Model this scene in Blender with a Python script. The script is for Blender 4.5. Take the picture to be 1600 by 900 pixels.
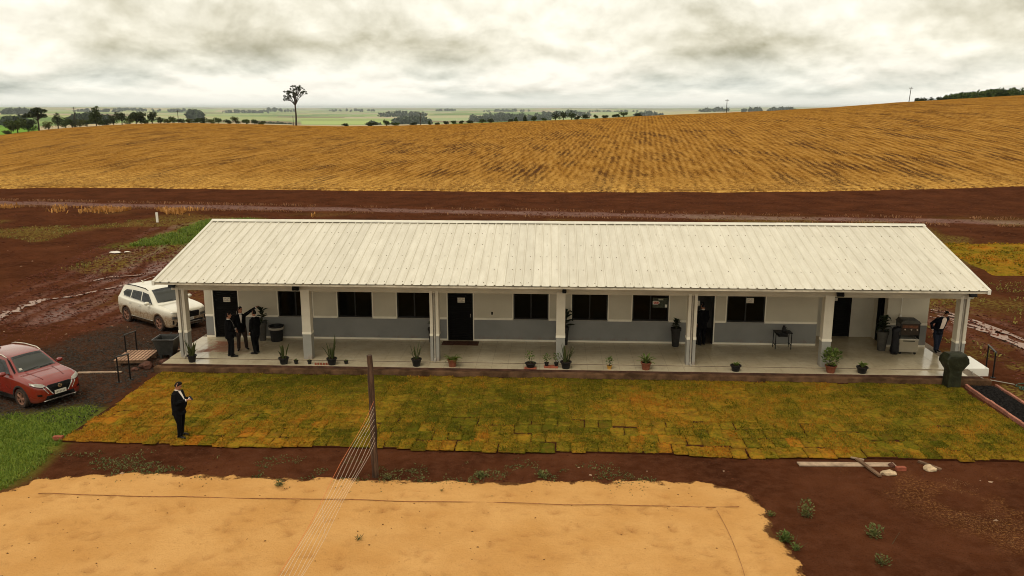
import bpy, bmesh, math, random
import numpy as np
from mathutils import Vector, Matrix
from mathutils.bvhtree import BVHTree

for _o in list(bpy.data.objects):
    bpy.data.objects.remove(_o)
SC = bpy.context.scene
C = SC.collection
random.seed(11)
RNG = np.random.default_rng(5)
R = math.radians

# ------------------------------------------------------------------ camera
CAM_H, FPX, YAW = 9.817, 1285.66, 0.0511
PITCH = math.atan(282 / FPX)
cam_d = bpy.data.cameras.new('camera')
cam_d.sensor_width = 36.0
cam_d.lens = FPX / 1600 * 36.0
cam_d.clip_start = 0.1
cam_d.clip_end = 90000
cam = bpy.data.objects.new('camera', cam_d)
C.objects.link(cam)
cam.location = (0, 0, CAM_H)
cam.rotation_euler = (math.pi / 2 - PITCH, 0, YAW)
SC.camera = cam

# ------------------------------------------------------------------ sky, sun, exposure
SUN_EL, SUN_AZ = R(58), R(200)      # azimuth clockwise from +Y
W = bpy.data.worlds.new('World')
SC.world = W
W.use_nodes = True
wn, wl = W.node_tree.nodes, W.node_tree.links
wn.clear()


def build_world():
    def nd(t, **k):
        n = wn.new(t)
        for a, b in k.items():
            setattr(n, a, b)
        return n

    def mth(op, a, b=None, c=None):
        n = nd('ShaderNodeMath', operation=op)
        for i, v in enumerate((a, b, c)):
            if v is None:
                continue
            if isinstance(v, (int, float)):
                n.inputs[i].default_value = v
            else:
                wl.new(v, n.inputs[i])
        return n.outputs[0]

    def ramp(fac, stops):
        n = nd('ShaderNodeValToRGB')
        e = n.color_ramp.elements
        while len(e) < len(stops):
            e.new(0.5)
        for i, (p, c) in enumerate(stops):
            e[i].position = p
            e[i].color = (*c, 1)
        wl.new(fac, n.inputs[0])
        return n.outputs[0]

    def mix(f, a, b):
        n = nd('ShaderNodeMix', data_type='RGBA')
        for s, v in ((n.inputs[0], f), (n.inputs[6], a), (n.inputs[7], b)):
            if isinstance(v, (int, float)):
                s.default_value = v
            elif isinstance(v, tuple):
                s.default_value = (*v, 1)
            else:
                wl.new(v, s)
        return n.outputs[2]

    sky = nd('ShaderNodeTexSky', sky_type='NISHITA', sun_disc=False)
    sky.sun_elevation = SUN_EL
    sky.sun_rotation = SUN_AZ
    sky.dust_density = 3.0
    tc = nd('ShaderNodeTexCoord')
    sep = nd('ShaderNodeSeparateXYZ')
    wl.new(tc.outputs['Generated'], sep.inputs[0])
    z = mth('MAXIMUM', sep.outputs[2], 0.0)
    hl = mth('MAXIMUM', mth('SQRT', mth('ADD', mth('MULTIPLY', sep.outputs[0], sep.outputs[0]), mth('MULTIPLY', sep.outputs[1], sep.outputs[1]))), 0.02)
    ux, uy = mth('DIVIDE', sep.outputs[0], hl), mth('DIVIDE', sep.outputs[1], hl)
    # a cloud deck: banks shrink and crowd together towards the horizon
    lv = mth('MULTIPLY', mth('LOGARITHM', mth('ADD', z, 0.035), math.e), 1.7)

    def noise(sh, sv, detail, rough, dist, off=(0, 0, 0), dv=0.0):
        cb = nd('ShaderNodeCombineXYZ')
        wl.new(mth('ADD', mth('MULTIPLY', ux, sh), off[0]), cb.inputs[0])
        wl.new(mth('ADD', mth('MULTIPLY', uy, sh), off[1]), cb.inputs[1])
        wl.new(mth('ADD', mth('MULTIPLY', mth('ADD', lv, dv), sv), off[2]), cb.inputs[2])
        n = nd('ShaderNodeTexNoise')
        n.inputs['Scale'].default_value = 1.0
        n.inputs['Detail'].default_value = detail
        n.inputs['Roughness'].default_value = rough
        n.inputs['Distortion'].default_value = dist
        wl.new(cb.outputs[0], n.inputs['Vector'])
        return n.outputs[0]

    big = noise(3.0, 0.6, 4, 0.5, 0.2, (3.1, 0.4, 1.2))
    puff = noise(8.5, 0.95, 10, 0.55, 0.12, (1.7, 2.3, 5.0))
    puff_up = noise(8.5, 0.95, 10, 0.55, 0.12, (1.7, 2.3, 5.0), 0.2)
    s = mth('ADD', mth('MULTIPLY', big, 0.62), mth('MULTIPLY', puff, 0.38))
    deck = ramp(s, [(0.36, (0.46, 0.445, 0.36)), (0.43, (0.60, 0.585, 0.49)), (0.505, (0.74, 0.73, 0.645)), (0.58, (0.84, 0.83, 0.755))])
    # towards the horizon the gaps turn blue-grey instead of beige
    lowc = ramp(s, [(0.36, (0.49, 0.525, 0.50)), (0.44, (0.64, 0.665, 0.625)), (0.51, (0.77, 0.77, 0.72)), (0.58, (0.85, 0.845, 0.795))])
    mr = nd('ShaderNodeMapRange', interpolation_type='SMOOTHSTEP')
    mr.inputs[1].default_value = 0.02
    mr.inputs[2].default_value = 0.075
    wl.new(z, mr.inputs[0])
    col = mix(mr.outputs[0], lowc, deck)
    relief = mth('MULTIPLY', mth('SUBTRACT', puff, puff_up), 1.0)
    rl = nd('ShaderNodeCombineXYZ')
    for i in range(3):
        wl.new(relief, rl.inputs[i])
    ad = nd('ShaderNodeVectorMath', operation='ADD')
    wl.new(col, ad.inputs[0])
    wl.new(rl.outputs[0], ad.inputs[1])
    mx_ = nd('ShaderNodeVectorMath', operation='MAXIMUM')
    mx_.inputs[1].default_value = (0.25, 0.25, 0.22)
    wl.new(ad.outputs[0], mx_.inputs[0])
    mn_ = nd('ShaderNodeVectorMath', operation='MINIMUM')
    mn_.inputs[1].default_value = (0.86, 0.855, 0.80)
    wl.new(mx_.outputs[0], mn_.inputs[0])
    col = mn_.outputs[0]
    mr2 = nd('ShaderNodeMapRange', interpolation_type='SMOOTHSTEP')
    mr2.inputs[1].default_value = 0.0
    mr2.inputs[2].default_value = 0.02
    wl.new(z, mr2.inputs[0])
    col = mix(mr2.outputs[0], (0.80, 0.82, 0.79), col)
    sc = nd('ShaderNodeVectorMath', operation='SCALE')
    sc.inputs['Scale'].default_value = 10.0
    wl.new(col, sc.inputs[0])
    wm = nd('ShaderNodeVectorMath', operation='MULTIPLY')
    wm.inputs[1].default_value = (1.05, 1.01, 0.945)
    wl.new(sc.outputs[0], wm.inputs[0])
    full = mix(0.97, sky.outputs[0], wm.outputs[0])
    bg = nd('ShaderNodeBackground')
    bg.inputs['Strength'].default_value = 0.10
    wl.new(full, bg.inputs[0])
    out = nd('ShaderNodeOutputWorld')
    wl.new(bg.outputs[0], out.inputs[0])


build_world()
sun_d = bpy.data.lights.new('sun', 'SUN')
sun_d.energy = 1.0
sun_d.angle = R(25)
sun_d.color = (1.0, 0.95, 0.86)
sun = bpy.data.objects.new('sun', sun_d)
C.objects.link(sun)
_sd = Vector((math.sin(SUN_AZ) * math.cos(SUN_EL), math.cos(SUN_AZ) * math.cos(SUN_EL), math.sin(SUN_EL)))
sun.rotation_euler = _sd.to_track_quat('Z', 'Y').to_euler()
sun.location = (0, -20, 60)
VS = SC.view_settings
VS.view_transform = 'Standard'
VS.look = 'None'
VS.exposure = 0.36
VS.gamma = 1.0
VS.use_curve_mapping = False
SC.cycles.use_denoising = True
SC.cycles.filter_width = 1.0
SC.cycles.max_bounces = 6
SC.cycles.volume_bounces = 0
SC.cycles.caustics_reflective = False
SC.cycles.caustics_refractive = False


# ------------------------------------------------------------------ helpers
def at(u, v, z=0.0):
    """photo pixel (1600x900) -> point of the place at height z"""
    a, b = (u - 800) / FPX, -(v - 450) / FPX
    cp, sp = math.cos(PITCH), math.sin(PITCH)
    y, zz = cp + b * sp, -sp + b * cp
    X = a * math.cos(YAW) - y * math.sin(YAW)
    Y = a * math.sin(YAW) + y * math.cos(YAW)
    t = (z - CAM_H) / zz
    return Vector((X * t, Y * t, z))


def ray(u, v):
    a, b = (u - 800) / FPX, -(v - 450) / FPX
    cp, sp = math.cos(PITCH), math.sin(PITCH)
    y, zz = cp + b * sp, -sp + b * cp
    X = a * math.cos(YAW) - y * math.sin(YAW)
    Y = a * math.sin(YAW) + y * math.cos(YAW)
    return math.atan2(X, Y), zz / math.hypot(X, Y)       # azimuth, tan(elevation)


def tag(o, label=None, cat=None, group=None, kind=None):
    if label:
        o['label'] = label
    if cat:
        o['category'] = cat
    if group:
        o['group'] = group
    if kind:
        o['kind'] = kind
    return o


def thing(name, label, cat, loc=(0, 0, 0), rz=0.0, group=None):
    o = bpy.data.objects.new(name, None)
    o.empty_display_size = 0.2
    C.objects.link(o)
    o.location = loc
    o.rotation_euler = (0, 0, rz)
    return tag(o, label, cat, group)


def link_mesh(name, me, parent=None, loc=None, rot=None):
    o = bpy.data.objects.new(name, me)
    C.objects.link(o)
    if parent is not None:
        o.parent = parent
    if loc is not None:
        o.location = loc
    if rot is not None:
        o.rotation_euler = rot
    return o


def np_mesh(name, V, F, mat=None, smooth=False):
    """fast mesh from arrays; F an (n,3) or (n,4) array"""
    V = np.asarray(V, np.float32)
    F = np.asarray(F, np.int32)
    me = bpy.data.meshes.new(name)
    n, k = F.shape
    me.vertices.add(len(V))
    me.vertices.foreach_set('co', V.ravel())
    me.loops.add(n * k)
    me.loops.foreach_set('vertex_index', F.ravel())
    me.polygons.add(n)
    me.polygons.foreach_set('loop_start', np.arange(0, n * k, k, dtype=np.int32))
    me.polygons.foreach_set('use_smooth', np.full(n, smooth, dtype=bool))
    me.update(calc_edges=True)
    if mat:
        me.materials.append(mat)
    return me


def attr(me, name, vals):
    a = me.attributes.new(name, 'FLOAT', 'POINT')
    a.data.foreach_set('value', np.asarray(vals, np.float32))


def attr_col(me, name, vals):
    a = me.attributes.new(name, 'FLOAT_COLOR', 'POINT')
    v = np.ones((len(vals), 4), np.float32)
    v[:, :3] = vals
    a.data.foreach_set('color', v.ravel())


class MB:
    """collects shapes into one mesh"""
    def __init__(s):
        s.v, s.f = [], []

    def add(s, vs, fs, M=None):
        o = len(s.v)
        if M is not None:
            vs = [tuple(M @ Vector(p)) for p in vs]
        s.v += [tuple(p) for p in vs]
        s.f += [tuple(o + i for i in f) for f in fs]
        return s

    def box(s, x0, x1, y0, y1, z0, z1, M=None):
        vs = [(x0, y0, z0), (x1, y0, z0), (x1, y1, z0), (x0, y1, z0), (x0, y0, z1), (x1, y0, z1), (x1, y1, z1), (x0, y1, z1)]
        return s.add(vs, [(0, 3, 2, 1), (4, 5, 6, 7), (0, 1, 5, 4), (1, 2, 6, 5), (2, 3, 7, 6), (3, 0, 4, 7)], M)

    def cbox(s, c, d, rz=0, rx=0, ry=0):
        M = Matrix.Translation(c) @ Matrix.Rotation(rz, 4, 'Z') @ Matrix.Rotation(ry, 4, 'Y') @ Matrix.Rotation(rx, 4, 'X')
        return s.box(-d[0] / 2, d[0] / 2, -d[1] / 2, d[1] / 2, -d[2] / 2, d[2] / 2, M)

    def prism(s, poly, h0, h1, axis='z', M=None):
        """poly: ccw 2-D points; extruded along axis"""
        n = len(poly)
        def P(p, h):
            return {'z': (p[0], p[1], h), 'x': (h, p[0], p[1]), 'y': (p[0], h, p[1])}[axis]
        vs = [P(p, h0) for p in poly] + [P(p, h1) for p in poly]
        fs = [tuple(range(n - 1, -1, -1)), tuple(range(n, 2 * n))] + [(i, (i + 1) % n, n + (i + 1) % n, n + i) for i in range(n)]
        if axis == 'y':
            fs = [tuple(reversed(f)) for f in fs]
        return s.add(vs, fs, M)

    def tube(s, pts, rad, n=8, cap=True, flat=1.0, up=None):
        pts = [Vector(p) for p in pts]
        if isinstance(rad, (int, float)):
            rad = [rad] * len(pts)
        o = len(s.v)
        ref = Vector(up) if up else None
        for i, p in enumerate(pts):
            t = (pts[min(i + 1, len(pts) - 1)] - pts[max(i - 1, 0)])
            t = t.normalized() if t.length > 1e-9 else Vector((0, 0, 1))
            r0 = ref if ref is not None else (Vector((1, 0, 0)) if abs(t.x) < 0.8 else Vector((0, 1, 0)))
            a = t.cross(r0).normalized()
            b = t.cross(a).normalized()
            r = rad[i]
            ra, rb = (r if isinstance(r, (tuple, list)) else (r, r * flat))
            for k in range(n):
                th = 2 * math.pi * k / n
                s.v.append(tuple(p + a * (ra * math.cos(th)) + b * (rb * math.sin(th))))
        for i in range(len(pts) - 1):
            for k in range(n):
                k2 = (k + 1) % n
                s.f.append((o + i * n + k, o + i * n + k2, o + (i + 1) * n + k2, o + (i + 1) * n + k))
        if cap:
            s.f.append(tuple(o + k for k in range(n - 1, -1, -1)))
            s.f.append(tuple(o + (len(pts) - 1) * n + k for k in range(n)))
        return s

    def lathe(s, prof, n=16, M=None):
        """prof: (r,z) list; open profile, r may be 0 at the ends"""
        vs = []
        for r, z in prof:
            for k in range(n):
                th = 2 * math.pi * k / n
                vs.append((r * math.cos(th), r * math.sin(th), z))
        fs = []
        for i in range(len(prof) - 1):
            for k in range(n):
                k2 = (k + 1) % n
                fs.append((i * n + k, i * n + k2, (i + 1) * n + k2, (i + 1) * n + k))
        return s.add(vs, fs, M)

    def sphere(s, c, r, n=10, m=7):
        rx, ry, rz = r if isinstance(r, (tuple, list)) else (r, r, r)
        vs = [(c[0], c[1], c[2] - rz)]
        for i in range(1, m):
            ph = -math.pi / 2 + math.pi * i / m
            for k in range(n):
                th = 2 * math.pi * k / n
                vs.append((c[0] + rx * math.cos(ph) * math.cos(th), c[1] + ry * math.cos(ph) * math.sin(th), c[2] + rz * math.sin(ph)))
        vs.append((c[0], c[1], c[2] + rz))
        fs = [(0, 1 + (k + 1) % n, 1 + k) for k in range(n)]
        for i in range(m - 2):
            for k in range(n):
                k2 = (k + 1) % n
                fs.append((1 + i * n + k, 1 + i * n + k2, 1 + (i + 1) * n + k2, 1 + (i + 1) * n + k))
        t = len(vs) - 1
        b = 1 + (m - 2) * n
        fs += [(b + k, b + (k + 1) % n, t) for k in range(n)]
        return s.add(vs, fs)

    def mesh(s, name, mat=None, smooth=False, bevel=0.0):
        me = bpy.data.meshes.new(name)
        me.from_pydata(s.v, [], s.f)
        if mat:
            me.materials.append(mat)
        if bevel > 0:
            bm = bmesh.new()
            bm.from_mesh(me)
            bmesh.ops.remove_doubles(bm, verts=bm.verts, dist=1e-5)
            es = [e for e in bm.edges if len(e.link_faces) == 2 and e.calc_face_angle(0) > 0.6]
            bmesh.ops.bevel(bm, geom=es, offset=bevel, segments=2, affect='EDGES', profile=0.5, clamp_overlap=True)
            bm.to_mesh(me)
            bm.free()
        if smooth:
            me.polygons.foreach_set('use_smooth', np.ones(len(me.polygons), bool))
            if smooth == 'auto':
                me.set_sharp_from_angle(angle=R(38))
        me.update()
        return me

    def build(s, name, mat=None, parent=None, smooth=False, bevel=0.0, loc=None, rot=None):
        return link_mesh(name, s.mesh(name, mat, smooth, bevel), parent, loc, rot)


def box_part(name, mat, parent, x0, x1, y0, y1, z0, z1, bevel=0.0):
    return MB().box(x0, x1, y0, y1, z0, z1).build(name, mat, parent, bevel=bevel)


def baked(o, drop=True):
    """apply an object's modifiers"""
    dg = bpy.context.evaluated_depsgraph_get()
    me = bpy.data.meshes.new_from_object(o.evaluated_get(dg))
    o.modifiers.clear()
    old = o.data
    o.data = me
    if drop and old.users == 0:
        bpy.data.meshes.remove(old)
    return o


# value noise for terrain and masks
def _hash(ix, iy, seed):
    h = (ix.astype(np.int64) * 374761393 + iy.astype(np.int64) * 668265263 + seed * 974634777) & 0x7fffffff
    h = ((h ^ (h >> 13)) * 1274126177) & 0x7fffffff
    return ((h ^ (h >> 16)) & 0xffff) / 65535.0


def vnoise(x, y, s=1.0, seed=0):
    x, y = np.asarray(x, float) / s, np.asarray(y, float) / s
    ix, iy = np.floor(x), np.floor(y)
    fx, fy = x - ix, y - iy
    fx, fy = fx * fx * (3 - 2 * fx), fy * fy * (3 - 2 * fy)
    a, b = _hash(ix, iy, seed), _hash(ix + 1, iy, seed)
    c, d = _hash(ix, iy + 1, seed), _hash(ix + 1, iy + 1, seed)
    return (a * (1 - fx) + b * fx) * (1 - fy) + (c * (1 - fx) + d * fx) * fy


def fbm(x, y, s=1.0, seed=0, o=4):
    t, a, n = 0.0, 0.5, 0.0
    for i in range(o):
        t = t + a * vnoise(x, y, s / 2 ** i, seed + 17 * i)
        n += a
        a *= 0.5
    return t / n


def sstep(a, b, x):
    t = np.clip((np.asarray(x, float) - a) / (b - a), 0, 1)
    return t * t * (3 - 2 * t)


def seg_dist(x, y, pts):
    """distance to a polyline"""
    d = np.full(np.shape(x), 1e9)
    for (x0, y0), (x1, y1) in zip(pts[:-1], pts[1:]):
        dx, dy = x1 - x0, y1 - y0
        t = np.clip(((x - x0) * dx + (y - y0) * dy) / (dx * dx + dy * dy), 0, 1)
        d = np.minimum(d, np.hypot(x - x0 - t * dx, y - y0 - t * dy))
    return d


def in_poly(x, y, poly):
    x, y = np.asarray(x, float), np.asarray(y, float)
    ins = np.zeros(x.shape, bool)
    j = len(poly) - 1
    for i in range(len(poly)):
        xi, yi = poly[i]
        xj, yj = poly[j]
        c = ((yi > y) != (yj > y)) & (x < (xj - xi) * (y - yi) / (yj - yi + 1e-12) + xi)
        ins ^= c
        j = i
    return ins


def poly_mask(x, y, poly, soft):
    """1 inside a polygon, falling to 0 over soft metres each side of its edge"""
    d = seg_dist(x, y, list(poly) + [poly[0]])
    d = np.where(in_poly(x, y, poly), d, -d)
    return sstep(-soft, soft, d)


# ------------------------------------------------------------------ materials
class NT:
    def __init__(s, name):
        s.m = bpy.data.materials.new(name)
        s.m.use_nodes = True
        s.n, s.l = s.m.node_tree.nodes, s.m.node_tree.links
        s.b = s.n['Principled BSDF']
        s._tc = None

    def node(s, t, **k):
        n = s.n.new(t)
        for a, b in k.items():
            setattr(n, a, b)
        return n

    def put(s, sock, v):
        if isinstance(v, (int, float)):
            sock.default_value = v
        elif isinstance(v, (tuple, list)):
            sock.default_value = (*v, 1) if sock.type == 'RGBA' and len(v) == 3 else v
        else:
            s.l.new(v, sock)

    def coord(s, which='Object', scale=(1, 1, 1), rot=(0, 0, 0), loc=(0, 0, 0)):
        if s._tc is None:
            s._tc = s.node('ShaderNodeTexCoord')
        mp = s.node('ShaderNodeMapping')
        mp.inputs['Scale'].default_value = scale
        mp.inputs['Rotation'].default_value = rot
        mp.inputs['Location'].default_value = loc
        s.l.new(s._tc.outputs[which], mp.inputs[0])
        return mp.outputs[0]

    def noise(s, scale=5, detail=4, rough=0.55, vec=None, dist=0.0):
        n = s.node('ShaderNodeTexNoise')
        n.inputs['Scale'].default_value = scale
        n.inputs['Detail'].default_value = detail
        n.inputs['Roughness'].default_value = rough
        n.inputs['Distortion'].default_value = dist
        s.l.new(vec if vec is not None else s.coord(), n.inputs['Vector'])
        return n.outputs[0]

    def voro(s, scale=5, vec=None, feature='F1', out=0):
        n = s.node('ShaderNodeTexVoronoi', feature=feature)
        n.inputs['Scale'].default_value = scale
        s.l.new(vec if vec is not None else s.coord(), n.inputs['Vector'])
        return n.outputs[out]

    def math(s, op, a, b=0.0, c=None, clamp=False):
        n = s.node('ShaderNodeMath', operation=op, use_clamp=clamp)
        s.put(n.inputs[0], a)
        s.put(n.inputs[1], b)
        if c is not None:
            s.put(n.inputs[2], c)
        return n.outputs[0]

    def rng(s, v, a, b, c=0.0, d=1.0, smooth=True):
        n = s.node('ShaderNodeMapRange', interpolation_type='SMOOTHSTEP' if smooth else 'LINEAR')
        s.put(n.inputs[0], v)
        for i, k in enumerate((a, b, c, d)):
            n.inputs[1 + i].default_value = k
        return n.outputs[0]

    def mix(s, f, a, b, blend='MIX'):
        n = s.node('ShaderNodeMix', data_type='RGBA', blend_type=blend)
        s.put(n.inputs[0], f)
        s.put(n.inputs[6], a)
        s.put(n.inputs[7], b)
        return n.outputs[2]

    def ramp(s, fac, stops):
        n = s.node('ShaderNodeValToRGB')
        e = n.color_ramp.elements
        while len(e) < len(stops):
            e.new(0.5)
        for i, (p, c) in enumerate(stops):
            e[i].position = p
            e[i].color = (*c, 1)
        s.put(n.inputs[0], fac)
        return n.outputs[0]

    def attr(s, name, col=False):
        n = s.node('ShaderNodeAttribute', attribute_name=name)
        return n.outputs['Color' if col else 'Fac']

    def rand(s):
        return s.node('ShaderNodeObjectInfo').outputs['Random']

    def sepz(s, which='Object', ax=2):
        n = s.node('ShaderNodeSeparateXYZ')
        s.l.new(s.coord(which), n.inputs[0])
        return n.outputs[ax]

    def bump(s, h, strength=0.3, dist=0.02):
        n = s.node('ShaderNodeBump')
        n.inputs['Strength'].default_value = strength
        n.inputs['Distance'].default_value = dist
        s.l.new(h, n.inputs['Height'])
        s.l.new(n.outputs[0], s.b.inputs['Normal'])

    def set(s, base=None, rough=None, metal=None, spec=None, **k):
        for nm, v in (('Base Color', base), ('Roughness', rough), ('Metallic', metal), ('Specular IOR Level', spec)):
            if v is not None:
                s.put(s.b.inputs[nm], v)
        for nm, v in k.items():
            s.put(s.b.inputs[nm], v)
        return s.m


def sc3(c, f):
    return tuple(min(1.0, x * f) for x in c)


def pbr(name, base, rough=0.7, var=0.12, scale=6.0, bump=0.0, bscale=None, metal=0.0, spec=0.2, objvar=0.0, dist=0.01):
    t = NT(name)
    n = t.noise(scale, 5, 0.6)
    col = t.mix(t.rng(n, 0.3, 0.7), sc3(base, 1 - var), sc3(base, 1 + var))
    if objvar:
        r = t.rng(t.rand(), 0, 1, 1 - objvar, 1 + objvar, smooth=False)
        h = t.node('ShaderNodeHueSaturation')
        t.put(h.inputs['Value'], r)
        t.put(h.inputs['Color'], col)
        col = h.outputs[0]
    if bump:
        t.bump(t.noise(bscale or scale * 6, 4, 0.6), bump, dist)
    return t.set(col, rough, metal, spec)


def leafy(name, a, b, rough=0.55, trans=0.25, objvar=0.15):
    """foliage: varies from leaf to leaf and tree to tree, lets a little light through"""
    t = NT(name)
    g = t.node('ShaderNodeNewGeometry')
    col = t.mix(g.outputs['Random Per Island'], a, b)
    r = t.rng(t.rand(), 0, 1, 1 - objvar, 1 + objvar, smooth=False)
    h = t.node('ShaderNodeHueSaturation')
    t.put(h.inputs['Value'], r)
    t.put(h.inputs['Color'], col)
    t.set(h.outputs[0], rough, 0, 0.1)
    if trans:
        tr = t.node('ShaderNodeBsdfTranslucent')
        t.put(tr.inputs[0], h.outputs[0])
        mx = t.node('ShaderNodeMixShader')
        mx.inputs[0].default_value = trans
        t.l.new(t.b.outputs[0], mx.inputs[1])
        t.l.new(tr.outputs[0], mx.inputs[2])
        t.l.new(mx.outputs[0], t.n['Material Output'].inputs[0])
    return t.m

# ------------------------------------------------------------------ terrain
_sky_px = [(-700, 236), (-300, 226), (0, 212), (50, 206), (100, 201), (200, 195), (250, 193.5), (300, 193), (400, 195), (465, 197), (530, 198.3),
           (600, 197.5), (700, 195), (800, 191), (900, 187.5), (1000, 182), (1100, 178), (1200, 174), (1300, 168.5),
           (1400, 161), (1500, 155.5), (1600, 150), (1900, 140), (2300, 132)]
_saz = np.array([ray(*p)[0] for p in _sky_px])
_stn = np.array([ray(*p)[1] for p in _sky_px])
R_CREST = 330.0


def crest_z(az):
    return CAM_H + R_CREST * np.interp(az, _saz, _stn)


def zt(x, y):
    """height of the land"""
    x, y = np.asarray(x, float), np.asarray(y, float)
    r = np.hypot(x, y)
    az = np.arctan2(x, y)
    zc = crest_z(az)
    t = np.clip((r - 97) / (R_CREST - 97), 0, 1)
    z = zc * np.sin(t * math.pi / 2) ** 1.15
    deep = np.interp(az, [-0.62, -0.5, -0.3, 0.12, 0.3, 0.42, 0.6], [-14, -20, -44, -44, -20, 14, 18])
    b = sstep(0, 1, (r - R_CREST) / 900)
    z = np.where(r > R_CREST, zc + (deep - zc) * b, z)
    roll = (fbm(x, y, 2600, 3, 3) - 0.5) * 64 + (fbm(x, y, 900, 9, 2) - 0.5) * 14
    z = z + roll * sstep(900, 2800, r) + sstep(6000, 24000, r) * 26
    return z


GRAVEL = [(-24.5, 24.2), (-15.0, 23.9), (-15.2, 31), (-14.9, 38.5), (-17.5, 39.5), (-20.3, 35.4), (-21.5, 31.5), (-25, 30)]
SAND_PX = [(-120, 795), (0, 768), (60, 748), (150, 742), (250, 738), (400, 745), (520, 748), (650, 752), (800, 753), (950, 753), (1090, 753),
           (1140, 760), (1172, 773), (1193, 795), (1212, 832), (1240, 872), (1268, 915)]
SAND = [tuple(at(u, v)[:2]) for u, v in SAND_PX] + [(6.0, 13), (6.3, 8.5), (-19, 8.5)]
GRASS_L = [(-25, 24.6), (-19.5, 24.5), (-17.0, 24.6), (-15.6, 25.4)] + [tuple(at(u, v)[:2]) for u, v in [(152, 640), (112, 676), (88, 700), (70, 724), (38, 748), (-5, 770)]] + [(-16.5, 17.5), (-25, 16)]
GRASS_B = [(-31.6, 57), (-27, 58), (-24.3, 62), (-23.5, 70.5), (-27, 72.5), (-31, 71.5), (-30.5, 64)]
RUT_L = [tuple(at(u, v)[:2]) for u, v in [(-60, 520), (0, 492), (30, 480), (62, 468), (110, 462), (160, 452), (215, 440), (260, 425)]]
RUT_L2 = [tuple(at(u, v)[:2]) for u, v in [(130, 440), (170, 432), (215, 429), (260, 418)]]
TRACK_L = [tuple(at(u, v)[:2]) for u, v in [(-40, 545), (70, 500), (150, 465), (230, 425), (290, 385), (340, 352)]]
TRACK_R = [tuple(at(u, v)[:2]) for u, v in [(1455, 490), (1530, 510), (1620, 545), (1720, 590)]]
ROAD = [(-120, 90), (-36.6, 81.6), (0, 77.7), (39.9, 73.5), (90, 68)]
SLAB = [(-15.1, 29.2), (15.8, 29.2), (15.8, 40), (-15.1, 40)]
LAWN = [(-14.85, 22.4), (14.8, 22.4), (14.8, 29.2), (-14.95, 29.2)]
BED = [(14.85, 24.4), (16.0, 24.4), (16.0, 29.2), (14.85, 29.2)]


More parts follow.
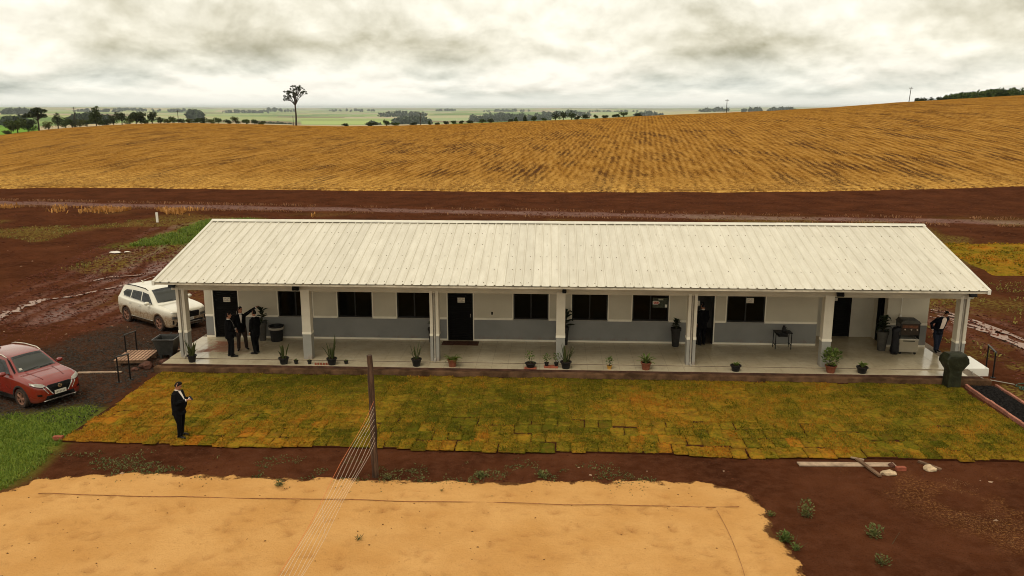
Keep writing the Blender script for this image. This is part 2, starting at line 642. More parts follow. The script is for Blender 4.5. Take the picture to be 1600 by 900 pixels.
def make_ground():
    az = np.concatenate([np.linspace(-1.45, -0.66, 26)[:-1], np.arange(-0.66, 0.62, 0.0026), np.linspace(0.62, 1.45, 26)])
    r = [5.0]
    while r[-1] < 110:
        r.append(r[-1] * 1.0085)
    while r[-1] < 34000:
        r.append(r[-1] * (1.022 if r[-1] < 3000 else 1.04))
    r = np.array(r)
    A, RR = np.meshgrid(az, r)
    X, Y = (np.sin(A) * RR).ravel(), (np.cos(A) * RR).ravel()
    Z = zt(X, Y)
    rr = np.hypot(X, Y)
    near = 1 - sstep(105, 125, rr)
    # clods and ruts of the yard
    keep = 1 - np.maximum.reduce([poly_mask(X, Y, p, 0.25) for p in (SLAB, LAWN, BED)])
    mud = np.clip(1 - seg_dist(X, Y, TRACK_L) / 7.5, 0, 1) * sstep(34, 37, Y) + np.clip(1 - seg_dist(X, Y, TRACK_R) / 3.5, 0, 1)
    mud = np.clip(mud, 0, 1)
    amp = 0.035 + 0.07 * mud
    front = 1 - sstep(22, 24, Y)
    amp = amp * (1 - 0.55 * front)
    rough = (fbm(X, Y, 0.9, 1, 4) - 0.5) * 1.6 + (fbm(X, Y, 6, 4, 2) - 0.5) * 1.2
    d = np.abs(np.sin(seg_dist(X, Y, TRACK_L) * 2.1 + 2 * fbm(X, Y, 4, 8, 2)))
    Z = Z + near * keep * (rough * amp * 0.8 - 0.09 * mud * d)
    dist_rut = np.minimum(seg_dist(X, Y, RUT_L), seg_dist(X, Y, RUT_L2))
    Z = Z - 0.07 * (1 - sstep(0.1, 0.5, dist_rut)) * near
    Z = np.where((keep < 0.9) & (rr < 60), np.minimum(Z, -0.035), Z)
    inside = poly_mask(X, Y, SAND, 0.3)
    Z = Z - inside * 0.06
    n, m = len(r), len(az)
    idx = np.arange(n * m).reshape(n, m)
    F = np.stack([idx[:-1, :-1], idx[:-1, 1:], idx[1:, 1:], idx[1:, :-1]], -1).reshape(-1, 4)[:, ::-1]
    me = np_mesh('ground', np.stack([X, Y, Z], 1), F, M['ground'], True)
    wob = (fbm(X, Y, 2.2, 21, 4) - 0.5)
    g = np.clip(poly_mask(X, Y, GRAVEL, 0.8) + wob * 0.9 * (poly_mask(X, Y, GRAVEL, 1.6) > 0.02), 0, 1)
    attr(me, 'gravel', g * near)
    gr = np.maximum(poly_mask(X, Y, GRASS_L, 0.6), poly_mask(X, Y, GRASS_B, 1.5))
    attr(me, 'grass', np.clip(gr + wob * 0.8 * (gr > 0.02), 0, 1) * near)
    weeds = sstep(0.52, 0.66, fbm(X, Y, 7, 31, 4)) * (sstep(38, 44, Y) * (1 - sstep(70, 80, Y)))
    weeds = np.maximum(weeds, sstep(0.5, 0.62, fbm(X, Y, 1.5, 33, 4)) * (X > 15.8) * (1 - sstep(30, 37, Y)) * sstep(26, 27, Y))
    attr(me, 'weeds', weeds * near)
    road = 1 - sstep(0.9, 2.2, seg_dist(X, Y, ROAD) + wob * 1.5)
    attr(me, 'mud', np.clip(np.maximum(mud * (0.15 + 0.75 * d ** 1.5 + 1.2 * wob), road * 0.7), 0, 1) * near)
    straw = poly_mask(X, Y, [(8.2, 21.5), (12.5, 21.3), (13, 17.5), (10.5, 17), (9, 19.5)], 0.7) * sstep(0.45, 0.6, fbm(X, Y, 0.8, 41, 4))
    attr(me, 'straw', straw)
    # far fields: a patchwork of crops, pasture and bare soil
    cells = 460
    gx, gy = X / cells + 0.25 * np.sin(Y / 900), Y / (cells * 1.6)
    ix, iy = np.floor(gx), np.floor(gy + 0.5 * _hash(np.floor(gx), np.zeros_like(gx), 5))
    pick = _hash(ix, iy, 77)
    pal = np.array([(0.36, 0.39, 0.16), (0.24, 0.33, 0.11), (0.46, 0.42, 0.24), (0.14, 0.22, 0.07), (0.48, 0.38, 0.26), (0.34, 0.40, 0.20), (0.22, 0.15, 0.10)])
    col = pal[np.clip((pick * len(pal)).astype(int), 0, len(pal) - 1)]
    # the pale green slope right of the lone tree, the bright crop at far left
    azv = np.arctan2(X, Y)
    a0, a1 = ray(470, 180)[0], ray(655, 180)[0]
    k = ((azv > a0) & (azv < a1) & (rr > 1000) & (rr < 5200))[:, None]
    band = 0.86 + 0.28 * (np.sin(rr / 260) > 0.2)
    col = np.where(k, np.array([(0.33, 0.41, 0.13)]) * band[:, None], col)
    k2 = ((azv < ray(60, 190)[0]) & (rr < 1500))[:, None]
    col = np.where(k2, np.array([(0.14, 0.29, 0.03)]), col)
    a3 = ray(1060, 180)[0]
    k3 = ((azv > a3) & (rr < 700))[:, None]
    col = np.where(k3, np.array([(0.16, 0.22, 0.05)]), col)
    attr_col(me, 'farcol', col)
    attr(me, 'far', sstep(R_CREST - 4, R_CREST + 8, rr))
    tag(link_mesh('ground', me), 'dark red bare soil around the building and open farmland beyond', kind='structure')


M = {}


def soil_material():
    t = NT('red soil and land')
    v = t.coord('Object')
    n1 = t.noise(0.35, 5, 0.6, v)
    n2 = t.noise(3.0, 6, 0.65, v)
    n3 = t.noise(22.0, 4, 0.7, v)
    base = t.ramp(n1, [(0.3, (0.034, 0.0112, 0.0050)), (0.5, (0.066, 0.0212, 0.0088)), (0.72, (0.104, 0.035, 0.0145))])
    base = t.mix(t.rng(n2, 0.35, 0.72), base, t.mix(0.55, base, (0.105, 0.040, 0.020)))
    base = t.mix(t.rng(n3, 0.45, 0.8, 0, 0.6), base, (0.022, 0.008, 0.004))
    m = t.math('MULTIPLY', t.attr('mud'), t.rng(n2, 0.3, 0.62), clamp=True)
    base = t.mix(m, base, t.ramp(n3, [(0.35, (0.080, 0.022, 0.011)), (0.68, (0.27, 0.100, 0.060))]))
    vs = t.coord('Object')
    peb = t.node('ShaderNodeTexVoronoi')
    peb.inputs['Scale'].default_value = 9
    t.l.new(vs, peb.inputs['Vector'])
    grc = t.mix(t.rng(peb.outputs['Color'], 0.0, 1.0), (0.014, 0.011, 0.008), (0.058, 0.044, 0.032))
    gm = t.math('MULTIPLY', t.attr('gravel'), t.rng(t.math('ADD', n2, t.math('MULTIPLY', n1, 0.6)), 0.55, 0.78, 1.0, 0.55), clamp=True)
    base = t.mix(gm, base, grc)
    gn = t.noise(14, 5, 0.7, v)
    gcol = t.ramp(gn, [(0.3, (0.055, 0.070, 0.010)), (0.55, (0.14, 0.185, 0.022)), (0.75, (0.24, 0.25, 0.05))])
    gmask = t.math('MULTIPLY', t.attr('grass'), t.rng(n2, 0.25, 0.5))
    base = t.mix(gmask, base, gcol)
    wmask = t.math('MULTIPLY', t.attr('weeds'), t.rng(t.noise(5, 6, 0.7, v), 0.42, 0.6))
    base = t.mix(wmask, base, t.mix(gn, (0.10, 0.075, 0.016), (0.22, 0.155, 0.035)))
    smask = t.math('MULTIPLY', t.attr('straw'), t.rng(gn, 0.46, 0.7, 0, 0.55))
    base = t.mix(smask, base, (0.33, 0.155, 0.05))
    far = t.mix(0.2, t.attr('farcol', True), t.mix(t.noise(0.004, 6, 0.6, v), (0.06, 0.075, 0.03), (0.42, 0.42, 0.20)))
    base = t.mix(t.attr('far'), base, far)
    t.bump(t.math('ADD', n2, t.math('MULTIPLY', n3, 0.6)), 0.6, 0.06)
    rough = t.rng(t.math('MULTIPLY', t.attr('mud'), n1), 0.25, 0.6, 0.92, 0.5)
    return t.set(base, rough, 0, t.rng(t.math('MULTIPLY', t.attr('mud'), n2), 0.12, 0.45, 0.0, 0.4))


def field_material():
    t = NT('harvested stubble')
    th = R(-6.0)
    # planted rows run nearly straight away from the building
    grain = t.noise(2.2, 5, 0.8)
    wob = t.noise(0.12, 3, 0.5)
    sp = t.node('ShaderNodeSeparateXYZ')
    t.l.new(t.coord('Object', (1, 1, 1), (0, 0, -th)), sp.inputs[0])
    ph = t.math('ADD', t.math('MULTIPLY', sp.outputs[0], 2 * math.pi / 1.05), t.math('MULTIPLY', wob, 5.0))
    wave = t.math('MULTIPLY_ADD', t.math('SINE', ph), 0.5, 0.5)
    rows = t.noise(1.0, 5, 0.7, t.coord('Object', (1.3, 0.11, 1), (0, 0, -th)))
    wide = t.noise(1.0, 4, 0.6, t.coord('Object', (0.22, 0.022, 1), (0, 0, -th)))
    blot = t.noise(0.03, 5, 0.6)
    mixv = t.math('ADD', t.math('MULTIPLY', rows, 0.45), t.math('ADD', t.math('MULTIPLY', grain, 0.47), t.math('MULTIPLY', wave, 0.055)))
    base = t.ramp(mixv, [(0.36, (0.070, 0.028, 0.007)), (0.44, (0.205, 0.088, 0.015)), (0.52, (0.335, 0.166, 0.034)), (0.66, (0.49, 0.282, 0.080))])
    dk = t.math('MULTIPLY', t.rng(wide, 0.46, 0.62), t.rng(blot, 0.38, 0.55))
    base = t.mix(t.math('MULTIPLY', dk, t.rng(t.math('ADD', mixv, t.math('MULTIPLY', wave, 0.05)), 0.46, 0.58, 0.95, 0.1)), base, (0.070, 0.030, 0.012))
    far = t.rng(sp.outputs[1], 140, 320)
    base = t.mix(t.math('MULTIPLY', far, 0.5), base, t.mix(t.rng(mixv, 0.4, 0.6), (0.14, 0.054, 0.006), (0.39, 0.175, 0.016)))
    gold = t.rng(sp.outputs[1], 97, 118, 0.65, 0.0)
    base = t.mix(t.math('MULTIPLY', gold, t.rng(grain, 0.42, 0.6)), base, (0.64, 0.37, 0.095))
    t.bump(mixv, 0.9, 0.15)
    return t.set(base, 0.95, 0, 0.0)


def sand_material():
    t = NT('court sand')
    v = t.coord()
    n = t.noise(0.5, 5, 0.6, v)
    f = t.noise(30, 4, 0.7, v)
    base = t.mix(t.rng(n, 0.3, 0.7), (0.54, 0.272, 0.084), (0.63, 0.342, 0.120))
    base = t.mix(t.rng(f, 0.45, 0.75, 0, 0.35), base, (0.44, 0.205, 0.06))
    sp = t.noise(4.0, 7, 0.78, v)
    base = t.mix(t.rng(sp, 0.57, 0.70, 0, 0.55), base, (0.36, 0.165, 0.052))
    base = t.mix(t.rng(t.noise(1.3, 6, 0.7, v), 0.50, 0.70, 0, 0.4), base, (0.45, 0.22, 0.07))
    base = t.mix(t.math('MULTIPLY', t.attr('foot'), t.rng(f, 0.3, 0.6, 0.35, 0.75)), base, (0.33, 0.145, 0.045))  # paints the shade of the footprint hollows into the sand colour
    # grains thin out into the soil
    e = t.math('ADD', t.attr('rimd'), t.math('ADD', t.math('MULTIPLY', t.math('SUBTRACT', t.noise(14, 6, 0.8, v), 0.5), 0.55), t.math('MULTIPLY', t.math('SUBTRACT', t.noise(2.6, 4, 0.6, v), 0.5), 0.7)))
    base = t.mix(t.rng(e, 0.02, 0.16, 0.92, 0.0), base, t.mix(f, (0.040, 0.014, 0.006), (0.085, 0.030, 0.013)))
    t.bump(t.math('ADD', t.math('MULTIPLY', f, 0.4), t.noise(5, 6, 0.65, v)), 0.9, 0.06)
    return t.set(base, 0.95, 0, 0.0)


LAWN_STOPS = [(0.0, (0.080, 0.077, 0.007)), (0.28, (0.150, 0.115, 0.010)), (0.5, (0.230, 0.144, 0.013)), (0.72, (0.31, 0.154, 0.015)), (1.0, (0.35, 0.125, 0.013))]


def sod_material(src):
    t = NT('sod turf ' + src)
    if src == 'single':
        n = t.node('ShaderNodeObjectInfo')
        s = t.node('ShaderNodeSeparateColor')
        t.l.new(n.outputs['Color'], s.inputs[0])
        tone = s.outputs[0]
        v = t.coord('Object')
        w = t.node('ShaderNodeNewGeometry').outputs['Position']
    else:
        tone = t.attr('tone')
        w = t.node('ShaderNodeNewGeometry').outputs['Position']
    f = t.noise(16, 5, 0.75, w)
    g = t.noise(1.6, 5, 0.6, w)
    k = t.noise(6, 6, 0.7, w)
    tt = t.math('ADD', tone, t.math('ADD', t.math('MULTIPLY', t.math('SUBTRACT', f, 0.5), 1.0), t.math('ADD', t.math('MULTIPLY', t.math('SUBTRACT', k, 0.5), 1.1), t.math('MULTIPLY', t.math('SUBTRACT', g, 0.5), 0.8))))
    col = t.ramp(tt, LAWN_STOPS)
    col = t.mix(t.rng(t.noise(11, 6, 0.75, w), 0.50, 0.68, 0, 0.6), col, (0.050, 0.022, 0.005))
    dead = t.noise(2.3, 6, 0.75, w)
    col = t.mix(t.rng(dead, 0.46, 0.62, 0, 0.6), col, (0.115, 0.056, 0.010))
    t.bump(f, 0.9, 0.03)
    return t.set(col, 0.9, 0, 0.0)


M['ground'] = soil_material()
M['field'] = field_material()
M['sand'] = sand_material()
M['sod_single'] = sod_material('single')
M['sod_rest'] = sod_material('rest')
_t = NT('rut water')
_t.bump(_t.noise(9, 4, 0.6), 0.35, 0.03)
M['water'] = _t.set((0.24, 0.12, 0.07), 0.32, 0, 0.4)

make_ground()


def make_field():
    az = np.arange(-0.74, 0.70, 0.0032)
    tt = np.linspace(0, 1, 150) ** 1.25
    A, T = np.meshgrid(az, tt)
    r0 = 97.3 / np.cos(A)
    r1 = 333.0
    RR = r0 + (r1 - r0) * T
    X, Y = (np.sin(A) * RR).ravel(), (np.cos(A) * RR).ravel()
    Y0 = Y + 0
    wob = (fbm(X, Y, 3.0, 51, 4) - 0.5) * 1.6
    Z = zt(X, Y) + 0.16 + (fbm(X, Y, 4, 53, 3) - 0.5) * 0.18
    edge = sstep(97.6, 98.6, Y + wob)
    Z = np.where(Y < 100, Z * edge + (zt(X, Y) - 0.12) * (1 - edge), Z)
    n, m = len(tt), len(az)
    idx = np.arange(n * m).reshape(n, m)
    F = np.stack([idx[:-1, :-1], idx[:-1, 1:], idx[1:, 1:], idx[1:, :-1]], -1).reshape(-1, 4)[:, ::-1]
    me = np_mesh('stubble_field', np.stack([X, Y, Z], 1), F, M['field'], True)
    tag(link_mesh('stubble_field', me), 'golden harvested stubble field rising behind the building', kind='structure')


make_field()


def make_stubble():
    rg = np.random.default_rng(31)
    n = 120000
    y = 98.6 + 190 * rg.random(n) ** 1.9
    half = 0.62 * y
    xr = rg.uniform(-1, 1, n) * half - 0.05 * y
    th = R(-6.0)
    c = xr * math.cos(th) - y * math.sin(th)
    c = np.round(c / 1.05) * 1.05 + rg.normal(0, 0.26, n)        # stand in rows
    x = (c + y * math.sin(th)) / math.cos(th)
    k = fbm(x, y, 9, 151, 3) > 0.40
    x, y = x[k], y[k]
    return np.stack([x, y, zt(x, y) + 0.10], 1), rg


STUBBLE_P, STUBBLE_RG = make_stubble()


def make_sand():
    xs, ys = np.arange(-20, 7.2, 0.085), np.arange(8.6, 21.6, 0.085)
    X, Y = np.meshgrid(xs, ys)
    X, Y = X.ravel(), Y.ravel()
    d = seg_dist(X, Y, SAND + [SAND[0]])
    d = np.where(in_poly(X, Y, SAND), d, -d) + (fbm(X, Y, 1.4, 61, 5) - 0.5) * 0.4 + (fbm(X, Y, 0.3, 62, 3) - 0.5) * 0.45
    h = sstep(-0.3, 0.25, d)
    Z = -0.06 + h * (0.07 + (fbm(X, Y, 1.6, 63, 3) - 0.5) * 0.05 + (fbm(X, Y, 0.35, 65, 2) - 0.5) * 0.022)
    # footprints and scuffs
    rg = np.random.default_rng(3)
    foot = np.zeros_like(Z)
    for _ in range(420):
        cx, cy, a = rg.uniform(-15, 5.4), rg.uniform(14, 20), rg.uniform(0, 3.14)
        ux, uy = (X - cx) * math.cos(a) + (Y - cy) * math.sin(a), -(X - cx) * math.sin(a) + (Y - cy) * math.cos(a)
        q = (ux / 0.16) ** 2 + (uy / 0.08) ** 2
        foot += np.exp(-q * 1.2) * rg.uniform(0, 0.8)  # mask for the shade painted into each footprint
        Z -= 0.04 * np.exp(-q) - 0.016 * np.exp(-((np.sqrt(q) - 1.7) ** 2) * 4)
    n, m = len(ys), len(xs)
    idx = np.arange(n * m).reshape(n, m)
    F = np.stack([idx[:-1, :-1], idx[:-1, 1:], idx[1:, 1:], idx[1:, :-1]], -1).reshape(-1, 4)
    keep = (h.reshape(n, m) > 0.01)
    fk = (keep[:-1, :-1] | keep[1:, 1:] | keep[:-1, 1:] | keep[1:, :-1]).ravel()
    me = np_mesh('sand_court', np.stack([X, Y, Z], 1), F[fk], M['sand'], True)
    attr(me, 'rimd', np.clip(d, -1, 1))
    attr(me, 'foot', np.clip(foot, 0, 1))
    tag(link_mesh('sand_court', me), 'orange sand volleyball court in the foreground', kind='structure')


make_sand()


# ------------------------------------------------------------------ grass and other uncountable cover
def blades(name, P, h, w, mat, parent=None, tone=None, label=None, lean=0.6, kind='stuff', rg=None):
    """P (n,3) roots; one bent blade each (two triangles)"""
    rg = rg or RNG
    n = len(P)
    P = np.asarray(P, float)
    a = rg.uniform(0, 2 * math.pi, n)
    hh = rg.uniform(h[0], h[1], n)
    ww = rg.uniform(w * 0.6, w * 1.3, n)
    d = np.stack([np.cos(a), np.sin(a), np.zeros(n)], 1)
    s = np.stack([-np.sin(a), np.cos(a), np.zeros(n)], 1)
    le = rg.uniform(0.1, lean, n)[:, None]
    up = np.array([[0, 0, 1.0]])
    b0, b1 = P - s * ww[:, None] / 2, P + s * ww[:, None] / 2
    mid = P + up * (hh * 0.6)[:, None] + d * le * (hh * 0.35)[:, None]
    m0, m1 = mid - s * ww[:, None] * 0.38, mid + s * ww[:, None] * 0.38
    tip = P + up * hh[:, None] * (1 - 0.3 * le) + d * le * hh[:, None]
    V = np.stack([b0, b1, m0, m1, tip], 1).reshape(-1, 3)
    i = np.arange(n)[:, None] * 5
    F = np.concatenate([i + np.array([[0, 1, 3]]), i + np.array([[0, 3, 2]]), i + np.array([[2, 3, 4]])])
    me = np_mesh(name, V, F, mat)
    if tone is not None:
        attr(me, 'tone', np.repeat(tone, 5))
    o = link_mesh(name, me, parent)
    return tag(o, label, kind=kind)


def rand_in_poly(poly, n, rg=None):
    rg = rg or RNG
    xs, ys = [p[0] for p in poly], [p[1] for p in poly]
    out = np.zeros((0, 2))
    while len(out) < n:
        q = np.stack([rg.uniform(min(xs), max(xs), n), rg.uniform(min(ys), max(ys), n)], 1)
        out = np.concatenate([out, q[in_poly(q[:, 0], q[:, 1], poly)]])
    return out[:n]


def tone_blade_material():
    t = NT('lawn blades')
    g = t.node('ShaderNodeNewGeometry')
    tt = t.math('ADD', t.attr('tone'), t.math('MULTIPLY', t.math('SUBTRACT', g.outputs['Random Per Island'], 0.5), 0.55))
    return t.set(t.ramp(tt, LAWN_STOPS), 0.9, 0, 0.0)


M['blade_lawn'] = tone_blade_material()
M['blade_green'] = leafy('green grass', (0.07, 0.12, 0.012), (0.20, 0.25, 0.035))
M['blade_straw'] = leafy('dry grass', (0.36, 0.16, 0.035), (0.60, 0.30, 0.09))
M['blade_stubble'] = leafy('stubble straw', (0.26, 0.122, 0.020), (0.54, 0.30, 0.082), 0.8, 0.1)
M['blade_drystraw'] = leafy('flattened straw', (0.16, 0.075, 0.024), (0.30, 0.155, 0.055))
M['blade_pink'] = leafy('dry grass stalks', (0.20, 0.085, 0.035), (0.38, 0.19, 0.09))
M['weed'] = leafy('weed leaves', (0.065, 0.075, 0.020), (0.18, 0.18, 0.06))
M['blade_olive'] = leafy('olive weeds', (0.12, 0.10, 0.018), (0.27, 0.21, 0.05))


def lawn_tone(x, y):
    row = 1 - sstep(22.4, 24.2, y)
    t = 0.34 + 0.20 * row + (fbm(x, y, 3.2, 71, 3) - 0.5) * 0.75
    t = t + 0.12 * np.exp(-((x - 4.5) ** 2 / 20 + (y - 27) ** 2 / 5)) + 0.25 * np.exp(-((x + 14.2) ** 2 / 2.5))
    return t


def make_lawn():
    base = MB().box(-14.8, 14.72, 22.5, 29.12, -0.06, 0.012)
    lawn = tag(base.build('lawn', M['ground_plain']), 'newly laid yellow-green sod lawn in front of the porch', kind='structure')
    rg = np.random.default_rng(8)
    nx, ny = 7, 8

    def slab(seed, w=0.424, l=0.668):
        r2 = np.random.default_rng(seed)
        gx, gy = np.meshgrid(np.linspace(-w / 2, w / 2, nx), np.linspace(-l / 2, l / 2, ny))
        x, y = gx.ravel() + r2.normal(0, 0.008, nx * ny), gy.ravel() + r2.normal(0, 0.009, nx * ny)
        z = 0.045 + r2.normal(0, 0.009, nx * ny)
        ed = (np.abs(gx.ravel()) > w / 2 - 1e-6) | (np.abs(gy.ravel()) > l / 2 - 1e-6)
        z = np.where(ed, z - 0.012, z)
        idx = np.arange(nx * ny).reshape(ny, nx)
        F = np.stack([idx[:-1, :-1], idx[:-1, 1:], idx[1:, 1:], idx[1:, :-1]], -1).reshape(-1, 4)
        ring = np.concatenate([idx[0, :], idx[1:, -1], idx[-1, -2::-1], idx[-2:0:-1, 0]])
        k = len(ring)
        V = np.concatenate([np.stack([x, y, z], 1), np.stack([x[ring], y[ring], np.zeros(k)], 1)])
        b = nx * ny + np.arange(k)
        S = np.stack([ring, b, np.roll(b, -1), np.roll(ring, -1)], 1)
        return V, np.concatenate([F, S])
    variants = [slab(i) for i in range(5)]
    wide = [slab(40 + i, 0.47, 0.76) for i in range(5)]
    metas = [np_mesh('sod_piece', v, f, M['sod_single'], True) for v, f in variants]
    cells = []
    y = 22.42
    row = 0
    while y < 28.9:
        l = 0.66
        x = -14.75 + rg.uniform(-0.05, 0.12) + (row % 2) * 0.0
        while x < 14.45:
            cells.append((x + 0.21, y + l / 2, row))
            x += 0.425
        y += l
        row += 1
    VV, FF, TT = [], [], []
    off = 0
    nsingle = 0
    tones = {}
    for i, (cx, cy, row) in enumerate(cells):
        jx, jy, ja = rg.normal(0, 0.016), rg.normal(0, 0.035), rg.normal(0, 0.02)
        if row == 0:
            jy += 0.10 * math.sin(cx * 0.8) + rg.normal(0, 0.02)
            if cx > 11.9:
                jy += 0.16
        tone = float(lawn_tone(cx, cy)) + rg.normal(0, (0.15, 0.17, 0.15, 0.09, 0.05)[row] if row < 5 else 0.03)
        jz = rg.normal(0.0, 0.0055) + (0.008 if row < 3 else -0.004)
        if row in (1, 2, 3):
            jy += 0.22 * math.sin(cx * 1.7 + row) * 0.4
        tones[i] = (cx + jx, cy + jy, tone, jz)
        k = int(rg.integers(0, 5))
        if row < 4 and nsingle < 290:
            o = link_mesh('sod_piece', metas[k], lawn, (cx + jx, cy + jy, jz), (0, 0, ja))
            o.color = (max(0, min(1, tone)), 0, 0, 1)
            nsingle += 1
        else:
            v, f = wide[k]
            c, s = math.cos(ja), math.sin(ja)
            VV.append(np.stack([v[:, 0] * c - v[:, 1] * s + cx + jx, v[:, 0] * s + v[:, 1] * c + cy + jy, v[:, 2] + jz], 1))
            FF.append(f + off)
            TT.append(np.full(len(v), tone))
            off += len(v)
    me = np_mesh('sod_pieces', np.concatenate(VV), np.concatenate(FF), M['sod_rest'], True)
    attr(me, 'tone', np.concatenate(TT))
    tag(link_mesh('sod_cover', me, lawn), kind='stuff')
    # blades on every piece
    P, T = [], []
    for i, (x, y, tone, jz) in tones.items():
        n = 230
        px, py = rg.uniform(-0.225, 0.225, n) + x, rg.uniform(-0.345, 0.345, n) + y
        P.append(np.stack([px, py, np.full(n, 0.040 + jz)], 1))
        T.append(np.full(n, tone))
    P, T = np.concatenate(P), np.concatenate(T)
    T = T + (fbm(P[:, 0], P[:, 1], 0.5, 81, 3) - 0.5) * 1.3
    k = fbm(P[:, 0], P[:, 1], 0.7, 83, 4) > 0.40
    blades('grass_blades', P[k], (0.02, 0.065), 0.022, M['blade_lawn'], lawn, T[k], lean=1.3, rg=rg)


M['ground_plain'] = pbr('dark soil under turf', (0.045, 0.014, 0.006), 0.95, 0.3, 4, 0.5, 20, spec=0.03)
make_lawn()


def make_cover():
    blades('stubble', STUBBLE_P, (0.06, 0.20), 0.09, M['blade_stubble'], label='rows of cut straw stubble standing on the near part of the field', lean=1.4, rg=STUBBLE_RG)
    rg = np.random.default_rng(12)
    q = rand_in_poly(GRASS_L, 46000, rg)
    d = poly_mask(q[:, 0], q[:, 1], GRASS_L, 0.9) + (fbm(q[:, 0], q[:, 1], 1.0, 91, 4) - 0.5) * 1.5
    q = q[d > 0.34]
    blades('grass', np.stack([q[:, 0], q[:, 1], np.full(len(q), -0.01)], 1), (0.04, 0.15), 0.022, M['blade_green'],
           label='bright green grass growing in the near left corner below the red car', lean=1.2, rg=rg)
    q = rand_in_poly(GRASS_B, 9000, rg)
    d = poly_mask(q[:, 0], q[:, 1], GRASS_B, 1.2) + (fbm(q[:, 0], q[:, 1], 2.0, 93, 4) - 0.5) * 1.7
    q = q[d > 0.55]
    blades('grass', np.stack([q[:, 0], q[:, 1], np.full(len(q), -0.01)], 1), (0.10, 0.32), 0.07, M['blade_green'],
           label='patch of bright green grass behind the left end of the building', lean=1.2, rg=rg)
    # dry stalks along the track behind
    x = rg.uniform(-75, 62, 5200)
    x = np.where((x > -20) & (x < 30) & (rg.random(5200) < 0.6), -60.0 + rg.uniform(-14, 14, 5200), x)
    yc = np.interp(x, [p[0] for p in ROAD], [p[1] for p in ROAD])
    y = yc + np.where(rg.random(5200) < 0.5, 2.2, -2.4) + rg.normal(0, 0.35, 5200)
    k = fbm(x, y * 0 + 5, 3.0, 95, 3) > 0.42
    blades('dry_grass', np.stack([x[k], y[k], np.full(k.sum(), -0.02)], 1), (0.10, 0.32), 0.08, M['blade_pink'],
           label='thin lines of dry grass stalks beside the dirt track', lean=1.0, rg=rg)
    x = rg.uniform(-62, -22, 4200)
    y = np.interp(x, [p[0] for p in ROAD], [p[1] for p in ROAD]) - 4.6 + rg.normal(0, 0.8, 4200)
    k = fbm(x, y, 4.0, 97, 3) > 0.50
    blades('dry_grass', np.stack([x[k], y[k], np.full(k.sum(), -0.02)], 1), (0.2, 0.6), 0.13, M['blade_straw'],
           label='golden tufts of dry grass on bare soil at far left', lean=1.1, rg=rg)
    # weeds on the soil behind the building, both sides
    x, y = rg.uniform(-48, -16, 15000), rg.uniform(40, 72, 15000)
    k = (fbm(x, y, 7, 31, 4) > 0.545) & (fbm(x, y, 1.3, 99, 3) > 0.5) & (seg_dist(x, y, TRACK_L) > 4.0)
    blades('weeds', np.stack([x[k], y[k], np.full(k.sum(), -0.01)], 1), (0.05, 0.20), 0.08, M['blade_olive'],
           label='low olive weeds scattered over the soil behind the parked cars', lean=1.5, rg=rg)
    x, y = rg.uniform(16, 40, 15000), rg.uniform(26, 52, 15000)
    k = (fbm(x, y, 6, 131, 4) > 0.52) & (fbm(x, y, 1.3, 101, 3) > 0.47) & (seg_dist(x, y, TRACK_R) > 1.8)
    blades('weeds', np.stack([x[k], y[k], np.full(k.sum(), -0.01)], 1), (0.04, 0.17), 0.07, M['blade_olive'],
           label='low olive weeds on the soil beyond the right end of the building', lean=1.5, rg=rg)
    # weeds along the edge between lawn soil and sand
    x = rg.uniform(-14.5, 3.5, 26000)
    y = 20.95 + rg.normal(0, 0.5, 26000)
    k = (fbm(x, y, 0.8, 103, 5) > 0.60) & (y < 22.0) & (rg.random(26000) < 0.36)
    blades('weeds', np.stack([x[k], y[k], np.full(k.sum(), -0.02)], 1), (0.02, 0.075), 0.04, M['weed'],
           label='straggling green weeds along the edge of the sand court', lean=1.6, rg=rg)
    q = np.stack([rg.uniform(8, 13, 12000), rg.uniform(17, 21.6, 12000)], 1)
    k = (poly_mask(q[:, 0], q[:, 1], [(8.2, 21.5), (12.5, 21.3), (13, 17.5), (10.5, 17), (9, 19.5)], 0.7) + (fbm(q[:, 0], q[:, 1], 0.9, 107, 4) - 0.5) * 2.4) > 1.22
    q = q[k]
    blades('dry_grass', np.stack([q[:, 0], q[:, 1], np.full(len(q), -0.01)], 1), (0.01, 0.03), 0.014, M['blade_drystraw'],
           label='flattened patch of dry straw on the soil at lower right', lean=2.5, rg=rg)


make_cover()


def lumps(name, P, size, mat, label, flat=0.6, rg=None):
    """small irregular stones or clods, one mesh"""
    rg = rg or RNG
    base = np.array([(1, 0, 0), (-1, 0, 0), (0, 1, 0), (0, -1, 0), (0, 0, 1), (0, 0, -1)], float)
    tri = np.array([(0, 2, 4), (2, 1, 4), (1, 3, 4), (3, 0, 4), (2, 0, 5), (1, 2, 5), (3, 1, 5), (0, 3, 5)])
    n = len(P)
    s = rg.uniform(size[0], size[1], n)
    V = base[None] * (1 + rg.normal(0, 0.28, (n, 6, 1)))
    a = rg.uniform(0, 6.28, n)
    c, si = np.cos(a)[:, None], np.sin(a)[:, None]
    x, y = V[:, :, 0] * c - V[:, :, 1] * si, V[:, :, 0] * si + V[:, :, 1] * c
    V = np.stack([x * 1.2, y, V[:, :, 2] * flat], -1) * s[:, None, None] + np.asarray(P)[:, None, :]
    F = (tri[None] + (np.arange(n) * 6)[:, None, None]).reshape(-1, 3)
    me = np_mesh(name, V.reshape(-1, 3), F, mat)
    return tag(link_mesh(name, me), label, kind='stuff')


